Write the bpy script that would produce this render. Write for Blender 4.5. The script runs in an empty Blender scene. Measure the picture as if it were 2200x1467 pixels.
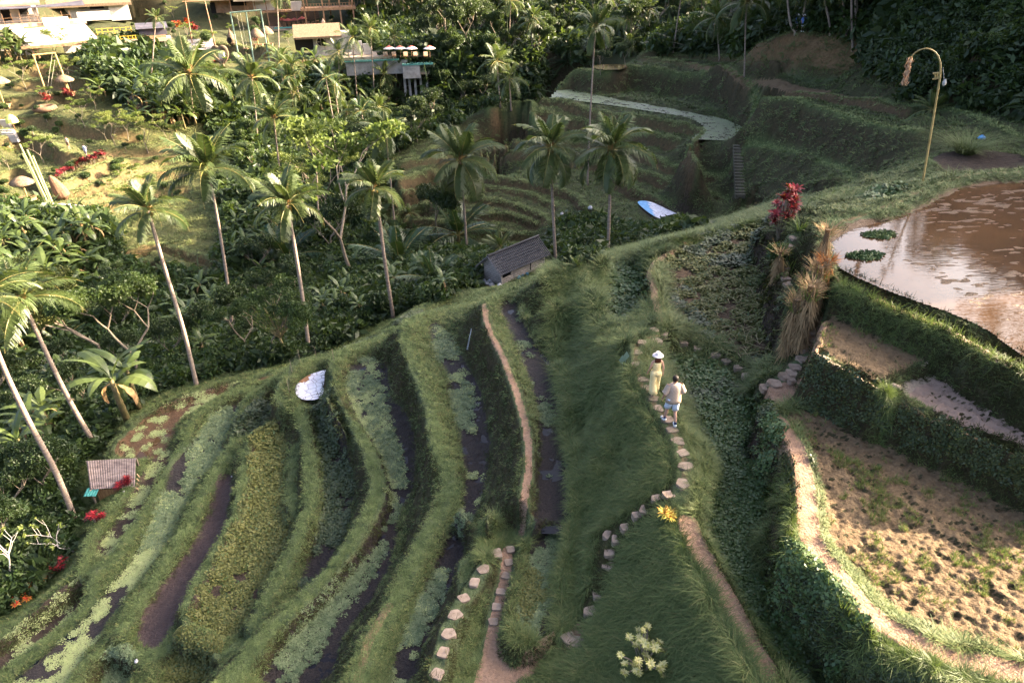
import bpy, math, random
import numpy as np
from mathutils import Vector, Matrix
rng = np.random.default_rng(7); random.seed(7)
R = math.radians
scn = bpy.context.scene
COL = scn.collection
# ------------------------------------------------------------------ camera
F = 1467.0; PITCH = R(30); ROLL = R(1.3); CZ = 12.0
fwd = np.array([0, math.cos(PITCH), -math.sin(PITCH)]); up0 = np.array([0, math.sin(PITCH), math.cos(PITCH)]); rt0 = np.array([1., 0, 0])
c_r = math.cos(ROLL)*rt0 - math.sin(ROLL)*up0
c_u = math.sin(ROLL)*rt0 + math.cos(ROLL)*up0
CAM = np.array([0, 0, CZ])
def ray(px, py):
    d = fwd*F + c_r*(px-1100) - c_u*(py-733.5)
    return d/F
def P(px, py, z):                      # point of the view ray at height z
    d = ray(px, py); t = (z-CZ)/d[2]
    return CAM + d*t
def proj(p):
    v = np.asarray(p)-CAM; d = v@fwd
    return 1100+F*(v@c_r)/d, 733.5-F*(v@c_u)/d, d
cam = bpy.data.cameras.new('camera'); co = bpy.data.objects.new('camera', cam); COL.objects.link(co)
cam.sensor_width = 36; cam.lens = 36*F/2200; cam.clip_end = 3000; cam.clip_start = .1
M = Matrix(((c_r[0], c_u[0], -fwd[0], 0), (c_r[1], c_u[1], -fwd[1], 0), (c_r[2], c_u[2], -fwd[2], CZ), (0, 0, 0, 1)))
co.matrix_world = M; scn.camera = co
# ------------------------------------------------------------------ helpers
def h2(ix, iy, s):
    n = (ix.astype(np.int64)*374761393 + iy.astype(np.int64)*668265263 + s*974634777) & 0x7fffffff
    n = ((n ^ (n >> 13))*1274126177) & 0x7fffffff
    n = n ^ (n >> 16)
    return (n & 0xffff)/65535.0
def vnoise(x, y, s=0):
    x = np.asarray(x, float); y = np.asarray(y, float)
    ix = np.floor(x); iy = np.floor(y); fx = x-ix; fy = y-iy; fx = fx*fx*(3-2*fx); fy = fy*fy*(3-2*fy)
    ix = ix.astype(np.int64); iy = iy.astype(np.int64)
    return (h2(ix, iy, s)*(1-fx)+h2(ix+1, iy, s)*fx)*(1-fy)+(h2(ix, iy+1, s)*(1-fx)+h2(ix+1, iy+1, s)*fx)*fy
def fbm(x, y, s=0, o=4):
    a = 0; w = .5; t = 0
    for i in range(o):
        a = a+w*vnoise(x*2**i, y*2**i, s+i*17); t += w; w *= .5
    return a/t
def smooth(pts, n=6, closed=False):    # Catmull-Rom
    p = np.array(pts, float); m = len(p); out = []
    if m < 3: return p
    for i in range(m if closed else m-1):
        if closed: a, b, c, d = p[i-1], p[i], p[(i+1) % m], p[(i+2) % m]
        else: a, b, c, d = p[max(i-1, 0)], p[i], p[i+1], p[min(i+2, m-1)]
        for k in range(n):
            t = k/n
            out.append(.5*((2*b)+(c-a)*t+(2*a-5*b+4*c-d)*t*t+(3*b-a-3*c+d)*t**3))
    if not closed: out.append(p[-1])
    return np.array(out)
# ------------------------------------------------------------------ terrain grid (log-polar about the camera)
DT = .0032
A0, A1, L0, L1 = R(-60), R(74), math.log(4.5), math.log(520)
NA = int((A1-A0)/DT)//16*16; NL = int((L1-L0)/DT)//16*16
az = A0+DT*np.arange(NA); ll = L0+DT*np.arange(NL)
rr = np.exp(ll)
GX = rr[:, None]*np.sin(az)[None]; GY = rr[:, None]*np.cos(az)[None]
Z = np.zeros((NL, NA)); FIX = np.zeros((NL, NA), bool)
ZONE = {}
def zmask(n):
    if n not in ZONE: ZONE[n] = np.zeros((NL, NA), np.float32)
    return ZONE[n]
def win(xy, pad):
    r = np.hypot(xy[:, 0], xy[:, 1]); a = np.arctan2(xy[:, 0], xy[:, 1])
    i0 = int((math.log(max(r.min()-pad, 4.6))-L0)/DT)-1; i1 = int((math.log(r.max()+pad)-L0)/DT)+2
    pa = pad/max(r.min(), 4.6)
    j0 = int((a.min()-pa-A0)/DT)-1; j1 = int((a.max()+pa-A0)/DT)+2
    return slice(max(i0, 0), min(max(i1, 0), NL)), slice(max(j0, 0), min(max(j1, 0), NA))
def inpoly(xy, X, Y):
    c = np.zeros(X.shape, bool); n = len(xy); j = n-1
    for i in range(n):
        xi, yi = xy[i]; xj, yj = xy[j]
        if yi != yj: c ^= ((yi > Y) != (yj > Y)) & (X < (xj-xi)*(Y-yi)/(yj-yi)+xi)
        j = i
    return c
FLATS = {}; STEPS = []
def flat(name, z, zones, pts, fix=True, sm=True):
    q = smooth(pts, 5, True) if sm else np.array(pts, float)
    w = np.array([P(a, b, z)[:2] for a, b in q])
    s = win(w, .3); m = inpoly(w, GX[s], GY[s])
    if fix: Z[s][m] = z; FIX[s][m] = True
    for k in zones.split(): zmask(k)[s][m] = 1
    FLATS[name] = (z, w, s, m)
def segs(w3, width, zone=None, fix=True):
    w3 = np.array(w3, float)
    s = win(w3[:, :2], width+.5); X = GX[s]; Y = GY[s]
    best = np.full(X.shape, 1e9); zz = np.zeros(X.shape)
    for a, b in zip(w3[:-1], w3[1:]):
        d = b[:2]-a[:2]; L = d@d+1e-9
        t = np.clip(((X-a[0])*d[0]+(Y-a[1])*d[1])/L, 0, 1)
        q = np.hypot(X-a[0]-t*d[0], Y-a[1]-t*d[1]); k = q < best
        best[k] = q[k]; zz[k] = (a[2]+t*(b[2]-a[2]))[k]
    # keep lines at least one cell wide far away
    wd = np.maximum(width/2, np.hypot(X, Y)*DT*.8)
    m = best < wd
    if fix: Z[s][m] = zz[m]; FIX[s][m] = True
    if zone:
        for k in zone.split(): zmask(k)[s][m] = 1
def line(pts, z, width=.4, zone=None, fix=True):
    pts = np.array(pts, float)
    if np.isscalar(z): z = [z]*2
    zz = np.interp(np.linspace(0, 1, len(pts)), np.linspace(0, 1, len(z)), z)
    q = smooth(np.c_[pts, zz], 5)
    w3 = [P(a, b, c) for a, b, c in q]
    segs(w3, width, zone, fix)
    if fix and .4 <= width <= .75 and not zone: segs(w3, width*.9, 'crest', False)
def step(pts, z, h, side=1, w=.5, batter=.35, zone='grasstop', bz='bank'):   # a terrace edge: crest at z, toe h below on the near side
    pts = np.array(pts, float)
    if np.isscalar(z): z = [z]*2
    zz = np.interp(np.linspace(0, 1, len(pts)), np.linspace(0, 1, len(z)), z)
    q = smooth(np.c_[pts, zz], 5)
    w3 = np.array([P(a, b, c) for a, b, c in q])
    t = np.gradient(w3[:, :2], axis=0); n = np.c_[t[:, 1], -t[:, 0]]; n /= np.linalg.norm(n, axis=1)[:, None]+1e-9
    flip = np.sign((n*w3[:, :2]).sum(1)); n *= -flip[:, None]*side
    toe = w3.copy(); toe[:, :2] += n*(w/2+batter*h+.15); toe[:, 2] -= h
    segs(toe, .3); STEPS.append(w3)
    mid = (w3+toe)/2; mid[:, :2] += n*w*.2; segs(mid, batter*h+.35, bz, False)
    segs(w3, w, zone)
def world(pts, width=3): segs(pts, width)
# ================= far and hidden ground first (world coordinates / low detail)
def pw(*a): return [P(x, y, z) for x, y, z in a]
world([(-300, 60, 60), (-200, 260, 60), (-60, 420, 48), (120, 440, 55), (300, 330, 60), (340, 150, 60)], 30)
world([(-300, 120, 45), (-140, 300, 32), (0, 330, 22), (160, 300, 35)], 14)
world([(-330, 20, 50), (-430, 100, 60)], 14)
world([(-120, 150, 14), (-70, 180, 6), (-20, 200, 0), (40, 220, 2), (100, 200, 14)], 8)
world([(-60, 25, -14), (-45, 40, -17), (-30, 55, -17), (-15, 70, -16), (0, 90, -16), (8, 120, -14), (10, 150, -10)], 4)   # stream bed
world([(-70, -20, -12), (-60, 5, -13), (-60, 25, -14)], 4)
# ridge on the right which shades the valley
RIDGE = [(62, 33, 27), (60, 45, 27), (57, 60, 27.5), (58, 80, 27.5), (61, 100, 26), (66, 120, 17), (75, 150, 8), (100, 200, 8)]
world(RIDGE, 6)
world([(100, 62, 30), (105, 80, 33), (120, 120, 28)], 8)
world([(24, 10, 2.6), (34, 14, 3.2), (45, 18, 4), (60, 25, 4), (90, 30, 6)], 5)
world([(30, 2, 2), (60, 5, 6), (100, 10, 12)], 4)
# left hillside skeleton
world(pw((-40, 40, 1), (120, 55, -1), (300, 50, -1), (430, 70, -2), (560, 60, -3), (700, 60, -3)), 3)
world(pw((-200, 190, -4), (0, 190, -6), (130, 230, -7.5), (300, 250, -9), (420, 260, -10), (560, 250, -11), (700, 240, -12)), 2)
world(pw((-300, 480, -10), (0, 480, -12.5), (150, 480, -13), (300, 520, -14.5), (420, 560, -15.5)), 2)
world(pw((620, 130, -6), (740, 140, -6), (860, 140, -7), (960, 130, -8)), 4)
world(pw((640, 300, -14), (760, 330, -15), (860, 290, -16), (960, 230, -16), (1100, 190, -14), (1200, 135, -10), (1300, 110, -6), (1500, 85, -2)), 3)
world([(-20, 130, -4), (10, 135, -5), (30, 130, -3), (55, 140, 6)], 6)
# ================= near terraces, descending to the left
flat('channel', -2.7, 'pool', [(1075,655),(1088,700),(1115,760),(1140,830),(1158,900),(1152,1000),(1150,1060),(1150,1130),(1180,1140),(1215,1135),(1226,1080),(1222,1010),(1207,930),(1200,850),(1185,790),(1150,740),(1122,690),(1108,650)])
flat('channel_end', -3.0, 'pool weed duck2', [(1150,1150),(1205,1145),(1212,1190),(1195,1250),(1195,1320),(1150,1365),(1105,1340),(1115,1280),(1132,1220)])
flat('bank_field', -4.2, 'pool weed duck', [(930,690),(965,715),(980,745),(1000,780),(1028,830),(1043,890),(1052,950),(1048,1010),(1038,1060),(1020,1110),(1000,1160),(990,1205),(960,1280),(925,1350),(905,1410),(890,1467),(835,1467),(850,1400),(880,1330),(910,1260),(945,1190),(982,1100),(1000,1030),(985,930),(965,850),(955,790),(925,740)])
flat('middle_field', -5.7, 'pool weed duck', [(765,775),(745,810),(748,860),(775,910),(805,965),(825,1020),(832,1070),(815,1130),(780,1190),(740,1240),(680,1300),(620,1370),(560,1467),(700,1467),(740,1370),(790,1300),(830,1235),(850,1170),(862,1100),(885,1050),(892,980),(885,920),(865,880),(838,850),(830,790),(800,765)])
flat('dark_field', -6.7, 'pool weed', [(672,870),(698,880),(720,930),(745,970),(757,1040),(750,1110),(720,1190),(690,1240),(655,1290),(642,1275),(650,1230),(670,1180),(690,1120),(697,1060),(690,1000),(680,940)])
flat('tarp_pond', -6.4, 'mud', [(650,815),(680,800),(704,797),(703,820),(692,850),(665,862),(640,855),(634,835)])
flat('weedy_field', -7.3, 'weed mud', [(560,930),(608,928),(613,1000),(612,1090),(625,1140),(605,1200),(570,1260),(530,1330),(505,1370),(465,1365),(412,1330),(432,1280),(472,1210),(510,1140),(532,1080),(542,1000),(548,950)])
flat('purple_mud', -7.8, 'purple', [(478,1020),(498,1022),(500,1050),(490,1110),(470,1170),(430,1230),(400,1290),(370,1350),(340,1395),(315,1393),(295,1370),(310,1320),(350,1260),(400,1190),(430,1140),(455,1080),(465,1040)])
flat('corner_mud', -7.8, 'mud', [(385,1385),(440,1400),(485,1415),(440,1480),(350,1480)])
flat('small_hole', -8.3, 'mud weed', [(245,1410),(290,1415),(300,1440),(260,1480),(215,1480)])
flat('scum_field', -8.2, 'pool duck2 scum', [(505,865),(530,862),(522,885),(488,935),(478,985),(432,1030),(395,1090),(370,1150),(330,1210),(270,1290),(215,1370),(165,1430),(140,1480),(20,1480),(90,1410),(170,1340),(225,1275),(285,1200),(322,1130),(348,1060),(372,1000),(412,950),(450,895)])
flat('curl_field', -7.9, 'weed mud', [(570,870),(600,850),(600,880),(575,920),(545,935),(515,945),(510,930),(530,900)])
flat('brown_pool', -8.8, 'pool brown', [(250,980),(262,950),(285,925),(330,890),(400,853),(480,826),(540,818),(500,838),(430,878),(385,905),(370,945),(340,985),(300,990)])
flat('strip_field', -8.8, 'weed mud scum', [(325,1000),(372,965),(350,1030),(305,1100),(268,1160),(240,1195),(207,1198),(215,1170),(258,1110),(290,1060)])
flat('outer_field', -9.1, 'weed mud scum', [(135,1290),(170,1262),(180,1300),(125,1360),(60,1405),(0,1445),(-60,1480),(-60,1430),(0,1395),(80,1335)])
flat('upper_shelf', -7.4, 'weed mud', [(845,710),(900,685),(960,665),(985,668),(940,690),(880,715),(820,735),(740,760),(740,750)])
flat('mid_shelf', -8.3, 'mud brown', [(560,812),(640,795),(700,780),(690,788),(610,805),(560,822)])
C_ = -2.35
line([(1180,572),(1120,617),(1060,645),(1042,660),(1048,700),(1078,760),(1108,840),(1130,920),(1137,1000),(1128,1060),(1122,1095)], [-4.2,-2.6,C_,C_,C_,C_,C_,C_,C_], .45)
line([(1040,655),(1050,705),(1080,765),(1110,845),(1131,925),(1137,1000),(1128,1060),(1122,1095)], C_, .24, 'dirt', False)
line([(1060,1105),(1105,1112),(1145,1118)], -2.5, .5)
flat('lower_lawn', -3.3, '', [(1060,1135),(1120,1130),(1125,1170),(1060,1170)])
line([(1095,1180),(1090,1230),(1075,1290),(1060,1350),(1045,1400),(1030,1480)], [-3.2,-3.3], .55)
line([(1090,1180),(1085,1240),(1072,1300),(1060,1350),(1050,1400),(1045,1480)], [-3.2,-3.3], .3, 'dirt', False)
flat('fork', -3.3, 'dirt', [(1042,1395),(1070,1370),(1085,1420),(1110,1435),(1150,1395),(1185,1365),(1192,1380),(1170,1430),(1110,1470),(1100,1490),(1020,1490)])
line([(1135,1150),(1112,1220),(1098,1290),(1095,1350),(1120,1390),(1165,1378),(1215,1345),(1240,1320)], -2.9, .3)
flat('step_pad', -2.9, 'dirt', [(1215,1350),(1245,1345),(1255,1375),(1235,1395),(1215,1385)])
# steep bank left of the channel, then the field bund with its own bank
line([(985,735),(1003,770),(1032,828),(1048,890),(1057,950),(1053,1010),(1043,1060),(1026,1110),(1006,1160),(1000,1210)], -4.15, .12)
line([(1000,1215),(1000,1290),(985,1380),(960,1480)], -3.3, .5)
line([(985,1100),(1030,1150),(1040,1190)], [-3.6,-3.0], .3)
line([(1040,1225),(1020,1252),(996,1286),(978,1322),(963,1362),(953,1403),(940,1450)], -3.0, .5)
line([(1040,625),(1000,650),(930,672),(880,695),(866,715),(882,770),(905,830),(925,890),(935,950),(955,1000),(965,1060),(920,1140),(885,1220),(845,1300),(800,1380),(770,1480)], [-6,-5.4,-4.8,-4.1,-3.9,-3.9,-3.9,-3.9,-3.9,-3.95,-4,-4.1,-4.1,-4.1,-4.1,-4.1], .6)
line([(835,1300),(805,1350),(785,1400),(765,1480)], -4.1, .25, 'dirt2', False)
line([(838,785),(846,845),(872,872),(893,915),(900,980),(893,1050),(872,1100),(866,1170),(840,1240)], [-5.6,-5.6], .15)
line([(985,625),(900,665),(850,705),(800,735),(755,750),(722,775),(708,810),(712,855),(742,905),(785,955),(806,1010),(812,1070),(790,1120),(750,1180),(700,1240),(640,1300),(570,1370),(510,1440),(480,1480)], [-7.6,-7,-6.4,-5.7,-5.4,-5.3,-5.3,-5.3,-5.3,-5.3,-5.3,-5.3,-5.3,-5.3,-5.4,-5.4], .7)
line([(712,875),(732,925),(757,975),(768,1040),(760,1110),(728,1190),(690,1250),(650,1300)], -6.6, .12)
line([(626,815),(622,840),(632,870),(660,878),(695,868),(708,830)], -6.15, .35)
line([(645,875),(655,930),(668,1000),(668,1070),(648,1130),(622,1195),(590,1260),(550,1330),(510,1385),(470,1400)], [-6.3,-6.3,-6.3,-6.35,-6.5,-6.6,-6.7,-6.8], .55)
line([(640,960),(628,1000),(622,1060),(632,1110)], -6.9, .5)
line([(600,905),(555,935),(535,955),(528,1000),(522,1050),(500,1120),(465,1185),(425,1250),(405,1300),(388,1355),(430,1375),(480,1392),(520,1380)], -7.0, .5)
line([(700,770),(640,785),(605,815),(600,850),(608,890),(600,905)], [-7.2,-6.6,-6.3,-6.2,-6.5,-6.9], .55)
line([(560,850),(545,880),(520,905),(500,935),(498,960),(520,965),(545,940)], -7.5, .35)
line([(600,815),(560,845),(530,850),(520,870),(505,930),(490,980),(445,1040),(415,1110),(370,1190),(310,1280),(270,1340),(250,1385),(300,1410),(350,1400),(385,1365)], [-7.3,-7.5,-7.6,-7.6,-7.6,-7.6,-7.6,-7.6,-7.6], .5)
line([(250,1390),(200,1420),(150,1490)], -7.8, .4)
line([(330,1415),(320,1480)], -7.6, .3)
line([(555,830),(480,855),(420,895),(400,935),(388,965),(352,1020),(318,1090),(275,1160),(250,1200),(200,1235),(200,1290),(130,1355),(60,1410),(0,1455),(-60,1490)], [-7.9,-8,-8.1,-8.2,-8.2,-8.2,-8.2,-8.3,-8.4,-8.5,-8.5], .45)
line([(300,995),(325,985),(345,985)], -8.6, .3)
line([(850,690),(740,762),(650,788),(560,808),(440,838),(330,878),(265,930),(245,985),(300,1010),(265,1060),(215,1120),(190,1180),(180,1235),(140,1270),(80,1320),(0,1378),(-80,1420)], [-7.6,-8,-8.4,-8.5,-8.6,-8.6,-8.6,-8.6,-8.6,-8.6,-8.6,-8.7,-8.8,-8.9], .45)
line([(860,715),(800,738),(720,757),(650,775),(600,800)], [-6.6,-7,-7.3,-7.6,-7.8], .4)
# ground beyond the outer bund (jungle floor)
line([(900,640),(840,685),(740,750),(650,775),(560,795),(430,822),(310,860),(240,920),(215,975),(190,1020),(185,1080),(165,1130),(140,1220),(60,1290),(-60,1370)], [-8.8,-9,-9.2,-9.4,-9.6,-9.8,-10,-10,-10,-9.9,-9.9,-10,-10,-10,-10], .6)
# hut terrace
flat('hut_ground', -8.8, '', [(1020,618),(1060,628),(1120,606),(1185,580),(1230,560),(1190,540),(1100,560),(1030,590)])
# man's path ridge etc.
K_ = [(1600,480),(1530,505),(1440,530),(1360,550),(1290,562),(1240,578)]
line(K_, [0,-.2,-.5,-.8,-1.0,-1.2], .7)
line([(1240,578),(1200,600),(1195,625)], [-1.2,-1.5,-1.6], 1.6)
line([(1590,470),(1500,490),(1440,512),(1350,533),(1290,543),(1235,558),(1190,583),(1150,607),(1110,630)], [-6,-8,-9,-9,-9,-9,-8.8,-5,-3.2], .4)
line([(1118,660),(1150,672),(1235,672)], -2.4, .5)
line([(1250,600),(1280,640),(1290,690),(1310,730),(1345,750),(1358,790),(1370,830)], [-1.2,-1.0,-1.0,-.9,-.4,-.1,0], .5)
line([(1240,690),(1215,730),(1205,770)], [-1.7,-2.3,-2.5], .6)
flat('dark_plot', -1.7, 'weed mud', [(1297,600),(1330,575),(1365,570),(1383,600),(1390,660),(1376,700),(1350,712),(1320,712),(1297,690)])
line([(1500,505),(1440,540),(1403,568),(1402,610),(1410,660),(1420,700),(1405,720)], [-.3,-.3,-.3,-.2,-.1,0,0], .5)
line([(1480,515),(1440,540),(1400,566),(1402,610),(1410,660),(1422,705)], -.25, .28, 'dirt', False)
flat('big_field', -.6, 'weed bare litter', [(1435,560),(1480,525),(1560,493),(1632,482),(1650,520),(1640,580),(1635,640),(1675,700),(1665,760),(1640,788),(1605,775),(1545,733),(1480,712),(1445,690),(1428,640),(1428,590)])
line([(1350,750),(1368,759),(1400,730),(1425,718),(1468,736),(1500,748),(1538,763),(1562,775),(1590,792),(1625,820)], [0,0,0,0,0,0,0,.1,.2,.4], .6)
line([(1368,765),(1368,783),(1381,817),(1390,835),(1401,856),(1416,879),(1434,903),(1444,923),(1457,948),(1467,975),(1472,1003),(1466,1040),(1470,1090),(1490,1150)], [0,0,0,0,0,0,0,0,0,0,0,-.05,-.1,-.1], .5)
for q in ([(1368,740),(1368,790),(1390,850),(1434,903),(1457,948),(1472,1003),(1466,1045)], [(1370,735),(1425,720),(1500,748),(1562,775),(1590,792)]): line(q, 0, .16, 'dirt2', False)
line([(1500,950),(1522,1000),(1525,1050),(1500,1090)], -.15, .3)
line([(1478,1120),(1500,1180),(1560,1290),(1602,1370),(1660,1480)], [-.15,-.2,-.3], .6)
line([(1476,1118),(1505,1190),(1560,1285),(1602,1365),(1660,1480)], [-.15,-.2,-.3], .5, 'dirt', False)
# slope below the stone path down to the channel
line([(1225,770),(1222,830),(1235,900),(1245,1000),(1248,1080),(1235,1150),(1225,1250),(1230,1300)], [-2.3,-2.3,-2.3,-2.3,-2.4,-2.6,-2.8,-2.9], .5)
line([(1440,1060),(1413,1072),(1386,1097),(1347,1134),(1325,1155),(1309,1188),(1306,1216),(1295,1250),(1285,1278),(1268,1314),(1240,1360)], [-.1,-.35,-.7,-1.2,-1.5,-1.8,-2.0,-2.2,-2.4,-2.6,-2.9], .35)
line([(1190,1500),(1300,1480),(1420,1490)], [-3.1,-2.6,-1.8], .6)
flat('deep_plot', -1.0, 'weed', [(1425,765),(1500,777),(1560,805),(1598,845),(1620,900),(1638,980),(1652,1050),(1640,1120),(1620,1190),(1640,1260),(1695,1330),(1750,1400),(1800,1490),(1690,1490),(1630,1390),(1575,1300),(1525,1200),(1505,1130),(1520,1075),(1540,1030),(1525,970),(1492,910),(1465,840),(1430,790)])
line([(1645,870),(1665,905),(1700,960),(1722,1030),(1728,1090),(1712,1150),(1715,1195),(1765,1230),(1815,1295),(1870,1350),(1960,1392),(2060,1425),(2200,1455),(2320,1470)], [.7,.9,1,1,1,1,1,1,1], .45)
line([(1668,890),(1697,930),(1722,990),(1738,1080),(1740,1140),(1765,1190),(1815,1245),(1875,1312),(1960,1370),(2060,1408),(2200,1440),(2320,1455)], [.8,1,1,1,1,1,1], .5)
line([(1662,893),(1690,930),(1718,990),(1734,1080),(1738,1140),(1765,1195),(1813,1250),(1872,1316),(1960,1374),(2060,1412),(2200,1444),(2320,1458)], [.8,1,1,1,1,1,1], .46, 'dirt', False)
flat('landing', .5, 'dirt', [(1645,832),(1700,827),(1722,848),(1690,868),(1655,862)])
flat('right_field', .78, 'bare stubble', [(1700,880),(1770,885),(1850,905),(1890,935),(2000,985),(2100,1018),(2200,1050),(2330,1090),(2330,1435),(2200,1418),(2080,1385),(1990,1350),(1905,1295),(1850,1235),(1795,1185),(1772,1145),(1768,1080),(1750,1000),(1725,940),(1695,905)])
line([(1738,850),(1760,870),(1830,900),(1885,928)], .8, .15)
flat('second_field', 2.2, 'bare stubble2', [(1785,640),(1850,655),(1930,685),(1985,730),(2005,762),(1905,805),(1890,822),(1765,752),(1758,735),(1775,700),(1775,665)])
line([(1755,757),(1830,800),(1898,838)], 2.25, .25, 'rimwall')
line([(1905,838),(1960,805),(2025,772)], 2.25, .3, 'rimwall')
line([(1765,640),(1768,700),(1752,752)], 2.3, .2, 'dirt')
flat('third_field', 1.9, 'bare pink', [(1920,835),(1990,805),(2040,785),(2110,805),(2200,855),(2330,930),(2330,1030),(2200,965),(2100,922),(2000,880)])
line([(1905,850),(1990,892),(2100,938),(2200,983),(2330,1050)], 1.98, .25)
flat('big_pond', 2.9, 'pondbed', [(1783,530),(1792,503),(1830,483),(1900,470),(1960,450),(2020,420),(2080,398),(2200,388),(2400,378),(2500,800),(2320,830),(2200,762),(2120,705),(2050,672),(1960,640),(1880,610),(1820,582),(1790,556)])
line([(1770,520),(1772,560),(1795,600),(1850,630),(1940,668),(2060,722),(2130,765),(2200,800),(2330,870)], 3.05, .5)
line([(1775,500),(1800,478),(1860,462),(1940,432),(2000,404),(2080,380),(2200,371),(2420,360)], 3.05, .7)
line([(1800,478),(1860,460),(1940,430),(2000,402),(2080,378),(2200,369),(2420,358)], 3.05, .22, 'dirt2', False)
line([(1780,620),(1860,658),(1940,700),(2010,748),(2100,800),(2200,850),(2330,930)], [2.2,2.2,2.2,2.1,1.95,1.9,1.9], .2)
line([(1788,612),(1860,645),(1910,668)], 2.3, .16, 'rimwall')
line([(1700,505),(1685,530),(1680,560),(1684,600),(1700,640),(1735,690),(1745,730),(1722,775),(1700,800),(1660,825)], [2.4,2.1,1.8,1.6,1.5,1.3,1.1,.8,.7,.5], .5)
line([(1640,500),(1690,480),(1740,470)], [.6,2,2.9], .8)
line([(1660,470),(1740,450),(1790,455)], [.5,2.6,3.1], .8)
flat('side_plot', 2.4, 'weed', [(1850,430),(1880,420),(1930,418),(1935,430),(1890,440),(1855,440)])
line([(1790,430),(1840,410),(1930,405),(1985,395)], [2.3,2.5,2.7,2.8], .6)
# ================= right-hand middle distance
line([(1600,478),(1650,450),(1720,430),(1800,405)], [-6,-4,-2,0], .6)
line([(1640,440),(1680,410),(1720,400),(1790,380)], [-8,-6.5,-5,-3], .8)
flat('far_plot', 1.3, 'weed mud', [(2010,335),(2080,320),(2170,330),(2200,350),(2180,372),(2080,376),(2020,368)])
line([(2000,345),(1990,380),(2050,385),(2200,372)], 1.6, .5)
step([(1640,206),(1700,213),(1760,228),(1830,250),(1900,268),(1975,280)], [-1.5,-1.1,-.9,-.5,-.2,.4], 3.0, batter=.6, bz=None)
step([(1600,315),(1680,320),(1760,345),(1820,370),(1835,400)], [-5.9,-4.9,-4,-3.4,-3.1], 3.0, batter=.8, bz=None)
step([(1700,187),(1780,202),(1880,218),(1960,228)], [-1.2,-.9,-.2,.4], .8)
step([(1960,225),(2040,235),(2120,262),(2200,300)], [.4,.7,.9,.8], 1.2, batter=.7, bz=None)
line([(1985,250),(2060,265),(2130,300),(2200,340)], [.4,.5,.5,.5], .8)
line([(1600,165),(1700,182),(1780,198)], [-1.8,-1.4,-1.1], 1.5, 'bare')
line([(1480,140),(1560,150),(1620,172),(1680,190),(1760,200),(1880,215)], [-3.1,-2.0,-1.8,-1.6,-1.1,-.2], 1.2, 'bare')
step([(1625,95),(1700,72),(1790,78),(1850,85)], [.7,2.8,2.95,2.95], 2.6, batter=.9, zone='path', bz='tanbank')
line([(1630,150),(1700,165),(1780,172),(1850,165)], [-1.4,-1.1,-.7,-.4], .6)
line([(1850,100),(1920,120),(2000,140)], [2.4,2.6,2.7], .8)
line([(2000,225),(2060,232),(2200,268),(2300,300)], [.6,.8,.9,1.0], .8)
world(pw((1880,20,5.5),(1980,25,5.9),(2060,10,7),(2200,20,6.9)), 1.5)
world(pw((2100,120,4.3),(2200,110,4.9),(2300,130,4.5)), 1)
# ---- amphitheatre of far terraces
flat('duck_pond', -6.2, 'duckpond', [(1180,210),(1205,188),(1225,194),(1300,208),(1400,226),(1480,240),(1560,258),(1600,275),(1595,300),(1500,300),(1488,294),(1508,282),(1505,268),(1470,252),(1400,240),(1300,225),(1200,212)])
step([(1195,184),(1240,145),(1300,150),(1350,142),(1430,148),(1500,157),(1560,170),(1620,200),(1620,240),(1604,262)], [-5.6,-3.4,-3.4,-3.4,-3.4,-3.3,-3.2,-3,-3.8,-5], 2.9, batter=.45, w=.6, bz=None)
flat('top_pool', -3.4, 'duckpond', [(1272,143),(1300,139),(1345,141),(1335,149),(1300,150),(1280,148)])
step([(1375,118),(1450,117),(1540,121),(1600,128)], [-2.7,-2.6,-2.0,-1.2], .9)
step([(1380,128),(1450,135),(1540,146),(1620,176)], [-3.1,-3.0,-2.4,-2.0], .4)
step([(1140,212),(1200,216),(1300,232),(1400,248),(1475,262),(1512,275),(1490,300),(1480,318),(1500,350)], -6.0, 1.2, batter=.2)
step([(1050,238),(1080,228),(1140,225),(1143,242)], [-6.9,-6.6,-6.3,-6.6], 2.6, w=1.2, batter=.2)
step([(1145,242),(1220,247),(1320,262),(1400,280),(1460,300)], [-7.1,-7.2,-7.3,-7.3,-7.3], 1.6, batter=.2)
step([(1040,292),(1100,296),(1180,300),(1260,305),(1340,320),(1420,345),(1500,370),(1580,385)], -9.0, .9, batter=.2)
step([(920,322),(990,310),(1060,318),(1140,325),(1240,342),(1320,352),(1400,372),(1480,402),(1570,430)], -9.9, 1.1, batter=.2)
step([(862,345),(920,338),(960,335)], -10.2, .8, batter=.2)
step([(855,385),(900,368),(960,362),(1060,378),(1150,392),(1230,410),(1260,440),(1330,470),(1400,500)], -11.0, .9, batter=.2)
step([(860,408),(920,397),(1000,396),(1080,404),(1150,420),(1200,440)], -11.9, .6, batter=.2)
step([(900,420),(960,420),(1040,427),(1100,438),(1160,458),(1180,472)], -12.5, .6, batter=.2)
step([(840,450),(900,436),(960,443),(1030,457),(1100,462),(1160,480)], -13.1, .8, batter=.2)
step([(820,470),(900,470),(980,482),(1060,494),(1140,502)], -13.9, .8, batter=.2)
step([(1310,370),(1360,400),(1420,430),(1470,470),(1500,490),(1580,478),(1600,440)], [-10.3,-10.7,-10.9,-10.9,-10.9,-10.6,-9.6], 1.2, batter=.25)
flat('tarp_plot', -11.0, 'mud', [(1368,440),(1400,432),(1500,470),(1480,480),(1420,480)])
line([(830,345),(900,305),(960,280),(1040,240)], [-10.7,-9.7,-8.9,-7.2], 1.2)
line([(815,350),(880,305),(950,268),(1040,228),(1130,205),(1190,165)], [-15,-15,-14,-13,-12,-9], 1)
line([(800,520),(950,540),(1050,545),(1180,540)], [-15,-15,-14.5,-13], 1.5)
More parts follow.
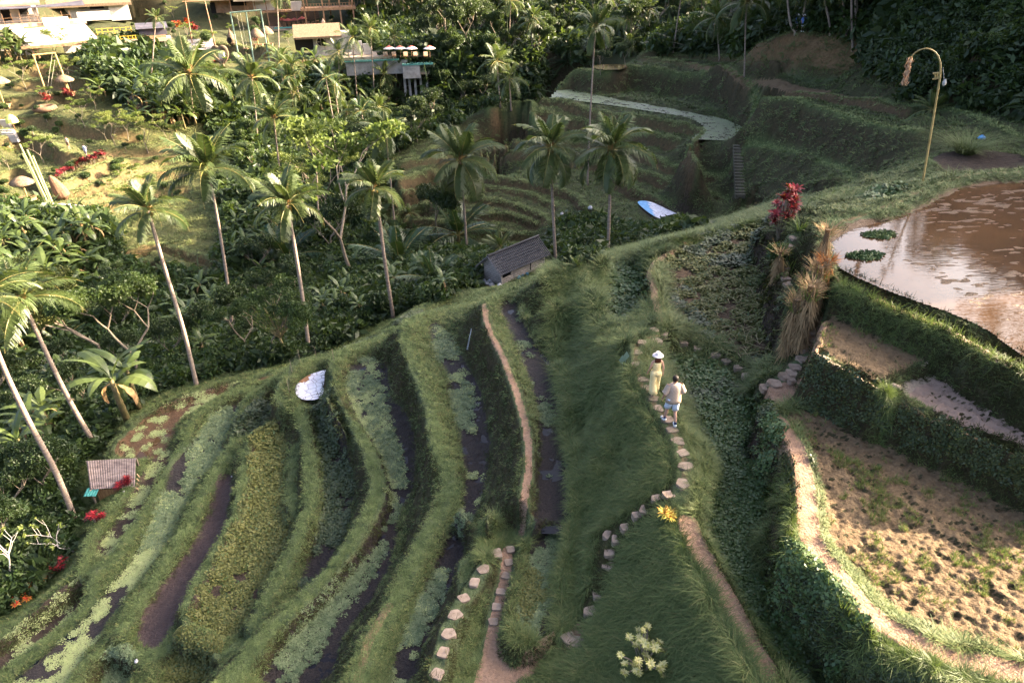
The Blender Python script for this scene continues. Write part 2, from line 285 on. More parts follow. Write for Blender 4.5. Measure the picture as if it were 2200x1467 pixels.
line([(1580,312),(1590,360),(1592,415)], [-6,-7.3,-8.6], .8)
# ---- left hillside terraces
for i, (a, zz, hh) in enumerate([
  ([(0,300),(50,290),(110,310),(150,330),(220,330)], [-9,-9,-9.6,-10,-10.4], 1.6),
  ([(180,335),(250,318),(330,310),(400,300)], [-10.6,-10.8,-11,-11.2], 1.0),
  ([(120,392),(180,370),(250,345),(300,330),(370,322)], -11.4, 1.0),
  ([(150,410),(200,398),(260,372),(330,350)], -12.2, .9),
  ([(170,430),(240,405),(300,380),(350,370),(400,365)], -12.9, .9),
  ([(160,455),(230,440),(300,415),(340,400),(400,395)], -13.6, .9),
  ([(0,250),(80,245),(150,258),(230,275),(300,280)], [-8,-8,-8.6,-9.4,-9.8], 1.5),
  ([(0,212),(60,208),(120,205),(190,210)], [-6.4,-6.4,-6.6,-7], 1.3),
  ([(30,170),(100,165),(190,170)], [-4.8,-4.8,-5], 1.4),
  ([(60,135),(130,130),(200,135)], [-3.2,-3.2,-3.4], 1.6),
  ([(0,370),(40,362),(90,380),(110,400)], [-11.4,-11.4,-11.8,-12], 1.4),
  ([(0,425),(70,430),(130,445)], [-12.6,-12.8,-13], .8),
  ([(260,540),(340,525),(420,545),(470,560)], [-14.6,-14.6,-15,-15.2], .8),
  ([(250,570),(330,560),(400,580)], [-15.3,-15.3,-15.5], .7),
  ([(480,270),(560,265),(640,275),(700,290)], [-11,-11,-11.6,-12], 1.2),
  ([(180,60),(260,90),(300,95)], [-1,-1.5,-1.8], 1.5),
  ([(380,80),(450,90),(520,100),(600,110)], [-2,-2.5,-3,-3.4], 1.6),
]): step(a, zz, hh*1.25, batter=.35, w=.8, bz='tanbank')
flat('far_deck', -13.2, 'dirt', [(40,460),(150,445),(195,462),(160,478),(60,478)])
# ================= relax the surface between the constraints (multigrid Laplace)
def down(z, f):
    a, b = z.shape; zz = z.reshape(a//2, 2, b//2, 2); ff = f.reshape(a//2, 2, b//2, 2)
    n = ff.sum((1, 3)); s = (zz*ff).sum((1, 3))
    return np.where(n > 0, s/np.maximum(n, 1), 0), n > 0
lev = [(Z, FIX)]
for _ in range(4): lev.append(down(*lev[-1]))
cur = None
for k in range(4, -1, -1):
    z, f = lev[k]
    if cur is None: cur = np.full(z.shape, -4.0)
    else: cur = np.repeat(np.repeat(cur, 2, 0), 2, 1)
    cur[f] = z[f]
    nf = ~f
    for it in range({4: 900, 3: 260, 2: 120, 1: 60, 0: 40}[k]):
        p = np.pad(cur, 1, mode='edge')
        av = .25*(p[:-2, 1:-1]+p[2:, 1:-1]+p[1:-1, :-2]+p[1:-1, 2:])
        cur = np.where(nf, cur+1.0*(av-cur), cur) if it % 2 else np.where(nf, av, cur)
Z = cur
def blur(a, n=1):
    for _ in range(n):
        p = np.pad(a, 1, mode='edge')
        a = .5*a+.125*(p[:-2, 1:-1]+p[2:, 1:-1]+p[1:-1, :-2]+p[1:-1, 2:])
    return a
DIST = np.hypot(GX, GY)
f_ = np.clip((DIST-35)/30, 0, 1); Z = blur(Z, 3)*(1-f_)+blur(Z, 1)*f_
for k in ZONE: ZONE[k] = blur(ZONE[k], 2)
flatm = np.zeros_like(Z)
for n_, (z_, w_, s_, m_) in FLATS.items(): flatm[s_][m_] = 1
flatm = blur(flatm, 4)
dirtm = np.clip(zmask('dirt')+zmask('dirt2')+zmask('path'), 0, 1)
DIST = np.hypot(GX, GY)
# surface relief
nz = (fbm(GX*.9, GY*.9, 3, 4)-.5)*(.34-.1*np.clip((DIST-35)/30, 0, 1))+(fbm(GX*4, GY*4, 9, 3)-.5)*.16
far = np.clip((DIST-45)/60, 0, 1)
nz = nz+(fbm(GX*.18, GY*.18, 5, 4)-.5)*2.0*far
mm_ = np.zeros_like(Z); xy_ = np.array([P(a, b, -1.5)[:2] for a, b in [(1130,600),(1250,590),(1330,740),(1375,850),(1330,960),(1260,1060),(1240,900),(1200,760),(1150,700)]]); s_ = win(xy_, .5); mm_[s_][inpoly(xy_, GX[s_], GY[s_])] = 1; mm_ = blur(mm_, 40)
nz = nz+mm_*(fbm(GX*.75, GY*.75, 123, 3)-.5)*1.5
Z = Z+nz*(1-flatm)*(1-.75*np.clip(dirtm, 0, 1))
lump = fbm(GX*6.5, GY*6.5, 31, 3); lump2 = fbm(GX*11, GY*11, 77, 2); big = fbm(GX*1.2, GY*1.2, 78, 3)
pit = np.clip((.40+.16*big-lump)*6, 0, 1)
bare = zmask('bare')
Z = Z+bare*(-.06*pit*big*1.4+.05*(lump-.5)+.11*(lump2-.5)+.06*(big-.5))
wf = np.clip(zmask('weed')+zmask('mud')+zmask('purple'), 0, 1)
Z = Z+wf*(1-bare)*((fbm(GX*5, GY*5, 41, 3)-.5)*.09)
pl = np.clip(zmask('pool'), 0, 1)
Z = Z+pl*(-.07+.10*(fbm(GX*1.3, GY*1.3, 55, 4)-.45))
owm = zmask('openwater'); xy_ = np.array([P(a, b, 2.9)[:2] for a, b in [(1775,520),(1800,505),(1850,500),(1900,540),(1990,590),(2090,660),(2160,690),(2220,740),(2230,800),(2050,700),(1880,630),(1790,570)]]); s_ = win(xy_, .3); owm[s_][inpoly(xy_, GX[s_], GY[s_])] = 1; owm[:] = blur(owm, 10)
Z = Z+zmask('pondbed')*(-.050+.075*(fbm(GX*2.4+GY*1.3, GY*7-GX*1.3, 71, 4)-.43)+.03*(fbm(GX*.35, GY*.5, 72, 3)-.5)-.06*owm)
Z = Z-zmask('duckpond')*.15-zmask('rimwall')*.0
def H(x, y):
    x = np.asarray(x, float); y = np.asarray(y, float)
    i = (np.log(np.maximum(np.hypot(x, y), 4.6))-L0)/DT; j = (np.arctan2(x, y)-A0)/DT
    i = np.clip(i, 0, NL-2); j = np.clip(j, 0, NA-2)
    i0 = i.astype(int); j0 = j.astype(int); a = i-i0; b = j-j0
    return (Z[i0, j0]*(1-a)+Z[i0+1, j0]*a)*(1-b)+(Z[i0, j0+1]*(1-a)+Z[i0+1, j0+1]*a)*b
def MZ(name, x, y):
    i = np.clip(((np.log(np.maximum(np.hypot(x, y), 4.6))-L0)/DT+.5).astype(int), 0, NL-1); j = np.clip(((np.arctan2(x, y)-A0)/DT+.5).astype(int), 0, NA-1)
    return (ZONE[name] if isinstance(name, str) else name)[i, j]
def T(px, py):                         # where the view ray meets the ground
    d = ray(px, py); t = np.exp(np.linspace(math.log(6), math.log(480), 5000))
    q = CAM+d*t[:, None]; below = q[:, 2] <= H(q[:, 0], q[:, 1])
    k = int(np.argmax(below)) if below.any() else 4999
    v = q[k].copy(); v[2] = float(H(v[0], v[1])); return v
def G(x, y): return np.array([x, y, float(H(x, y))])
STONES = [
([(1366,759),(1367,784),(1381,817),(1391,835),(1403,858),(1416,879),(1434,903),(1444,925),(1457,949),(1467,975),(1473,1003),(1466,1040)], 'pale stepping stone on the grassy dyke the couple walks along', 'stones of the dyke walk'),
([(1437,1064),(1414,1072),(1386,1096),(1370,1108),(1347,1134),(1309,1150),(1326,1160),(1309,1187),(1306,1216),(1285,1278),(1268,1313)], 'pale stepping stone descending through the long grass', 'stones through the long grass', .26),
([(1405,710),(1426,720),(1411,734),(1378,737),(1468,737),(1498,748),(1537,763),(1561,776),(1586,791),(1604,808)], 'pale stepping stone beside the brown weedy field', 'stones beside the weedy field'),
([(1748,703),(1743,716),(1741,733),(1729,750),(1725,772),(1709,791),(1700,803),(1690,808),(1705,815),(1663,824),(1645,833)], 'pale slab of the steps climbing to the upper fields', 'slabs of the climbing steps', .33),
([(1706,512),(1700,530),(1692,546),(1688,562),(1684,575),(1683,588),(1688,600),(1694,612)], 'stepping stone beyond the dead shaggy stems', 'stones behind the shaggy stems', .3),
([(1039,1224),(1020,1252),(996,1286),(978,1322),(963,1362),(952,1403),(940,1449)], 'pale square stone in the row on the narrow grass bund', 'stones on the narrow bund', .26),
([(1096,1182),(1092,1210),(1087,1238),(1076,1273),(1067,1305),(1060,1336)], 'worn pale stone set in the brown dirt path', 'stones in the dirt path', .22),
([(1068,1190),(1224,1370),(1242,1380)], 'dark stone slab half sunk at the path junction', 'sunken slabs', .3),
]
NG = np.zeros((NL, NA), bool)         # keep the grass off the stones
for a_ in STONES:
    for px, py in a_[0]:
        q = T(px, py); s_ = win(np.array([q[:2]]), .3); NG[s_] |= np.hypot(GX[s_]-q[0], GY[s_]-q[1]) < .36
ZONE['nograss'] = NG.astype(np.float32)
# ------------------------------------------------------------------ materials
class NT:
    def __init__(s, name):
        s.m = bpy.data.materials.new(name); s.m.use_nodes = True; s.t = s.m.node_tree; s.t.nodes.clear()
        s.out = s.n('ShaderNodeOutputMaterial'); s.b = s.n('ShaderNodeBsdfPrincipled'); s.l(s.b.outputs[0], s.out.inputs[0])
    def n(s, k, **kw):
        x = s.t.nodes.new(k)
        for a, b in kw.items(): setattr(x, a, b)
        return x
    def l(s, a, b): s.t.links.new(a, b)
    def noise(s, scale, detail=4, rough=.6, vec=None, lo=.35, hi=.65):
        x = s.n('ShaderNodeTexNoise'); x.inputs['Scale'].default_value = scale; x.inputs['Detail'].default_value = detail; x.inputs['Roughness'].default_value = rough
        s.l(vec if vec is not None else s.co(), x.inputs['Vector'])
        r = s.n('ShaderNodeMapRange'); r.inputs[1].default_value = lo; r.inputs[2].default_value = hi; s.l(x.outputs[0], r.inputs[0]); return r.outputs[0]
    def co(s, kind='Object'):
        if not hasattr(s, '_co'): s._co = s.n('ShaderNodeTexCoord')
        return s._co.outputs[kind]
    def mix(s, f, a, b):
        x = s.n('ShaderNodeMix', data_type='RGBA')
        for v, i in ((f, 0), (a, 6), (b, 7)):
            if isinstance(v, (int, float)): x.inputs[i].default_value = v
            elif isinstance(v, tuple): x.inputs[i].default_value = (*v, 1)
            else: s.l(v, x.inputs[i])
        return x.outputs[2]
    def math(s, op, a, b=0.0, clamp=False):
        x = s.n('ShaderNodeMath', operation=op); x.use_clamp = clamp
        for v, i in ((a, 0), (b, 1)):
            if isinstance(v, (int, float)): x.inputs[i].default_value = v
            else: s.l(v, x.inputs[i])
        return x.outputs[0]
    def attr(s, name):
        x = s.n('ShaderNodeAttribute'); x.attribute_name = name; return x
    def base(s, c, rough=.7, spec=.3):
        if isinstance(c, tuple): s.b.inputs['Base Color'].default_value = (*c, 1)
        else: s.l(c, s.b.inputs['Base Color'])
        if isinstance(rough, (int, float)): s.b.inputs['Roughness'].default_value = rough
        else: s.l(rough, s.b.inputs['Roughness'])
        s.b.inputs['Specular IOR Level'].default_value = spec
        return s
    def bump(s, h, dist=.02, st=.6):
        x = s.n('ShaderNodeBump'); x.inputs['Distance'].default_value = dist; x.inputs['Strength'].default_value = st
        s.l(h, x.inputs['Height']); s.l(x.outputs[0], s.b.inputs['Normal'])
MATS = {}
def mat(name, c, c2=None, rough=.75, scale=8, spec=.25, bump=0, rnd=False, trans=0, stretch=None, rw=.4):
    if name in MATS: return MATS[name]
    k = NT(name); col = c
    vec = None
    if stretch:
        mp = k.n('ShaderNodeMapping'); mp.inputs['Scale'].default_value = stretch; k.l(k.co(), mp.inputs[0]); vec = mp.outputs[0]
    if c2:
        f = k.noise(scale, 4, .6, vec)
        if rnd:
            oi = k.n('ShaderNodeObjectInfo'); f = k.math('ADD', k.math('MULTIPLY', f, 1-rw), k.math('MULTIPLY', oi.outputs['Random'], rw))
        col = k.mix(f, c, c2)
    k.base(col, rough, spec)
    if bump: k.bump(k.noise(scale*2, 4, .6, vec, 0, 1), bump)
    if trans:
        t = k.n('ShaderNodeBsdfTranslucent'); mx = k.n('ShaderNodeMixShader'); mx.inputs[0].default_value = trans
        if isinstance(col, tuple): t.inputs[0].default_value = (*[min(1, v*1.5) for v in col], 1)
        else:
            g = k.mix(.5, col, (.14, .2, .02)); k.l(g, t.inputs[0])
        k.l(k.b.outputs[0], mx.inputs[1]); k.l(t.outputs[0], mx.inputs[2]); k.l(mx.outputs[0], k.out.inputs[0])
    MATS[name] = k.m; return k.m
def ground_mat():
    k = NT('ground'); g = k.n('ShaderNodeNewGeometry'); pos = g.outputs['Position']
    sep = k.n('ShaderNodeSeparateXYZ'); k.l(g.outputs['True Normal'], sep.inputs[0])
    n1 = k.noise(.55, 5, .6, pos, .3, .7); n2 = k.noise(3.2, 5, .65, pos, .3, .7); n3 = k.noise(14, 4, .65, pos, .3, .7)
    c = k.mix(n1, (.020, .030, .010), (.05, .058, .022)); c = k.mix(k.math('MULTIPLY', n2, .5), c, (.10, .075, .035)); c = k.mix(k.math('MULTIPLY', n3, .5), c, (.015, .03, .008))
    st = k.n('ShaderNodeMapRange'); st.inputs[1].default_value = .86; st.inputs[2].default_value = .45; k.l(sep.outputs[2], st.inputs[0])
    earth = k.mix(n2, (.022, .016, .009), (.075, .05, .026)); earth = k.mix(k.math('MULTIPLY', n3, .5), earth, (.03, .035, .012))
    c = k.mix(k.math('MULTIPLY', st.outputs[0], k.math('ADD', .65, k.math('MULTIPLY', n1, .35)), True), c, earth)
    za = k.attr('zone_a'); zb = k.attr('zone_b'); zc = k.attr('zone_c')
    def chan(a):
        s = k.n('ShaderNodeSeparateColor'); k.l(a.outputs['Color'], s.inputs[0]); return s.outputs[0], s.outputs[1], s.outputs[2], a.outputs['Alpha']
    def soft(v, amp=.55):
        x = k.math('ADD', v, k.math('MULTIPLY', k.math('SUBTRACT', n3, .5), amp)); r = k.n('ShaderNodeMapRange'); r.inputs[1].default_value = .38; r.inputs[2].default_value = .62; k.l(x, r.inputs[0])
        return r.outputs[0]
    dirt, bare, weed, purple = chan(za); pool, brown, pink, wall = chan(zb); pond, dirt2, gtop, bank = chan(zc)
    c = k.mix(k.math('MULTIPLY', gtop, .8), c, k.mix(n2, (.07, .12, .035), (.12, .16, .055))); c = k.mix(k.math('MULTIPLY', bank, .95), c, k.mix(n2, (.05, .032, .016), (.14, .09, .045)))
    tan_ = k.attr('zone_d'); sd = k.n('ShaderNodeSeparateColor'); k.l(tan_.outputs['Color'], sd.inputs[0]); c = k.mix(k.math('MULTIPLY', sd.outputs[2], .8), c, k.mix(n2, (.04, .055, .018), (.13, .12, .045))); c = k.mix(k.math('MULTIPLY', sd.outputs[0], k.math('ADD', .45, k.math('MULTIPLY', n1, .55))), c, k.mix(n2, (.11, .065, .03), (.24, .15, .075)))
    st2 = k.n('ShaderNodeMapRange'); st2.inputs[1].default_value = .5; st2.inputs[2].default_value = .8; k.l(sep.outputs[2], st2.inputs[0]); bare = k.math('MULTIPLY', bare, st2.outputs[0]); wall = k.math('MULTIPLY', wall, k.math('ADD', .25, st2.outputs[0]), True)
    c = k.mix(k.math('MULTIPLY', sd.outputs[1], .7), c, k.mix(n2, (.075, .11, .05), (.13, .16, .075)))
    mud = k.mix(n2, (.032, .022, .017), (.07, .05, .034))
    c = k.mix(soft(weed), c, mud); c = k.mix(soft(pool, .3), c, k.mix(n3, (.016, .012, .012), (.035, .026, .022)))
    c = k.mix(soft(purple, .2), c, k.mix(n2, (.045, .028, .026), (.075, .05, .045)))
    c = k.mix(soft(brown, .3), c, k.mix(n2, (.07, .036, .018), (.14, .078, .038)))
    bc = k.mix(n2, (.13, .088, .045), (.23, .16, .088)); bc = k.mix(k.math('MULTIPLY', n3, .65), bc, (.085, .055, .032)); bc = k.mix(k.math('MULTIPLY', pink, .7), bc, (.36, .26, .21))
    bc = k.mix(k.math('MULTIPLY', weed, .75), bc, (.075, .05, .032))
    c = k.mix(soft(bare, .4), c, bc)
    c = k.mix(soft(pond, .2), c, k.mix(n2, (.075, .044, .024), (.105, .064, .035)))
    c = k.mix(soft(wall, .3), c, k.mix(n3, (.22, .17, .12), (.42, .34, .25)))
    dc = k.mix(n2, (.27, .165, .105), (.42, .27, .18)); dc = k.mix(k.math('MULTIPLY', n3, .5), dc, (.20, .12, .075))
    c = k.mix(soft(dirt, .5), c, dc); c = k.mix(k.math('MULTIPLY', soft(dirt2, .8), .75), c, k.mix(n3, (.15, .10, .055), (.24, .16, .095)))
    wet = k.math('MAXIMUM', k.math('MAXIMUM', pool, purple), k.math('MULTIPLY', pond, 1.3))
    k.base(c, k.math('SUBTRACT', .92, k.math('MULTIPLY', wet, .45)), .25)
    k.bump(n3, .05, .8)
    return k.m
def water_mat(name, c, c2, rough=.06, rip=.004, scale=6, stretch=(1, 1, 1), spec=.5):
    k = NT(name); g = k.n('ShaderNodeNewGeometry'); mp = k.n('ShaderNodeMapping'); mp.inputs['Scale'].default_value = stretch; k.l(g.outputs['Position'], mp.inputs[0])
    n = k.noise(scale, 3, .55, mp.outputs[0], 0, 1); n2 = k.noise(.6, 4, .6, g.outputs['Position'])
    k.base(k.mix(n2, c, c2), rough, spec); k.b.inputs['IOR'].default_value = 1.33; k.bump(n, rip, .5); return k.m
# ------------------------------------------------------------------ mesh helpers
def mesh(name, v, f, mats=(), mi=None, smooth_=False, uv=None):
    me = bpy.data.meshes.new(name); v = np.asarray(v, np.float32)
    if isinstance(f, np.ndarray):
        n, k = f.shape; me.vertices.add(len(v)); me.vertices.foreach_set('co', v.ravel())
        me.loops.add(n*k); me.loops.foreach_set('vertex_index', f.astype(np.int32).ravel())
        me.polygons.add(n); me.polygons.foreach_set('loop_start', np.arange(0, n*k, k, dtype=np.int32))
        me.update(calc_edges=True); me.validate()
    else:
        me.from_pydata([tuple(map(float, q)) for q in v], [], [tuple(map(int, q)) for q in f])
    for m in mats: me.materials.append(m)
    if mi is not None: me.polygons.foreach_set('material_index', np.asarray(mi, np.int32))
    me.polygons.foreach_set('use_smooth', [smooth_]*len(me.polygons)); me.update()
    return me
def obj(name, me, parent=None, loc=None, **kw):
    o = bpy.data.objects.new(name, me); COL.objects.link(o)
    if parent is not None: o.parent = parent
    if loc is not None: o.location = tuple(map(float, loc))
    for a, b in kw.items(): o[a] = b
    return o
def tag(o, label, cat, group=None, kind=None):
    if label: o['label'] = label
    if cat: o['category'] = cat
    if group: o['group'] = group
    if kind: o['kind'] = kind
    return o
def thing(name, loc, label, cat, group=None, rz=0, s=1):
    o = obj(name, None, None, loc); o.rotation_euler.z = rz; o.scale = (s, s, s); o.empty_display_size = .2
    return tag(o, label, cat, group)
def copy_tree(o, parent=None):
    c = o.copy(); COL.objects.link(c)
    if parent is not None: c.parent = parent
    for ch in o.children: copy_tree(ch, c)
    return c
class MB:                              # collects shapes into one mesh
    def __init__(s): s.v = []; s.f = []; s.m = []
    def add(s, v, f, m=0):
        b = len(s.v); s.v += [tuple(map(float, q)) for q in v]; s.f += [tuple(int(i)+b for i in q) for q in f]; s.m += [m]*len(f); return s
    def box(s, a, b, m=0, rot=None, at=(0, 0, 0)):
        v = [Vector((x, y, z)) for z in (a[2], b[2]) for y in (a[1], b[1]) for x in (a[0], b[0])]
        if rot is not None: v = [rot @ q for q in v]
        v = [q+Vector(at) for q in v]
        return s.add(v, [(0, 2, 3, 1), (4, 5, 7, 6), (0, 1, 5, 4), (2, 6, 7, 3), (0, 4, 6, 2), (1, 3, 7, 5)], m)
    def tube(s, pts, r, n=8, m=0, cap=True, flat=1.0):
        pts = [Vector(tuple(map(float, p))) for p in pts]; r = r if hasattr(r, '__len__') else [r]*len(pts)
        b = len(s.v); vs = []; ref = None
        for i, p in enumerate(pts):
            t = (pts[min(i+1, len(pts)-1)]-pts[max(i-1, 0)])
            if t.length < 1e-9: t = Vector((0, 0, 1))
            t.normalize()
            if ref is None: ref = Vector((1, 0, 0)) if abs(t.x) < .8 else Vector((0, 1, 0))
            a = (ref-t*ref.dot(t)); a.normalize(); ref = a; c = t.cross(a)
            for k in range(n):
                q = 2*math.pi*k/n; vs.append(p+a*math.cos(q)*r[i]+c*math.sin(q)*r[i]*flat)
        fs = [(i*n+k, i*n+(k+1) % n, (i+1)*n+(k+1) % n, (i+1)*n+k) for i in range(len(pts)-1) for k in range(n)]
        if cap: fs += [tuple(range(n-1, -1, -1)), tuple((len(pts)-1)*n+k for k in range(n))]
        return s.add(vs, fs, m)
    def lathe(s, prof, n=16, at=(0, 0, 0), m=0, jit=0):
        vs = []; 
        for r, z in prof:
            for k in range(n):
                q = 2*math.pi*k/n; e = 1+jit*random.uniform(-1, 1); vs.append((at[0]+r*e*math.cos(q), at[1]+r*e*math.sin(q), at[2]+z))
        fs = [(i*n+k, i*n+(k+1) % n, (i+1)*n+(k+1) % n, (i+1)*n+k) for i in range(len(prof)-1) for k in range(n)]
        return s.add(vs, fs, m)
    def slab(s, poly, z0, z1, m=0):
        n = len(poly); v = [(x, y, z0) for x, y in poly]+[(x, y, z1) for x, y in poly]
        return s.add(v, [tuple(range(n-1, -1, -1)), tuple(range(n, 2*n))]+[(i, (i+1) % n, n+(i+1) % n, n+i) for i in range(n)], m)
    def me(s, name, *mats, sm=False): return mesh(name, s.v, s.f, mats, s.m, sm)
    def ob(s, name, parent, *mats, sm=False, **kw): return obj(name, s.me(name, *mats, sm=sm), parent, **kw)
# ------------------------------------------------------------------ ground sheet
rows = np.concatenate([np.arange(0, int((math.log(80)-L0)/DT)), np.arange(int((math.log(80)-L0)/DT), NL, 2)])
gv = np.stack([GX[rows], GY[rows], Z[rows]], -1).reshape(-1, 3); nr = len(rows)
ii, jj = np.meshgrid(np.arange(nr-1), np.arange(NA-1), indexing='ij'); a_ = (ii*NA+jj).ravel()
gf = np.stack([a_, a_+1, a_+NA+1, a_+NA], 1)
gm = mesh('ground', gv, gf, [ground_mat()], smooth_=True)
def zat(name, *names):
    ca = gm.color_attributes.new(name, 'FLOAT_COLOR', 'POINT'); arr = np.zeros((nr*NA, 4), np.float32)
    for i, n in enumerate(names):
        if n: arr[:, i] = zmask(n)[rows].ravel()
    ca.data.foreach_set('color', arr.ravel())
zmask('bank'); zmask('tanbank'); zmask('grasstop'); zmask('purple'); zmask('brown'); zmask('pink')
weedmud = np.clip(zmask('weed')+zmask('mud')+zmask('scum'), 0, 1); ZONE['wm'] = weedmud
zat('zone_a', 'dirt', 'bare', 'wm', 'purple'); zat('zone_b', 'pool', 'brown', 'pink', 'rimwall'); zat('zone_c', 'pondbed', 'dirt2', 'grasstop', 'bank'); zmask('tanbank'); zmask('crest'); zmask('paleslope')[:] = blur(((GX < -14-.0*GY) & (GX*.35+GY > 52) & (GX < -.33*(GY-62)-6) & (GY < 150)).astype(np.float32), 8); zat('zone_d', 'tanbank', 'crest', 'paleslope')  # last mask: paler, yellower ground on the left hillside
g_ = obj('ground', gm); g_['kind'] = 'structure'
# a far skirt so that the ground goes on to the horizon
sk = MB(); sn = 48
sk.add([(r*math.sin(q), r*math.cos(q), z) for r, z in ((505, 35), (1500, 20)) for q in [2*math.pi*k/sn for k in range(sn)]], [(k, (k+1) % sn, sn+(k+1) % sn, sn+k) for k in range(sn)])
o = sk.ob('hills', None, MATS.get('hill') or mat('hill', (.03, .05, .02), (.06, .08, .03), scale=.02)); o['kind'] = 'structure'
# ------------------------------------------------------------------ water sheets
WM = {'channel': water_mat('dark_water', (.006, .006, .009), (.018, .013, .014), .09, .003),
      'pond': water_mat('silty_water', (.085, .048, .026), (.05, .03, .018), .03, .005, 2.2, (1, 4, 1)),
      'brown': water_mat('brown_water', (.05, .03, .018), (.09, .05, .026), .07, .002),
      'duck': None}
k = NT('duckweed_water'); pos = k.n('ShaderNodeNewGeometry').outputs['Position']
m1 = k.noise(.9, 6, .75, pos, .38, .55); m2 = k.noise(3, 4, .7, pos, .3, .5)
f_ = k.math('MULTIPLY', m1, m2); k.base(k.mix(f_, (.05, .055, .03), (.17, .21, .105)), k.math('ADD', .1, k.math('MULTIPLY', f_, .7)), .5); WM['duck'] = k.m
def water(name, key, dz, label=None, grow=1):
    z, w, s, m = FLATS[name]; mm = m.copy()
    for _ in range(grow):
        p = np.pad(mm, 1); mm = p[1:-1, 1:-1] | p[:-2, 1:-1] | p[2:, 1:-1] | p[1:-1, :-2] | p[1:-1, 2:]
    I, J = np.where(mm[:-1, :-1]); n1 = m.shape[1]
    idx = np.stack([I*n1+J, I*n1+J+1, (I+1)*n1+J+1, (I+1)*n1+J], 1)
    u, inv = np.unique(idx, return_inverse=True); X = GX[s].ravel()[u]; Y = GY[s].ravel()[u]
    o = obj('water', mesh('water', np.stack([X, Y, np.full(len(u), z+dz)], 1), inv.reshape(-1, 4), [WM[key]], smooth_=True)); o['kind'] = 'structure'
water('channel', 'channel', -.085); water('channel_end', 'channel', -.09); water('bank_field', 'channel', -.085); water('middle_field', 'channel', -.085)
water('scum_field', 'channel', -.085); water('brown_pool', 'brown', -.075); water('big_pond', 'pond', -.035); water('duck_pond', 'duck', -.03, grow=0); water('top_pool', 'pond', -.03, grow=0)
# ------------------------------------------------------------------ foliage geometry (numpy)
def quads(cen, ax, ay, bend=None):     # rhombic leaves: centre, half-length vector, half-width vector
    v = np.stack([cen-ax, cen+ay, cen+ax, cen-ay], 1).reshape(-1, 3); n = len(cen)
    return v, np.arange(4*n).reshape(-1, 4)
def rdir(n, up=0.):
    d = rng.normal(size=(n, 3)); d[:, 2] += up; return d/np.linalg.norm(d, axis=1)[:, None]
def leafcloud(blobs, n, size, droop=.3, shell=.75, asp=.45):
    vol = np.array([b[3]**2 for b in blobs]); pick = rng.choice(len(blobs), n, p=vol/vol.sum())
    b = np.array([[*q[:3], q[3], q[4] if len(q) > 4 else .75] for q in blobs])[pick]
    d = rdir(n, .25); r = b[:, 3]*(1-(1-shell)*rng.random(n)**.8*2.2).clip(.1, 1)*(.82+.36*rng.random(n))
    c = b[:, :3]+d*r[:, None]*np.stack([np.ones(n), np.ones(n), b[:, 4]], 1)
    s = size*(.6+.8*rng.random(n))
    a = rdir(n)*.8+d*.6; a[:, 2] -= droop; a /= np.linalg.norm(a, axis=1)[:, None]
    w = np.cross(a, rdir(n)+d*.5); w /= np.linalg.norm(w, axis=1)[:, None]+1e-9
    return quads(c, a*s[:, None], w*(s*asp)[:, None])
def joinv(parts):
    vs = []; fs = []; mi = []; b = 0
    for k, (v, f) in enumerate(parts):
        vs.append(v); fs.append(f+b); mi += [k]*len(f); b += len(v)
    return np.concatenate(vs), np.concatenate(fs), mi
def blades(n, rad, h, w, lean=.5, curve=.6, k=3):   # grass-like strips
    a = rng.random(n)*6.283; r = rad*np.sqrt(rng.random(n)); base = np.stack([r*np.cos(a), r*np.sin(a), np.zeros(n)], 1)
    az_ = a+rng.normal(size=n)*.9; d = np.stack([np.cos(az_), np.sin(az_), np.zeros(n)], 1); side = np.stack([-np.sin(az_), np.cos(az_), np.zeros(n)], 1)
    hh = h*(.55+.75*rng.random(n)); ln = lean*(.3+rng.random(n)); ring = []
    for i in range(k+1):
        t = i/k; c = base+d*(hh*(ln*t+curve*ln*t*t*1.2))[:, None]; c[:, 2] += hh*(t-.38*ln*t*t)
        ww = w*(1-t)**.7*.5+.0008
        ring.append(c-side*ww); ring.append(c+side*ww)
    V = np.stack(ring, 1); b = np.arange(n)[:, None]*(2*(k+1)); f = []
    for i in range(k): f.append(np.concatenate([b+2*i, b+2*i+1, b+2*i+3, b+2*i+2], 1))
    return V.reshape(-1, 3), np.concatenate(f)
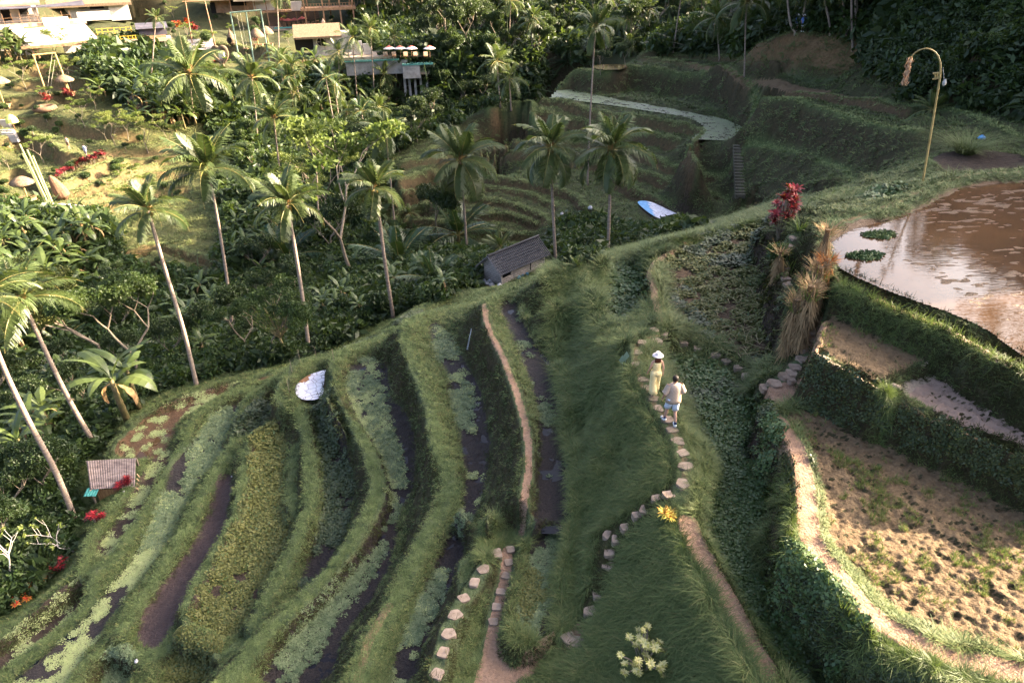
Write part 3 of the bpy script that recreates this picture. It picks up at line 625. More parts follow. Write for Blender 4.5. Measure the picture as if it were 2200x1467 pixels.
def frond_geo(L=3.2, droop=1.0, nl=44, wid=.62, seed=0, up=.3):
    r_ = np.random.default_rng(seed); t = np.linspace(0, 1, 15)
    ang = up-droop*1.7*t**1.35; ds = L/14
    y = np.concatenate([[0], np.cumsum(np.cos(ang[:-1])*ds)]); z = np.concatenate([[0], np.cumsum(np.sin(ang[:-1])*ds)])
    def pt(u): return np.stack([np.zeros_like(u), np.interp(u, t, y), np.interp(u, t, z)], -1)
    m = MB(); m.tube(pt(t), list(.035*(1-t)+.006), 4, cap=False); V1 = np.array(m.v); F1 = np.array(m.f)
    u = np.linspace(.13, .99, nl); V = []
    for sgn in (-1, 1):
        uu = np.clip(u+r_.normal(size=nl)*.006, .1, 1); b = pt(uu); tg = pt(np.clip(uu+.03, 0, 1))-pt(uu-.03); tg /= np.linalg.norm(tg, axis=1)[:, None]
        ln = L*.5*wid*np.sin(np.clip(uu*1.0+.12, 0, 1)*np.pi)**.55*(.8+.3*r_.random(nl))
        out = np.stack([np.full(nl, sgn*1.), np.zeros(nl), np.full(nl, .25)], 1)+tg*.75; out /= np.linalg.norm(out, axis=1)[:, None]
        w = np.cross(out, [0, 0, 1.]); w /= np.linalg.norm(w, axis=1)[:, None]+1e-9; w = w*.033+tg*.014
        hang = .35+.5*r_.random(nl)
        mid = b+out*(ln*.55)[:, None]; mid[:, 2] -= ln*.10*hang; tip = b+out*(ln*.9)[:, None]; tip[:, 2] -= ln*hang*.75
        V.append(np.stack([b-w*.6, b+w*.6, mid+w, mid-w, tip+w*.15, tip-w*.15], 1))
    V = np.concatenate(V); n = len(V); b = np.arange(n)[:, None]*6
    F = np.concatenate([np.concatenate([b, b+1, b+2, b+3], 1), np.concatenate([b+3, b+2, b+4, b+5], 1)])
    return joinv([(V1, F1), (V.reshape(-1, 3), F)])
def banana_leaf(L, w, droop, seed):
    r_ = np.random.default_rng(seed); k = 9; t = np.linspace(0, 1, k+1); ang = 1.15-droop*2.0*t**1.2; ds = L/k
    y = np.concatenate([[0], np.cumsum(np.cos(ang[:-1])*ds)]); z = np.concatenate([[0], np.cumsum(np.sin(ang[:-1])*ds)])
    ww = w*np.where(t < .14, .08, np.sin(np.clip((t-.10)/.9, 0, 1)*np.pi)**.5); ww[-1] = .02
    jag = 1+.12*r_.normal(size=k+1)
    L_ = np.stack([-ww*jag, y, z-ww*.28], 1); C_ = np.stack([np.zeros(k+1), y, z], 1); R_ = np.stack([ww*jag, y, z-ww*.28], 1)
    V = np.stack([L_, C_, R_], 1).reshape(-1, 3); i = np.arange(k)[:, None]*3
    return V, np.concatenate([np.concatenate([i, i+1, i+4, i+3], 1), np.concatenate([i+1, i+2, i+5, i+4], 1)])
def rotv(v, rx, rz):
    c, s = math.cos(rx), math.sin(rx); v = v@np.array([[1, 0, 0], [0, c, s], [0, -s, c]])
    c, s = math.cos(rz), math.sin(rz); return v@np.array([[c, s, 0], [-s, c, 0], [0, 0, 1]])
# ---- plant materials
m_bark = mat('palm_bark', (.17, .125, .095), (.40, .32, .255), .85, 2.2, .1, .02, True, stretch=(1, 1, 6))
m_wood = mat('branch_bark', (.16, .125, .09), (.28, .23, .17), .9, 5, .1, .02, True)
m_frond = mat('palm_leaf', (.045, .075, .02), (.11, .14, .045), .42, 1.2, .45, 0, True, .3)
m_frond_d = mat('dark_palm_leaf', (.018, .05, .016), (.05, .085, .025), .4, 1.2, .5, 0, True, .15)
m_rachis = mat('palm_stalk', (.16, .18, .05), (.30, .22, .08), .5, 4)
m_dead = mat('dead_leaf', (.20, .115, .05), (.36, .24, .12), .8, 5)
m_leafA = mat('leaf_mid', (.018, .045, .012), (.06, .09, .024), .5, .9, .35, 0, True, .3)
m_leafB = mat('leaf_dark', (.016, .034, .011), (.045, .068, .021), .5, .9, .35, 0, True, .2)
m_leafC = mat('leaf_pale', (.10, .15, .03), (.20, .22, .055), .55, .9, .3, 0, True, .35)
m_leafD = mat('leaf_sunlit', (.12, .11, .03), (.22, .16, .05), .6, .6, .3, 0, True, .3)  # warm sunlight of the far forest put into the leaf colour
m_ban = mat('banana_leaf', (.045, .075, .02), (.11, .145, .042), .38, .8, .5, 0, True, .3)
m_banst = mat('banana_stem', (.10, .095, .035), (.19, .14, .07), .6, 4)
m_red = mat('cordyline_red', (.16, .006, .014), (.055, .004, .01), .45, 9, .4, 0, True, .2)
m_redhi = mat('cordyline_bright', (.36, .01, .025), (.26, .02, .015), .4, 9, .4, 0, False, .25)
m_grassy = mat('reed_leaf', (.09, .15, .03), (.16, .20, .06), .5, 3, .3, 0, False, .3)
# ---- prototypes
FR = []
for k_, (d_, u_) in enumerate([(.42, .15), (.75, .2), (1.0, .2), (1.15, .1)]):
    v, f, mi = frond_geo(3.2, d_, 54, .60, 10+k_, u_); FR.append(mesh('frond', v, f, [m_rachis, m_frond], mi))
FRD = [mesh('frond', *frond_geo(3.2, d_, 46, .6, 20, .1)[:2], [m_rachis, m_frond_d], frond_geo(3.2, d_, 46, .6, 20, .1)[2]) for d_ in (.5, .8)]
v, f, mi = frond_geo(3.0, 1.0, 30, .5, 40, -.2); FDEAD = mesh('dead_frond', v, f, [m_dead, m_dead], mi)
def crown_plan(n, seed, lo=-55, hi=82):
    r_ = random.Random(seed); out = []
    for i in range(n):
        t = i/(n-1); el = hi+(lo-hi)*t**1.05+r_.uniform(-7, 7); out.append((i*2.39996+r_.uniform(-.3, .3), R(el), .72+.28*min(1, t*2.5)+r_.uniform(-.06, .06), el))
    return out
def crown_mesh(name, n, seed, s=1., dark=False, lo=-45):
    parts = []; mi = []
    for a, el, sc, eld in crown_plan(n, seed, lo):
        g = frond_geo(3.2*sc, .30 if eld > 55 else (.55 if eld > 15 else .8), 26, .6, seed+len(parts), 0)
        v = g[0].copy(); v = rotv(v, el, a); parts.append((v, g[1])); mi += list(g[2])
    v, f, _ = joinv(parts); return mesh(name, v, f, [m_rachis, m_frond_d if dark else m_frond], mi)
CROWN = [crown_mesh('crown', 17, s_) for s_ in (1, 2, 3, 4)]
CROWND = [crown_mesh('crown', 15, s_, dark=True, lo=-20) for s_ in (5, 6)]
m = MB()
for k_ in range(9):
    a = k_*.7; c = Vector((.17*math.cos(a), .17*math.sin(a), -.12-.1*(k_ % 3))); m.lathe([(.005, -.11), (.08, -.07), (.10, 0), (.07, .08), (.005, .11)], 7, c)
NUTS = m.me('coconuts', mat('coconut', (.25, .20, .05), (.30, .16, .04), .5, 5), sm=True)
m = MB()
for k_ in range(14):
    a = k_*2.4; m.tube([(0, 0, -.1), (.12*math.cos(a), .12*math.sin(a), .15), (.32*math.cos(a), .32*math.sin(a), .25+.2*(k_ % 3))], [.05, .04, .02], 5)
SHEATH = m.me('leaf_bases', mat('palm_sheath', (.36, .20, .07), (.22, .15, .07), .7, 6))
def Pv(base, px, py):                  # the point of the ray in the upright plane through base that faces the camera
    n = np.array([base[0], base[1], 0]); n /= np.linalg.norm(n); d = ray(px, py); t = ((base-CAM)@n)/(d@n); return CAM+d*t
def palm(pts, crad, label, fronds=20, seed=0, near=True, dark=False, tr=None, group='coconut palms of the valley', nuts=True, lean=None, base=None, lo=-22):
    """pts: trunk in the photo from base to top"""
    b = T(*pts[0]) if base is None else np.array(base); w = [b]+[Pv(b, *q) for q in pts[1:]]
    t = thing('coconut_palm', b, label, 'palm tree', group)
    ql = smooth([q-b for q in w], 6); dep = proj(b)[2]; r0 = (tr if tr else .15)*.86; crad = crad*.9
    ql[0][2] -= .3
    m = MB(); n = len(ql); m.tube(ql, [r0*(1.25 if i == 0 else 1-.38*i/n) for i in range(n)], 9); m.ob('trunk', t, m_bark, sm=True)
    top = w[-1]-b; s = crad*proj(w[-1])[2]/F/2.25
    ax = Vector(ql[-1]-ql[-2]).normalized()
    if near:
        for a, el, sc, eld in crown_plan(fronds, seed, lo):
            me_ = FR[0 if eld > 52 else 1 if eld > 22 else 2 if eld > -15 else 3]
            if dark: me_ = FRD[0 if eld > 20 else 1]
            f = obj('frond', me_, t, top); f.rotation_euler = (el, random.uniform(-.25, .25), a); f.scale = (s*sc,)*3
        obj('leaf_bases', SHEATH, t, top).scale = (s*.9,)*3
        if nuts: obj('coconuts', NUTS, t, top+np.array([0, 0, -.1*s])).scale = (s,)*3
    else:
        f = obj('crown', (CROWND[seed % 2] if dark else CROWN[seed % 4]), t, top); f.scale = (s,)*3; f.rotation_euler = (random.uniform(-.12, .12), random.uniform(-.12, .12), seed*1.7)
    return t
def limbs(m, p, d, L, r, depth, rnd, tips, spread=.55):
    q = [np.array(p)]; dd = np.array(d, float)
    for i in range(3):
        dd = dd+np.array([rnd.uniform(-.12, .12), rnd.uniform(-.12, .12), .05]); dd /= np.linalg.norm(dd); q.append(q[-1]+dd*L/3)
    m.tube(q, [r, r*.88, r*.76, r*.62], 6, cap=False)
    if depth == 0: tips.append(q[-1]); return
    for k_ in range(rnd.choice((2, 3))):
        a = rnd.uniform(0, 6.28); e = np.array([math.cos(a)*spread, math.sin(a)*spread, rnd.uniform(.0, .25)])
        limbs(m, q[-1] if k_ < 2 else q[2], dd+e, L*rnd.uniform(.72, .95), r*.6, depth-1, rnd, tips, spread)
def tree_proto(seed, H_, spread, n, leaf, blob, depth=2, droop=.3, asp=.45, trunk=.42, zs=.7):
    rnd = random.Random(seed); m = MB(); tips = []
    limbs(m, (0, 0, -.3), (rnd.uniform(-.08, .08), rnd.uniform(-.08, .08), 1), H_*trunk, H_*.015+.02, depth, rnd, tips, spread)
    tips = np.array(tips); k = H_/max(tips[:, 2].max()+blob*zs, .1); V = np.array(m.v)*k; m.v = [tuple(q) for q in V]; tips = tips*k
    bl = [(*t_, blob*rnd.uniform(.7, 1.25), zs) for t_ in tips]
    v, f = leafcloud(bl, n, leaf, droop, asp=asp)
    return m, (v, f)
TP = {}
def tproto(name, mleaf, *a, **k):
    m, (v, f) = tree_proto(*a, **k); TP.setdefault(name, []).append((m.me('trunk', m_wood), mesh('crown', v, f, [mleaf])))
for s_ in (1, 2, 3): tproto('broad', m_leafA, s_, 8, .9, 5200, .17, 1.35, 2)
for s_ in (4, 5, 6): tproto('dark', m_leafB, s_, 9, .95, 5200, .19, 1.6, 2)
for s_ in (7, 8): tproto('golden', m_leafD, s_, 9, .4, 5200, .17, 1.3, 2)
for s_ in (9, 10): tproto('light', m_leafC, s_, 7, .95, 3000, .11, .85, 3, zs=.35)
for s_ in (11, 12): tproto('airy', m_leafA, s_, 7, 1.05, 11000, .085, .62, 4, trunk=.30)
m_leafP = mat('leaf_olive', (.07, .09, .02), (.15, .15, .04), .55, .9, .3, 0, True, .3)
for s_ in (21, 22): tproto('airyp', m_leafP, s_, 7, 1.05, 9000, .085, .62, 4, trunk=.30)
for s_ in (13, 14): tproto('bush', m_leafA, s_, 2.6, .9, 2600, .13, .8, 1, trunk=.25)
for s_ in (15, 16): tproto('dbush', m_leafB, s_, 2.8, .9, 2600, .15, .85, 1, trunk=.25)
def tree(kind, p, h, label, seed=0, group=None, cat='tree', name=None, lean=0):
    base = {'broad': 8, 'dark': 9, 'golden': 9, 'light': 7, 'airy': 7, 'airyp': 7, 'bush': 2.6, 'dbush': 2.8}[kind]
    pr = TP[kind][seed % len(TP[kind])]; s = h/base
    t = thing(name or {'bush': 'shrub', 'dbush': 'shrub'}.get(kind, 'broadleaf_tree'), p, label, cat, group, rz=(seed*2.1) % 6.28, s=s)
    obj('trunk', pr[0], t); obj('crown', pr[1], t); return t
BAN = []
for s_ in range(5):
    r_ = random.Random(s_+50); st = MB(); parts = []; h = 1.5+.3*s_*.5
    st.tube([(0, 0, -.2), (.03, .02, h*.5), (.0, .05, h)], [.13, .11, .07], 7)
    nl = 8
    for i in range(nl):
        v, f = banana_leaf(r_.uniform(1.5, 2.1), r_.uniform(.18, .27), (.6+.75*i/nl), s_*31+i); v = rotv(v, r_.uniform(-.1, .25)-.5*i/nl, i*2.4+r_.uniform(-.3, .3)); v = v+[0, 0, h-.05*i]; parts.append((v, f))
    v, f, mi = joinv(parts); dead = []
    for i in range(2):
        q, g = banana_leaf(1.3, .12, 1.1, s_+i); q = rotv(q, -1.3, i*3+s_); q = q+[0, 0, h-.2]; dead.append((q, g))
    v2, f2, _ = joinv(dead); V, F_, mm = joinv([(v, f), (v2, f2)])
    BAN.append((st.me('stem', m_banst, sm=True), mesh('leaves', V, F_, [m_ban, m_dead], [0]*len(f)+[1]*len(f2))))
def banana(p, s, label, seed=0, group=None):
    t = thing('banana_plant', p, label, 'banana plant', group, rz=(seed*1.3) % 6.28, s=s)
    obj('stem', BAN[seed % 5][0], t); obj('leaves', BAN[seed % 5][1], t); return t
# ------------------------------------------------------------------ ground cover ("stuff"): geometry-node instances of small clumps
def gn_tree(coll):
    g = bpy.data.node_groups.new('scatter', 'GeometryNodeTree')
    g.interface.new_socket('Geometry', in_out='INPUT', socket_type='NodeSocketGeometry'); g.interface.new_socket('Geometry', in_out='OUTPUT', socket_type='NodeSocketGeometry')
    N = g.nodes.new; L = g.links.new; i = N('NodeGroupInput'); o = N('NodeGroupOutput'); p = N('GeometryNodeInstanceOnPoints'); c = N('GeometryNodeCollectionInfo')
    c.inputs[0].default_value = coll; c.inputs['Separate Children'].default_value = True; c.inputs['Reset Children'].default_value = True
    def at(n, t):
        a = N('GeometryNodeInputNamedAttribute'); a.data_type = t; a.inputs[0].default_value = n; return a.outputs[0]
    L(i.outputs[0], p.inputs['Points']); L(c.outputs[0], p.inputs['Instance']); p.inputs['Pick Instance'].default_value = True
    L(at('rot', 'FLOAT_VECTOR'), p.inputs['Rotation']); L(at('scl', 'FLOAT'), p.inputs['Scale']); L(at('pick', 'INT'), p.inputs['Instance Index']); L(p.outputs[0], o.inputs[0])
    return g
def scatter(name, pts, scl, protos, kindlabel=None, tilt=.25, sink=0, slope=.6, flatten=None):
    coll = bpy.data.collections.new(name+'_parts')
    for k_, me_ in enumerate(protos):
        q = bpy.data.objects.new('%s_clump_%02d' % (name, k_), me_); coll.objects.link(q)
    me = bpy.data.meshes.new(name); n = len(pts); me.vertices.add(n); me.vertices.foreach_set('co', (pts-[0, 0, sink]).astype(np.float32).ravel())
    e = .15; gx = (H(pts[:, 0]+e, pts[:, 1])-H(pts[:, 0]-e, pts[:, 1]))/(2*e); gy = (H(pts[:, 0], pts[:, 1]+e)-H(pts[:, 0], pts[:, 1]-e))/(2*e)
    ax = np.clip(np.arctan(gy)*slope, -1, 1); ay = np.clip(-np.arctan(gx)*slope, -1, 1)
    # z-rotation is applied first in XYZ order only for the outer axes, so bake the tilt in the turned frame
    rz = rng.random(n)*6.283; c, s = np.cos(rz), np.sin(rz)
    from mathutils import Euler
    rot = np.stack([ax+rng.normal(size=n)*tilt*.4, ay+rng.normal(size=n)*tilt*.4, np.zeros(n)], 1)
    rot[:, 2] = rz
    # Rz first then tilt: matrix = Ry*Rx*Rz  -> convert
    out = np.zeros((n, 3), np.float32)
    cx, sx, cy, sy, cz, sz = np.cos(rot[:, 0]), np.sin(rot[:, 0]), np.cos(rot[:, 1]), np.sin(rot[:, 1]), c, s
    m20 = -sy*cz+cy*sx*sz; m21 = sy*sz+cy*sx*cz; m22 = cy*cx; m10 = cx*sz; m00 = cy*cz+sy*sx*sz
    out[:, 1] = -np.arcsin(np.clip(m20, -1, 1)); out[:, 0] = np.arctan2(m21, m22); out[:, 2] = np.arctan2(m10, m00)
    a = me.attributes.new('rot', 'FLOAT_VECTOR', 'POINT'); a.data.foreach_set('vector', out.ravel())
    a = me.attributes.new('scl', 'FLOAT', 'POINT'); a.data.foreach_set('value', np.asarray(scl, np.float32))
    a = me.attributes.new('pick', 'INT', 'POINT'); a.data.foreach_set('value', rng.integers(0, len(protos), n).astype(np.int32))
    o = obj(name, me); md = o.modifiers.new('scatter', 'NODES'); md.node_group = gn_tree(coll)
    o['kind'] = 'stuff'
    if kindlabel: o['label'], o['category'] = kindlabel
    return o
# candidate points, even in the log-polar plane so that density falls with distance
def cand(n, r0=7, r1=130, a0=-54, a1=50):
    l = rng.uniform(math.log(r0), math.log(r1), n); a = rng.uniform(R(a0), R(a1), n); r = np.exp(l); x = r*np.sin(a); y = r*np.cos(a)
    return x, y, r
def inframe(x, y, m=160):
    z = H(x, y); v = np.stack([x, y, z], 1)-CAM; d = v@fwd; px = 1100+F*(v@c_r)/d; py = 733.5-F*(v@c_u)/d
    return (d > 1) & (px > -m) & (px < 2200+m*(3 if m < 130 else 1)) & (py > -m) & (py < 1467+m), px, py, z
def inpx(poly, px, py): return inpoly(np.array(poly, float), px, py)
JUNGLE = [[(-200,455),(60,470),(240,480),(260,560),(330,600),(470,600),(500,480),(470,400),(560,400),(650,500),(760,520),(830,500),(960,560),(1040,560),(1030,612),(960,640),(850,672),(740,738),(640,770),(430,815),(310,855),(240,915),(215,970),(160,1000),(165,1130),(120,1230),(50,1290),(-200,1420)],
 [(470,180),(600,190),(700,170),(960,215),(1180,195),(1040,238),(900,300),(825,345),(840,400),(800,480),(640,500),(560,400),(500,330),(440,260)],
 [(760,-300),(1640,-300),(1640,85),(1600,112),(1380,112),(1230,130),(1180,180),(960,225),(900,150),(760,90)],
 [(1640,-300),(2600,-300),(2600,290),(2200,245),(2040,222),(1950,210),(1880,140),(1855,80),(1780,65),(1700,60),(1640,80)],
 [(200,130),(300,100),(420,150),(480,200),(440,260),(330,240),(220,200)],
 [(1080,560),(1180,545),(1290,560),(1230,575),(1190,545)], [(1200,480),(1330,500),(1440,505),(1520,498),(1450,515),(1290,545),(1200,560)]]
def injungle(px, py):
    m = np.zeros(px.shape, bool)
    for q in JUNGLE: m |= inpx(q, px, py)
    return m
def cover(x, y):  # zones that carry no grass
    return MZ('dirt', x, y)*2.5+MZ('nograss', x, y)+sum(MZ(k, x, y) for k in ( 'bare', 'wm', 'purple', 'pool', 'pondbed', 'duckpond', 'rimwall', 'brown'))
m_g1 = mat('grass_blade', (.032, .06, .014), (.135, .165, .05), .6, .35, .25, 0, True, rw=.7)
m_g2 = mat('grass_dry', (.13, .15, .045), (.21, .18, .07), .6, 2, .3, 0, True)
def gmesh(parts_mats):
    parts = [p for p, _ in parts_mats]; v, f, mi = joinv(parts); return mesh('clump', v, f, [m_ for _, m_ in parts_mats], mi)
LAWN = [gmesh([(blades(14, .15, .06, .015, 1.1, .7, 2), m_g1), (blades(3, .15, .06, .014, 1, .6, 2), m_g2)]) for _ in range(4)]
m_g3 = mat('crest_grass', (.055, .09, .027), (.165, .20, .075), .65, .5, .2, 0, True, rw=.6)
m_g4 = mat('sunlit_rim_blade', (.07, .12, .03), (.17, .20, .06), .5, .5, .3, 0, True, .3)  # lighter copy of the grass, with the rim's sunlight in its colour
CRST = [gmesh([(blades(16, .14, .05, .014, 1.1, .7, 2), m_g3)]) for _ in range(3)]
m_g5 = mat('pale_slope_grass', (.06, .09, .028), (.17, .18, .06), .65, .3, .2, 0, True)  # paler, yellower copy of the far grass for the left hillside
FARD = [gmesh([(blades(12, .35, .2, .05, 1.0, .8, 2), m_g5)]) for _ in range(3)]
m_g6 = mat('far_terrace_grass', (.05, .075, .018), (.155, .17, .05), .65, .3, .2, 0, True, rw=.6); m_g7 = mat('terrace_edge_blade', (.12, .16, .05), (.23, .26, .10), .65, .5, .2, 0, True)
FARG = [gmesh([(blades(12, .35, .2, .05, 1.0, .8, 2), m_g6)]) for _ in range(3)]
FARC = [gmesh([(blades(14, .3, .13, .055, 1.0, .8, 2), m_g7)]) for _ in range(3)]
LONG = [gmesh([(blades(18, .14, .19, .015, .9, 1.1, 3), m_g1), (blades(3, .14, .2, .013, .8, .6, 3), m_g2)]) for _ in range(4)]
FARG = [gmesh([(blades(12, .35, .2, .05, 1.0, .8, 2), m_g1)]) for _ in range(3)]
x, y, r = cand(190000, 7, 46); ok, px, py, z = inframe(x, y, 120); cv = cover(x, y); jn = injungle(px, py)
ok &= (cv < .2) & ~jn & (rng.random(len(x)) > MZ('dirt2', x, y)*.7); x, y, r, z, px, py = [q[ok] for q in (x, y, r, z, px, py)]
e = .3; slope_ = np.hypot(H(x+e, y)-H(x-e, y), H(x, y+e)-H(x, y-e))/(2*e)
lush = (px > 1180) & (px < 1720) & (slope_ > .12) | (vnoise(x*.9, y*.9, 8) > .74) & (slope_ < .4) & (px > 1000) | (px > 1240) & (py > 1050) & (px < 1560)
lush |= (px > 1180) & (py < 700) & (px < 1650)
kp = rng.random(len(x)) > np.clip((slope_-.55)/.5, 0, .93)*(np.where((px > 1200) & (px < 1650), .25, 1)); x, y, r, z, px, py, lush, slope_ = [q[kp] for q in (x, y, r, z, px, py, lush, slope_)]
P_ = np.stack([x, y, z], 1); sc = .75+.6*rng.random(len(x)); sc *= np.clip(r/20, .75, 1.5)
cr = (MZ('crest', x, y) > .35) & ~(lush & (slope_ > .5)); lush &= ~cr
scatter('grass', P_[~lush & ~cr], sc[~lush & ~cr], LAWN); scatter('bund_grass', P_[cr], sc[cr], CRST); scatter('long_grass', P_[lush], sc[lush]*1.0, LONG)
x, y, r = cand(90000, 44, 125); ok, px, py, z = inframe(x, y, 60); cv = cover(x, y); ok &= (cv < .4) & ~injungle(px, py) & (MZ('path', x, y) < .5) & (rng.random(len(x)) > MZ('bank', x, y)*1.1)
x, y, r, z = [q[ok] for q in (x, y, r, z)]; cr = MZ('grasstop', x, y) > .3; sc = (.7+.7*rng.random(len(x)))*np.clip(r/75, .6, 1.3); P_ = np.stack([x, y, z], 1); kk = ~cr & (rng.random(len(x)) < .6)
dry = kk & (MZ('paleslope', x, y) > .4); kk &= ~dry
scatter('hillside_grass', P_[kk], sc[kk], FARG); scatter('pale_hillside_grass', P_[dry], sc[dry], FARD)
ed = []
for w3 in STEPS:
    d_ = np.r_[0, np.cumsum(np.hypot(*(w3[1:, :2]-w3[:-1, :2]).T))]; n_ = int(d_[-1]/.12)+2; u = rng.uniform(0, d_[-1], n_); q = np.stack([np.interp(u, d_, w3[:, k]) for k in range(3)], 1); q[:, :2] += rng.normal(size=(n_, 2))*.16; q[:, 2] = H(q[:, 0], q[:, 1]); ed.append(q)
ed = np.concatenate(ed); scatter('terrace_edge_grass', ed, .6+.5*rng.random(len(ed)), FARC)
# weeds in the plots
def rosette(n, rad, leaf, h, m_, lift=.4):
    a = rng.random(n)*6.283; rr_ = rad*np.sqrt(rng.random(n)); c = np.stack([rr_*np.cos(a), rr_*np.sin(a), h*(.15+.85*rng.random(n))*(1-(rr_/rad)**2*.6)], 1)
    d = rdir(n); d[:, 2] = np.abs(d[:, 2])*lift; d /= np.linalg.norm(d, axis=1)[:, None]; w = np.cross(d, [0, 0, 1.]); w /= np.linalg.norm(w, axis=1)[:, None]+1e-9; w[:, 2] += rng.normal(size=n)*.3
    s = leaf*(.6+.8*rng.random(n)); return quads(c, d*s[:, None], w*(s*.55)[:, None]), m_
m_w1 = mat('weed_green', (.03, .07, .018), (.09, .13, .035), .5, 2, .4, 0, True)
m_w2 = mat('weed_dark', (.022, .042, .014), (.065, .08, .028), .5, 2, .4, 0, True)
m_w3 = mat('weed_bluish', (.06, .095, .04), (.185, .22, .11), .6, 2, .3, 0, True, rw=.7)
m_w4 = mat('scum_pale', (.22, .27, .10), (.32, .34, .16), .7, 3, .2, 0, True)
m_w5 = mat('weed_olive', (.075, .085, .02), (.13, .125, .035), .6, 2, .3, 0, True)
W1 = [gmesh([rosette(26, .20, .05, .13, m_w1), rosette(6, .2, .04, .1, m_w5)]) for _ in range(3)]
W2 = [gmesh([rosette(26, .20, .045, .12, m_w2)]) for _ in range(3)]
W3 = [gmesh([rosette(26, .17, .042, .06, m_w3, .3)]) for _ in range(3)]
W4 = [gmesh([rosette(30, .15, .026, .02, m_w4, .1)]) for _ in range(3)]
W5 = [gmesh([rosette(26, .18, .045, .11, m_w5), rosette(8, .18, .04, .1, m_w1)]) for _ in range(3)]
x, y, r = cand(240000, 7, 46); ok, px, py, z = inframe(x, y, 100); nn = fbm(x*.7, y*.7, 91, 4); n2_ = fbm(x*2.6, y*2.6, 92, 3); n1_ = fbm(x*.25, y*.25, 93, 3)
def F_(name):
    z_, w_, s_, m_ = FLATS[name]; mm = np.zeros((NL, NA), bool); mm[s_][m_] = True; return MZ(mm, x, y)
zw = {k: F_(k) for k in FLATS if k in ('channel','channel_end','bank_field','middle_field','dark_field','weedy_field','scum_field','curl_field','brown_pool','strip_field','outer_field','upper_shelf','dark_plot','big_field','deep_plot','side_plot','corner_mud','small_hole','mid_shelf','purple_mud','second_field','right_field')}
S = lambda m_: ok & m_
def put(name, m_, pr, s_=1., dz=0., tilt=.3):
    k_ = np.where(m_)[0]
    if len(k_): scatter(name, np.stack([x, y, z+dz], 1)[k_], (s_*(.6+.8*rng.random(len(x)))*np.clip(r/20, .7, 1.8))[k_], pr, tilt=tilt)
put('field_weeds', S((zw['deep_plot']) & (nn+.3*n2_ > .52)) | S(zw['dark_plot'] & (nn > .36)) | S(zw['side_plot']), W1, 1.05)
put('dark_weeds', S(zw['dark_field'] & (nn+.4*n2_ > .60)) | S(zw['deep_plot'] & (nn+.3*n2_ <= .60) & (n2_ > .45)) | S((zw['curl_field'] | zw['upper_shelf']) & (n2_ > .42)) | S(zw['big_field'] & (nn > .60)), W2, .95)
put('olive_weeds', S(zw['weedy_field'] & (nn+.4*n2_ > .54)) | S(zw['channel_end'] & (n2_ > .5) & (nn > .5)) | S(zw['corner_mud'] & (nn > .5)) | S(zw['big_field'] & (n2_ > .57) & (nn <= .60)), W5, .9)
edge = rng.normal(size=len(x))*6
leftC = inpx([(740,760),(800,760),(815,800),(830,900),(862,980),(868,1060),(842,1150),(800,1240),(720,1330),(660,1467),(560,1467),(600,1390),(700,1260),(780,1160),(830,1080),(800,960),(745,860)], px+edge, py)
topB = inpx([(920,690),(960,715),(985,760),(1010,830),(1020,900),(1020,935),(960,900),(935,800)], px+edge, py) | inpx([(1005,1015),(1045,1015),(1040,1090),(1000,1150),(975,1150)], px+edge, py) | inpx([(900,1250),(960,1215),(950,1290),(900,1380),(880,1467),(835,1467),(860,1360)], px+edge, py)
put('water_weeds', S((zw['middle_field'] & leftC & (nn+.3*n2_ > .60)) | (zw['bank_field'] & topB & (nn+.3*n2_ > .56)) | (zw['channel'] & ((px-1100-.35*(py-640)*(py < 930)-100*(py >= 930) < 0) | (py < 680)) & (nn+.35*n2_ > .68)) | (zw['channel_end'] & (nn+.3*n2_ > .55)) | (zw['scum_field'] & (py < 1180) & (nn+.3*n2_ > .62)) | (zw['small_hole'] & (nn > .4))) & (rng.random(len(x)) < .8), W3, .68, .015)
put('pale_scum', S((zw['scum_field'] & (py > 1120) & (n2_*.4+nn > .56) & (nn < .75)) | (zw['scum_field'] & (nn+.3*n2_ > .66)) | (zw['strip_field'] & (n2_ > .56)) | (zw['outer_field'] & (n2_ > .52)) | (zw['middle_field'] & leftC & (py < 1100) & (n2_ > .47)) | (zw['bank_field'] & topB & (n2_ > .55)) | (zw['brown_pool'] & (n2_ > .60)) | (zw['channel_end'] & (py > 1270) & (px < 1160) & (n2_ > .45))), W4, .75, .02, .05)
# stubble and sprouting shoots
ST = [gmesh([(blades(7, .05, .20, .016, .45, .4, 2), m_grassy), (blades(5, .06, .12, .014, .8, .4, 2), mat('stubble_dry', (.20, .15, .055), (.30, .22, .10), .8, 3))]) for _ in range(4)]
stz = inpx([(1760,960),(1900,1000),(2060,1080),(2200,1150),(2200,1300),(2060,1260),(1900,1170),(1800,1080)], px, py)
put('stubble', S(zw['right_field'] & ((n2_ > .56) & (rng.random(len(x)) < np.where(stz, .9, .42)))) | S(zw['second_field'] & (n2_ > .55) & (rng.random(len(x)) < .25)), ST, .62)
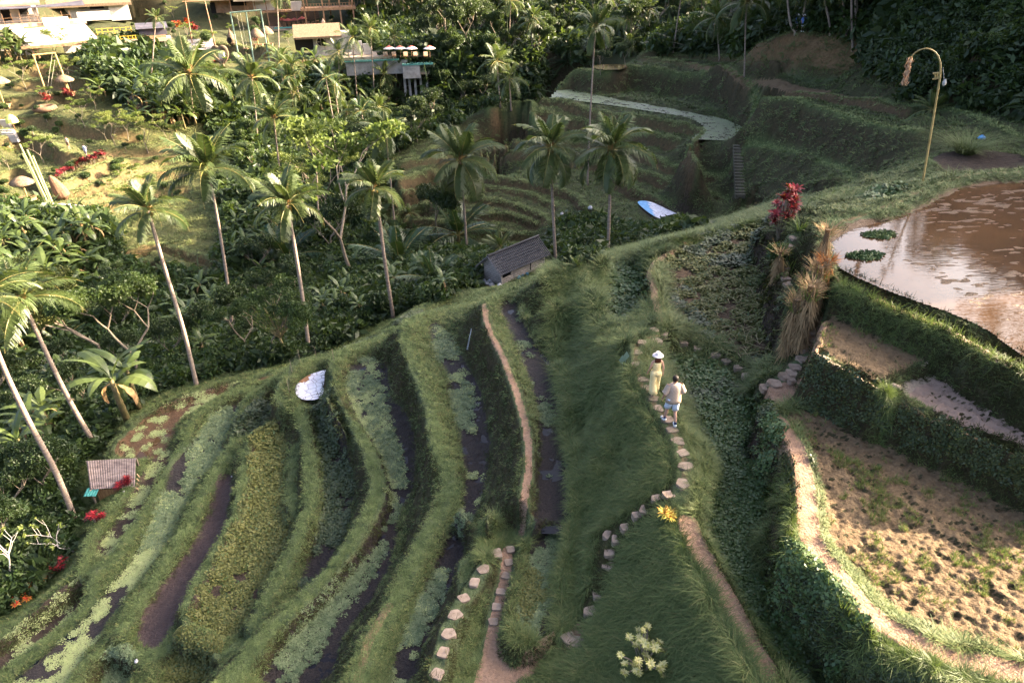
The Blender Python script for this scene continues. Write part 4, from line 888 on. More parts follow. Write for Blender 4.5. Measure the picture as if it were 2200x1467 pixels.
# bushes on the jungle floor
UG = [gmesh([(leafcloud([(0, 0, .25, .5, .8), (.3, .2, .1, .4, .8), (-.3, .1, .3, .35, .9)], 130, .12, .2, asp=.42), m_)]) for m_ in (m_leafB, m_leafB, m_leafA, m_leafB)]
UG += [gmesh([(leafcloud([(0, 0, .4, .45, .9), (.25, -.2, .15, .4, .8)], 150, .10, .3, asp=.4), m_leafA)]), gmesh([(blades(22, .12, .6, .05, .95, 1.1, 5), m_leafB)]), gmesh([(leafcloud([(0, 0, .35, .55, .8)], 60, .22, .3, asp=.4), m_leafB)])]
x, y, r = cand(60000, 14, 260); ok, px, py, z = inframe(x, y, 150); ok &= injungle(px, py); x, y, r, z = [q[ok] for q in (x, y, r, z)]
scatter('undergrowth', np.stack([x, y, z], 1), (.8+1.0*rng.random(len(x)))*np.clip(r/42, .75, 3.2), UG, tilt=.3)
# cover on the steep faces, sampled evenly over what can be seen of them
def Tmany(px, py, n=1400):
    D = np.array([ray(a, b) for a, b in zip(px, py)]); t = np.exp(np.linspace(math.log(7), math.log(130), n)); hit = np.zeros(len(px)); done = np.zeros(len(px), bool)
    for tt in t:
        q = CAM+D*tt; b = (q[:, 2] <= H(q[:, 0], q[:, 1])) & ~done; hit[b] = tt; done |= b
        if done.all(): break
    q = CAM+D*hit[:, None]; q[:, 2] = H(q[:, 0], q[:, 1]); return q[done], px[done], py[done]
n_ = 42000; px = rng.uniform(-20, 2220, n_); py = 420+1060*rng.random(n_)**.9
Q, px, py = Tmany(px, py); e = .12
sl = np.hypot(H(Q[:, 0]+e, Q[:, 1])-H(Q[:, 0]-e, Q[:, 1]), H(Q[:, 0], Q[:, 1]+e)-H(Q[:, 0], Q[:, 1]-e))/(2*e)
m_ = (sl > .75) & ~injungle(px, py) & (Q[:, 1] > 3); rd = np.hypot(Q[:, 0], Q[:, 1])
ivy = inpx([(1560,830),(1660,850),(1720,840),(1745,755),(1910,840),(2200,980),(2200,1070),(1880,930),(1740,900),(1760,1180),(2200,1430),(2200,1467),(1700,1467),(1560,1200)], px, py)
MOSS = [gmesh([(blades(12, .13, .075, .013, 1.0, .6, 2), mat('moss_blade', (.018, .026, .009), (.065, .058, .024), .8, .6, .1, 0, True)), (blades(2, .13, .09, .013, 1.0, .6, 2), m_g1)]) for _ in range(4)]
k_ = m_ & ~ivy; scatter('bank_moss', Q[k_], (.8+.6*rng.random(k_.sum()))*np.clip(rd[k_]/20, .8, 2), MOSS, slope=.9)
k_ = m_ & ivy; k2_ = k_ & (rng.random(len(Q)) > .5); scatter('wall_moss', Q[k2_], (.7+.5*rng.random(k2_.sum()))*np.clip(rd[k2_]/20, .8, 2), MOSS, slope=.9); k_ = k_ & (rng.random(len(Q)) < np.where(px < 1730, .22, .42)); scatter('wall_creeper', Q[k_], (.5+.5*rng.random(k_.sum()))*np.clip(rd[k_]/20, .8, 2), [gmesh([rosette(26, .20, .05, .13, mat('creeper', (.02, .04, .014), (.06, .07, .022), .55, .5, .3, 0, True)), rosette(8, .2, .045, .1, m_w5)])]*2+W2[:1], slope=.95)
# long fringe on the rims
fr = []
for q, zz in (([(1634,884),(1648,908),(1678,965),(1699,1032),(1703,1092),(1688,1150),(1690,1203),(1742,1246),(1796,1314),(1856,1368),(1952,1408),(2056,1440),(2200,1472)], 1.0), ([(1545,1280),(1575,1340),(1615,1410),(1645,1467)], -.3), ([(1455,1130),(1482,1210),(1520,1290)], -.3), ([(1900,855),(1990,900),(2100,946),(2200,992)][:1]*0+[(1905,860),(1906,861),(1907,862)], 1.95), ([(1800,612),(1850,640),(1940,680),(2060,735),(2200,805)], 3.0), ([(1250,578),(1360,548),(1440,528),(1530,503),(1600,478),(1660,462),(1790,440)], -.4)):
    w3 = np.array([P(a, b, zz) for a, b in smooth(q, 30)]); n_ = len(w3); w3 = w3[rng.integers(0, n_, n_*4)]; w3[:, :2] += rng.normal(size=(len(w3), 2))*.09; w3[:, 2] = H(w3[:, 0], w3[:, 1]); fr.append(w3)
fr = np.concatenate(fr); fr = fr[MZ('dirt', fr[:, 0], fr[:, 1]) < .1]; scatter('rim_grass', fr, (.5+.6*rng.random(len(fr)))*np.clip(np.hypot(fr[:, 0], fr[:, 1])/22, .8, 1.6), [gmesh([(blades(14, .08, .17, .013, .8, 1.1, 4), m_g4)]) for _ in range(3)], tilt=.6)
# ------------------------------------------------------------------ named palms (trunk points from the photograph, base to top)
GP = 'tall coconut palms along the stream'
PALMS = [
 ([(160,1112),(118,1010),(62,905),(8,790),(-45,650)], 115, 'tall leaning palm whose trunk foot stands left of the corrugated shed', 20),
 ([(208,962),(150,862),(92,742),(48,645)], 110, 'leaning palm with sunlit crown at the left edge beside the pale leafy tree', 20),
 ([(423,830),(395,712),(352,570),(318,452)], 78, 'palm with golden crown rooted just outside the brown flooded terrace', 18),
 ([(502,728),(488,600),(462,440),(443,365)], 98, 'tall palm with wide sunlit crown above the banana grove', 20),
 ([(665,757),(648,625),(628,500),(617,440)], 82, 'slender palm rooted above the tarp covered pond', 18),
 ([(845,682),(828,570),(812,450),(803,405)], 72, 'palm with upright crown beside the feathery dark fronds', 18),
 ([(1003,535),(996,430),(988,345)], 88, 'full crowned palm standing just left of the dark roofed hut', 22),
 ([(1194,566),(1188,450),(1182,318)], 84, 'full crowned palm standing just right of the dark roofed hut', 22),
 ([(1306,547),(1310,430),(1314,322)], 92, 'widest palm crown, right of centre, with yellow flower stalk', 24),
]
for i, (q, c, l, n) in enumerate(PALMS): palm(q, c, l, n, seed=i, group=GP, lo=-45 if i > 5 else -18)
FP = 'slim palms behind the stream'
for i, (q, c, l) in enumerate([
 ([(632,530),(606,400),(588,255)], 58, 'very tall slim palm rising behind the slender palm of the stream bank'),
 ([(850,500),(838,380),(829,290)], 58, 'palm just behind the upright crowned one beside the pale tree'),
 ([(1262,400),(1268,250),(1279,60)], 58, 'tall thin lone palm growing on the upper far terraces'),
 ([(420,268),(412,215),(407,160)], 88, 'big palm with heavy drooping crown below the yellow railed deck'),
 ([(555,330),(550,250),(541,168)], 62, 'palm in front of the green steel swing frame'),
 ([(732,228),(729,170),(727,112)], 34, 'short palm nearest the round windowed building'),
 ([(770,250),(764,170),(757,82)], 38, 'tall slim palm left of the pool deck'),
 ([(806,240),(801,150),(795,62)], 36, 'second tall slim palm left of the parasols'),
 ([(852,170),(849,120),(847,80)], 32, 'palm rising through the row of parasols'),
 ([(830,235),(828,190),(826,160)], 34, 'low dark palm under the pool deck'),
 ([(322,200),(330,100),(335,38)], 24, 'thin palm with small fan crown beside the yellow railings'),
 ([(600,152),(598,60),(594,-25)], 40, 'bare tall trunk in front of the balcony restaurant'),
 ([(1075,232),(1071,180),(1067,132)], 46, 'dark palm in the forest left of the far pool terrace'),
 ([(1098,240),(1096,200),(1094,170)], 40, 'lower dark palm beside the forest edge'),
 ([(1599,168),(1601,90),(1603,8)], 62, 'palm standing on the top terrace left of the dirt path'),
 ([(1546,130),(1543,90),(1540,38)], 48, 'dark palm behind the top terrace'),
 ([(1228,140),(1226,120),(1224,105)], 26, 'small bright palm behind the thin lone palm'),
 ([(1430,110),(1430,98),(1430,88)], 30, 'small bright palm at the back of the top terrace'),
 ([(1352,120),(1352,105),(1352,92)], 32, 'bright palm beside the dark bush above the far pool'),
]): palm(q, c, l, 15, seed=i+20, near=(i < 5 or i == 14), group=FP, nuts=False, tr=.13, lo=-50 if i in (3, 4) else -25)
# leaning trunks by the top path
for i, (q, c) in enumerate([([(1709,72),(1698,50),(1692,0),(1690,-60)], 70), ([(1720,62),(1730,10),(1740,-60)], 60), ([(1784,76),(1780,40),(1772,0),(1768,-60)], 70), ([(1815,62),(1812,20),(1806,-60)], 55), ([(1832,110),(1830,60),(1829,-60)], 60), ([(1841,70),(1838,20),(1836,-60)], 55)]):
    palm(q, c, ['pale curved trunk beside the two walkers on the top path', 'pale trunk leaning right behind the two walkers', 'thick pale trunk that forks above the top path', 'brown bent trunk next to the walker in dark clothes', 'straight white trunk standing in front of the top path bank', 'white trunk close behind the straight one'][i], 14, seed=i+40, near=False, group='palms beside the top path', tr=.17)
# background palms in the forest
k_ = 0
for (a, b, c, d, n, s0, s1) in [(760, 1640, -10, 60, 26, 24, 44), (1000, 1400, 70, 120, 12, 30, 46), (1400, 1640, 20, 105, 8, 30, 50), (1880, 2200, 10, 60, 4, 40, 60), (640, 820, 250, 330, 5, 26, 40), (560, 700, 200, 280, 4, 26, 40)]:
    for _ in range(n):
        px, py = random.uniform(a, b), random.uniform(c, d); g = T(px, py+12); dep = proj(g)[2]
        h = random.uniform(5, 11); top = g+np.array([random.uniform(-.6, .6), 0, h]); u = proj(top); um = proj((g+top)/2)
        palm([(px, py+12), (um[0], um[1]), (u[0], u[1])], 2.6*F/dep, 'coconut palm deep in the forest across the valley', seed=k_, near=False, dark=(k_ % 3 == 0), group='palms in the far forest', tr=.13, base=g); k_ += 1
# dark feathery fronds and young palms
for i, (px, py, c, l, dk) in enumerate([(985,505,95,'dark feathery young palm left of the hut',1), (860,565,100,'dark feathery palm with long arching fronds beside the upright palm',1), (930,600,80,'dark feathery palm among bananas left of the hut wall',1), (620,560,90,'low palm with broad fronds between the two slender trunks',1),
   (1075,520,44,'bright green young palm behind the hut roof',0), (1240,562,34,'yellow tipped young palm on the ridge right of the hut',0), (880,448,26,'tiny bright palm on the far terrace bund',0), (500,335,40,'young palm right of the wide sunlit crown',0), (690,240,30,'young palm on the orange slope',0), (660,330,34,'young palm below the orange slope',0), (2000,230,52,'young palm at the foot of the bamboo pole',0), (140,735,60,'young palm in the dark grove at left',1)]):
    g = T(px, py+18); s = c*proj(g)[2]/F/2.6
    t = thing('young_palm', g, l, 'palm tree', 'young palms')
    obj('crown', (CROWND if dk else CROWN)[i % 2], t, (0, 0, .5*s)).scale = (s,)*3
    m = MB(); m.tube([(0, 0, -.3), (0, 0, .5*s)], [.16*s, .1*s], 7); m.ob('trunk', t, m_banst)
# ------------------------------------------------------------------ named trees
for kind, px, py, top, l, sd in [
 ('airy', 300, 822, 575, 'large airy tree with pale forked limbs left of the brown flooded terrace', 0),
 ('airyp', 232, 800, 520, 'pale yellow green tree top behind the forked tree', 1),
 ('airy', 589, 772, 600, 'thin grey limbed tree between the two palm trunks', 1),
 ('airy', 530, 765, 640, 'loose dark green tree beside the tall palm', 0),
 ('dark', 100, 1040, 930, 'low bluish shrubby tree beside the shed', 1),
 ('light', 760, 610, 235, 'tall pale yellow green tree with flat topped crown', 0),
 ('light', 705, 480, 310, 'pale leafy crown behind the flat topped tree', 1),
 ('dark', 715, 560, 420, 'round dark tree below the pale crown', 2),
 ('dark', 945, 520, 395, 'dark tree hung with vines in front of the terraces', 0),
 ('dark', 1290, 160, 105, 'dark round bush tree above the far pool', 0),
 ('dark', 1345, 150, 85, 'dark tree standing at the end of the top terrace', 1)]:
    g = T(px, py); hgt = float(Pv(g, px, top)[2]-g[2]); tree(kind, g, max(hgt, 1.2), l, sd, 'trees of the valley')
g = T(622, 770); t = thing('bare_tree', g, 'small pollarded tree with fan of bare yellow branches above the tarp covered pond', 'tree')
m = MB(); rnd = random.Random(3); hb = float(Pv(g, 622, 725)[2]-g[2]); m.tube([(0, 0, -.2), (-.2, 0, hb*.6), (-.3, 0, hb)], [.09, .08, .07], 6)
lv = []
for k_ in range(26):
    a = rnd.uniform(0, 6.28); e = rnd.uniform(.2, 1.1); L = rnd.uniform(1.4, 2.6); d = np.array([math.cos(a)*e, math.sin(a)*e, 1.2]); d /= np.linalg.norm(d); p0 = np.array([-.3, 0, hb])
    m.tube([p0, p0+d*L*.5, p0+d*L+[0, 0, .1]], [.03, .018, .006], 4, cap=False); lv.append((*(p0+d*L*.8), .25))
m.ob('trunk', t, mat('twig_bark', (.26, .20, .09), (.34, .26, .13), .8, 5)); v, f = leafcloud(lv, 700, .07); obj('crown', mesh('crown', v, f, [m_leafC]), t)
# ------------------------------------------------------------------ bananas
def ban_region(poly, n, label, group, s=1.):
    xs = [q[0] for q in poly]; ys = [q[1] for q in poly]; k = 0; used = []; tries = 0
    while k < n and tries < n*60:
        tries += 1
        px, py = random.uniform(min(xs), max(xs)), random.uniform(min(ys), max(ys))
        if not inpoly(np.array(poly, float), np.array([px]), np.array([py]))[0]: continue
        g = T(px, py)
        if any((g[0]-u[0])**2+(g[1]-u[1])**2 < .9 for u in used): continue
        used.append(g); banana(g, s*random.uniform(.75, 1.3), label, k+len(label), group); k += 1
ban_region([(0,500),(220,510),(240,600),(120,640),(0,620)], 34, 'banana plant in the sunlit grove at left', 'bananas of the sunlit grove', 1.1)
ban_region([(0,660),(170,660),(170,930),(60,1010),(0,900)], 30, 'banana plant in the shaded grove under the leaning palms', 'bananas of the shaded grove', .85)
ban_region([(200,170),(330,190),(420,230),(440,275),(330,290),(230,240)], 30, 'banana plant below the yellow railed deck', 'bananas on the village slope', 1.25)
ban_region([(330,640),(460,640),(500,760),(420,800),(350,700)], 14, 'banana plant between the palms of the stream bank', 'bananas between the palms', .8)
ban_region([(470,420),(600,440),(640,560),(560,620),(500,560)], 26, 'banana plant in the dark gully', 'bananas in the dark gully', .8)
ban_region([(600,150),(740,160),(820,260),(700,270),(610,220)], 24, 'banana plant beside the round windowed building', 'bananas beside the building', 1.4)
ban_region([(680,560),(1000,580),(1010,620),(850,665),(760,700),(690,690)], 26, 'banana plant in the shade left of the hut', 'bananas left of the hut', .7)
ban_region([(860,300),(960,240),(900,200),(780,300)], 16, 'banana plant at the left end of the far terraces', 'bananas by the far terraces', 1.3)
ban_region([(0,100),(60,110),(60,160),(0,170)], 7, 'banana plant below the white balcony', 'bananas below the balcony', 1.5)
banana(T(275, 905), 1.5, 'bright green banana plant beside the brown flooded terrace', 2)
banana(T(300, 880), 1.2, 'second banana plant with a drying leaf near the flooded terrace', 4)
# ------------------------------------------------------------------ forest
def forest(poly, n, kinds, h, label, group, mind=1.5):
    xs = [q[0] for q in poly]; ys = [q[1] for q in poly]; k = 0; used = []; tries = 0; A = np.array(poly, float)
    while k < n and tries < n*60:
        tries += 1
        px, py = random.uniform(min(xs), max(xs)), random.uniform(min(ys), max(ys))
        if not inpoly(A, np.array([px]), np.array([py]))[0]: continue
        g = T(px, py)
        if any((g[0]-u[0])**2+(g[1]-u[1])**2 < mind*mind for u in used): continue
        used.append(g); kd = random.choice(kinds); tree(kd, g, random.uniform(*h)*(.35 if 'bush' in kd else 1), label, random.randrange(9), group, 'shrub' if 'bush' in kd else 'tree'); k += 1
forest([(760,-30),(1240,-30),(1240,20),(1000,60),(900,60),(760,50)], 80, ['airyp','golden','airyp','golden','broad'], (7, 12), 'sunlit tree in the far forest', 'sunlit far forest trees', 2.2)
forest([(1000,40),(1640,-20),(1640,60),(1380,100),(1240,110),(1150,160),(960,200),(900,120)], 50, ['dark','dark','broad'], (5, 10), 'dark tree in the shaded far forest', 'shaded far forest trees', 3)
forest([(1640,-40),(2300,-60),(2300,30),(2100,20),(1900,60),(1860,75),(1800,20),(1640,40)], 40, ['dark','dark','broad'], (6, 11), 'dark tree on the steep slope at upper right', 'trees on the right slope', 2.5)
forest([(1880,60),(2200,40),(2300,60),(2300,240),(2060,215),(1950,200)], 46, ['dbush','bush','dbush'], (5, 9), 'leafy shrub on the steep slope behind the bamboo pole', 'shrubs on the right slope', 1.2)
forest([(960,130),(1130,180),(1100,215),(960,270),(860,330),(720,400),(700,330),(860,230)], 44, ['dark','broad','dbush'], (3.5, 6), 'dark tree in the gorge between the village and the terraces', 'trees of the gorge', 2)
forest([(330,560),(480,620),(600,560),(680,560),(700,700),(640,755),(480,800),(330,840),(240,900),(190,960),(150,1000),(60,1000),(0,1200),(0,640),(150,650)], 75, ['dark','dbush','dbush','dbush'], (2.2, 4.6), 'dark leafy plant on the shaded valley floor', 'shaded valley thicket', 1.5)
forest([(700,560),(1000,560),(1010,610),(850,665),(740,735)], 34, ['dbush','dbush','bush'], (4.5, 7), 'dark shrub between the stream palms and the outer bund', 'shrubs behind the outer bund', 1.2)
forest([(480,290),(640,300),(700,400),(640,480),(560,400)], 26, ['dbush','bush','broad'], (3, 5), 'shrub on the slope below the village', 'shrubs below the village', 1.3)
forest([(200,10),(230,110),(300,240),(620,240),(620,110),(760,130),(700,20),(400,10)], 50, ['bush','broad','bush','light'], (2, 4.2), 'garden tree among the village buildings', 'village garden trees', 2)
forest([(1200,490),(1330,505),(1440,508),(1450,514),(1290,545),(1200,556)], 14, ['dbush'], (4, 6), 'dark shrub behind the grassy ridge', 'shrubs behind the ridge', 1.0)
forest([(0,1010),(150,1010),(140,1140),(60,1250),(0,1300)], 16, ['dbush','dbush','dark'], (3, 5), 'dark shrub near the lower left edge', 'shrubs at the lower left', 1.2)
forest([(0,120),(180,130),(240,290),(400,330),(400,450),(230,460),(120,380),(0,470)], 64, ['bush','light','dbush','bush'], (2.5, 5), 'small shrub or sapling on the sunlit left hillside', 'hillside shrubs', 1.5)
# crowns along the ridge on the right (they shade the valley)
rnd = random.Random(5)
for k_ in range(60):
    t_ = rnd.uniform(0, len(RIDGE)-1.01); i = int(t_); a = np.array(RIDGE[i]); b = np.array(RIDGE[i+1]); c = a+(b-a)*(t_-i); x_, y_ = c[0]+rnd.uniform(-5, 9), c[1]+rnd.uniform(-1, 3)
    if x_/y_ < .72 and y_ < 110 or True: tree(rnd.choice(['dark', 'broad']), G(x_, y_), rnd.uniform(4, 7.5), 'tall tree on the ridge above the right slope', k_, 'ridge trees')
for x_, y_, h_ in [(52, 14, 9), (47, 10, 10)]: tree('dark', G(x_, y_), h_, 'tree standing right of the fields', int(x_), 'trees right of the fields')
# ------------------------------------------------------------------ stepping stones
m_stone = mat('sandstone', (.20, .145, .105), (.36, .275, .21), .85, 7, .2, .01, True)
def stones(pts, label, group, s=.27, cat='stepping stone'):
    for i, (px, py) in enumerate(pts):
        g = T(px, py); rnd = random.Random(px*7+py); g = g-[0, 0, .005]; n = rnd.choice((4, 4, 4, 5)); a0 = rnd.uniform(-.35, .35)+.785
        poly = []
        for k in range(n):
            a = a0+6.283*k/n+rnd.uniform(-.18, .18); poly.append((s*.62*rnd.uniform(.85, 1.15)*math.cos(a)*1.08, s*.62*rnd.uniform(.85, 1.1)*math.sin(a)))
        q = np.array([w_ for i_ in range(n) for w_ in (np.array(poly[i_])*.86+np.array(poly[i_-1])*.14, np.array(poly[i_])*.86+np.array(poly[(i_+1) % n])*.14)])*1.18
        m = MB(); m.slab([tuple(v) for v in q], -.12, .045); m.add([(v[0]*.94, v[1]*.94, .052) for v in q], [tuple(range(len(q)))])
        o = obj('stepping_stone', m.me('stepping_stone', m_stone), None, g); o.rotation_euler = (rnd.uniform(-.05, .05), rnd.uniform(-.05, .05), rnd.uniform(-.2, .2)); tag(o, label, cat, group)
for a_ in STONES: stones(*a_)
# far steps up the bank
t = thing('stone_stairs', T(1588, 420), 'narrow dark stone stairs climbing the far bank below the duckweed pond', 'stairs'); b = T(1588, 420)
for i in range(17):
    f = i/16; q = T(1590-5*f, 420-105*f)-b; m = MB(); m.box((-.45, -.2, -.3), (.45, .2, .12)); m.ob('step', t, mat('mossy_stone', (.07, .065, .045), (.14, .12, .085), .9, 3)).location = tuple(q)
# ------------------------------------------------------------------ tarps
def tarp(pts, z, label, mats, split=None, name='tarp'):
    w = [P(a, b, z) for a, b in smooth(pts, 5, True)]; c = np.mean(w, 0); V = [c-c]; F = []; n = len(w)
    R_ = 7; V = [(0, 0, .02)]
    for r in range(1, R_+1):
        for q in w: v = (q-c)*r/R_; V.append((v[0], v[1], .05*float(fbm((v[0]+c[0])*2.6, (v[1]+c[1])*2.6, 4, 3))+.02))
    F = [(0, 1+k, 1+(k+1) % n) for k in range(n)]
    for r in range(1, R_):
        F += [(1+(r-1)*n+k, 1+r*n+k, 1+r*n+(k+1) % n, 1+(r-1)*n+(k+1) % n) for k in range(n)]
    mi = []
    for f in F:
        x = np.mean([V[i][0] for i in f]); y = np.mean([V[i][1] for i in f]); mi.append(split(x+.12*float(vnoise(x*6, y*6)), y) if split else 0)
    o = obj(name, mesh(name, V, F, mats, mi), None, c); tag(o, label, 'tarp'); return o
m_tarpw = NT('white_sheet'); g_ = m_tarpw.n('ShaderNodeNewGeometry').outputs['Position']; vo = m_tarpw.n('ShaderNodeTexVoronoi'); vo.feature = 'DISTANCE_TO_EDGE'; vo.inputs['Scale'].default_value = 2.6; m_tarpw.l(g_, vo.inputs[0])
mr = m_tarpw.n('ShaderNodeMapRange'); mr.inputs[1].default_value = 0; mr.inputs[2].default_value = .05; m_tarpw.l(vo.outputs['Distance'], mr.inputs[0])
m_tarpw.base(m_tarpw.mix(mr.outputs[0], (.22, .18, .19), m_tarpw.mix(m_tarpw.noise(1.5, 4, .6, g_), (.62, .60, .66), (.80, .78, .82))), .45, .4); m_tarpw = m_tarpw.m
m_blue = mat('blue_sheet', (.05, .25, .55), (.12, .42, .7), .4, 3, .5); m_rust = mat('rusty_mud', (.22, .11, .05), (.3, .16, .08), .8)
tarp([(650,815),(680,801),(703,798),(702,820),(691,853),(665,861),(641,854),(635,835)], -6.33, 'wrinkled white sheet lining the small oval pond', [m_tarpw, m_rust], lambda x, y: 1 if (x < -.25 and y > .28) else 0)
tarp([(1370,436),(1395,434),(1430,449),(1478,472),(1484,480),(1450,478),(1405,465)], -10.85, 'blue and white sheet spread over a far plot', [m_tarpw, m_blue], lambda x, y: 1 if x < -1.0 else 0)
m_sack = mat('white_plastic', (.36, .34, .34), (.60, .58, .58), .5, 6, .4)
def sack(px, py, s, label, m_=None, cat='sack', name='sack', z=.0):
    g = T(px, py); m = MB(); m.lathe([(.01, 0), (.30, .02), (.36, .22), (.30, .45), (.12, .6), (.15, .68), (.01, .7)], 12, (0, 0, 0), 0, .12)
    o = obj(name, m.me(name, m_ or m_sack, sm=True), None, g+[0, 0, z]); o.scale = (s, s*.75, s*.6); o.rotation_euler = (.15, .1, px % 3); tag(o, label, cat); return o
sack(1268, 452, .9, 'white sack lying on the bund left of the far blue sheet'); sack(1207, 462, .7, 'small white sack near the foot of the far terraces')
sack(498, 1024, .13, 'white plastic scrap at the head of the purple mud channel', cat='litter', name='plastic_scrap'); sack(293, 1421, .22, 'bluish plastic scrap in the small dark hollow', cat='litter', name='plastic_scrap')
for i, (px, py) in enumerate([(1040,606),(1046,612),(1052,606),(1056,614),(1073,616)]): sack(px, py, .55+.1*(i % 2), ['leftmost white sack in the heap by the hut gable', 'lower white sack in the heap by the hut gable', 'white sack behind the others by the hut gable', 'front white sack of the heap by the hut gable', 'white sack alone at the near corner of the hut'][i]); 
for i, (px, py) in enumerate([(1114,600),(1122,596),(1131,592)]): sack(px, py, .6, ['folded bright blue sheet against the hut wall', 'crumpled blue sheet in the middle of the heap by the hut', 'blue bundle at the right end of the heap by the hut'][i], m_blue, 'tarp', 'blue_sheet')
for i, (px, py) in enumerate([(1146,588),(1152,590),(1158,583)]): sack(px, py, .45, 'rubble stone below the hut wall', m_stone, 'rubble', 'rubble')
# ------------------------------------------------------------------ hut with dark tiled roof
def hut():
    z0 = -8.85; A = P(1078, 617, z0); B = P(1168, 577, z0); C = P(1037, 607, z0); u = B-A; Lu = np.linalg.norm(u); u /= Lu; v = np.array([-u[1], u[0], 0]); Lv = abs((C-A)@v); Lv = max(Lv, 1.8)
    if (C-A)@v < 0: v = -v
    hgt = 1.35; t = thing('block_hut', A, 'long grey block hut with dark tiled roof at the edge of the palms', 'hut'); Mx = Matrix(((u[0], v[0], 0), (u[1], v[1], 0), (0, 0, 1)))
    def L(m): m.v = [tuple(Mx @ Vector(q)) for q in m.v]; return m
    br = NT('grey_blocks'); bk = br.n('ShaderNodeTexBrick'); bk.inputs['Scale'].default_value = 1; bk.inputs['Mortar Size'].default_value = .012; bk.inputs['Brick Width'].default_value = .32; bk.inputs['Row Height'].default_value = .16
    bk.inputs['Color1'].default_value = (.40, .35, .31, 1); bk.inputs['Color2'].default_value = (.52, .45, .40, 1); bk.inputs['Mortar'].default_value = (.14, .12, .11, 1)
    uvn = br.n('ShaderNodeUVMap'); br.l(uvn.outputs[0], bk.inputs[0]); br.l(bk.outputs[0], br.b.inputs['Base Color']); br.b.inputs['Roughness'].default_value = .9
    m = MB(); m.box((.10, 0, -.3), (.9*0+.12, .1, 1.35)) if False else None
    m.box((0, 0, -.4), (Lu, .1, .62)); m.box((.95, .001, .62), (Lu, .099, hgt)); m.box((0, 0.002, .62), (.10, .098, hgt)); m.box((0, Lv-.1, -.4), (Lu, Lv, hgt)); m.box((Lu-.1, .1, -.4), (Lu, Lv-.1, hgt))
    m.box((0, .1, -.4), (.1, Lv-.1, hgt))
    for x in (0, Lu-.1): m.add([(x, 0, hgt), (x, Lv, hgt), (x, Lv/2, hgt+.78), (x+.1, 0, hgt), (x+.1, Lv, hgt), (x+.1, Lv/2, hgt+.78)], [(0, 2, 1), (3, 4, 5), (0, 3, 5, 2), (1, 2, 5, 4)])
    raw = list(m.v); L(m); me = m.me('walls', br.m); uv = me.uv_layers.new(name='uv')
    for lp in me.loops:
        q = raw[lp.vertex_index]; uv.data[lp.index].uv = (q[0]+q[1], q[2])
    obj('walls', me, t)
    m = MB(); m.box((.12, .03, .64), (.93, .06, 1.30)); L(m).ob('window', t, mat('dark_inside', (.008, .008, .008)))
    m = MB(); m.box((2.9, -.012, .35), (3.0, -.002, .95)); L(m).ob('vent_slot', t, mat('dark_inside', (0, 0, 0)))
    m = MB()
    for x in (-.06, Lu*.28, Lu-.05): m.box((x, -.05, -.4), (x+.09, -.003, hgt-.02))
    L(m).ob('pillars', t, mat('pillar_cement', (.42, .38, .35)))
    m = MB(); e = .38; ov = .42; rise = .78; run = Lv/2; sl = rise/run
    for sgn in (0, 1):
        n = 30; k = 8
        for i in range(n):
            x0 = -ov+(Lu+2*ov)*i/n; x1 = -ov+(Lu+2*ov)*(i+1)/n; xm = (x0+x1)/2
            for j in range(k):
                a = -e+(run+e)*j/k; b = -e+(run+e)*(j+1)/k; za = hgt+.06+sl*a+.035; zb = hgt+.06+sl*b
                f = (lambda y: y) if sgn == 0 else (lambda y: Lv-y)
                m.add([(x0, f(a), za), (xm, f(a), za+.045), (x1, f(a), za), (x0, f(b), zb), (xm, f(b), zb+.045), (x1, f(b), zb)], [(0, 1, 4, 3), (1, 2, 5, 4)])
    rf = L(m).ob('roof', t, mat('dark_tile', (.018, .018, .024), (.04, .038, .042), .45, 3, .5, 0)); 
    m = MB(); m.tube([(-ov, Lv/2, hgt+rise+.12), (Lu+ov, Lv/2, hgt+rise+.12)], .09, 8); L(m).ob('ridge_cap', rf, mat('dark_tile', (0, 0, 0)))
    m = MB()
    for f0, f1 in ((-e, run), (Lv+e, run)): m.tube([(-ov, f0, hgt+.05+sl*-e), (-ov, Lv/2, hgt+rise+.08)], .05, 4)
    L(m).ob('barge_board', rf, mat('grey_board', (.16, .15, .15)))
hut()
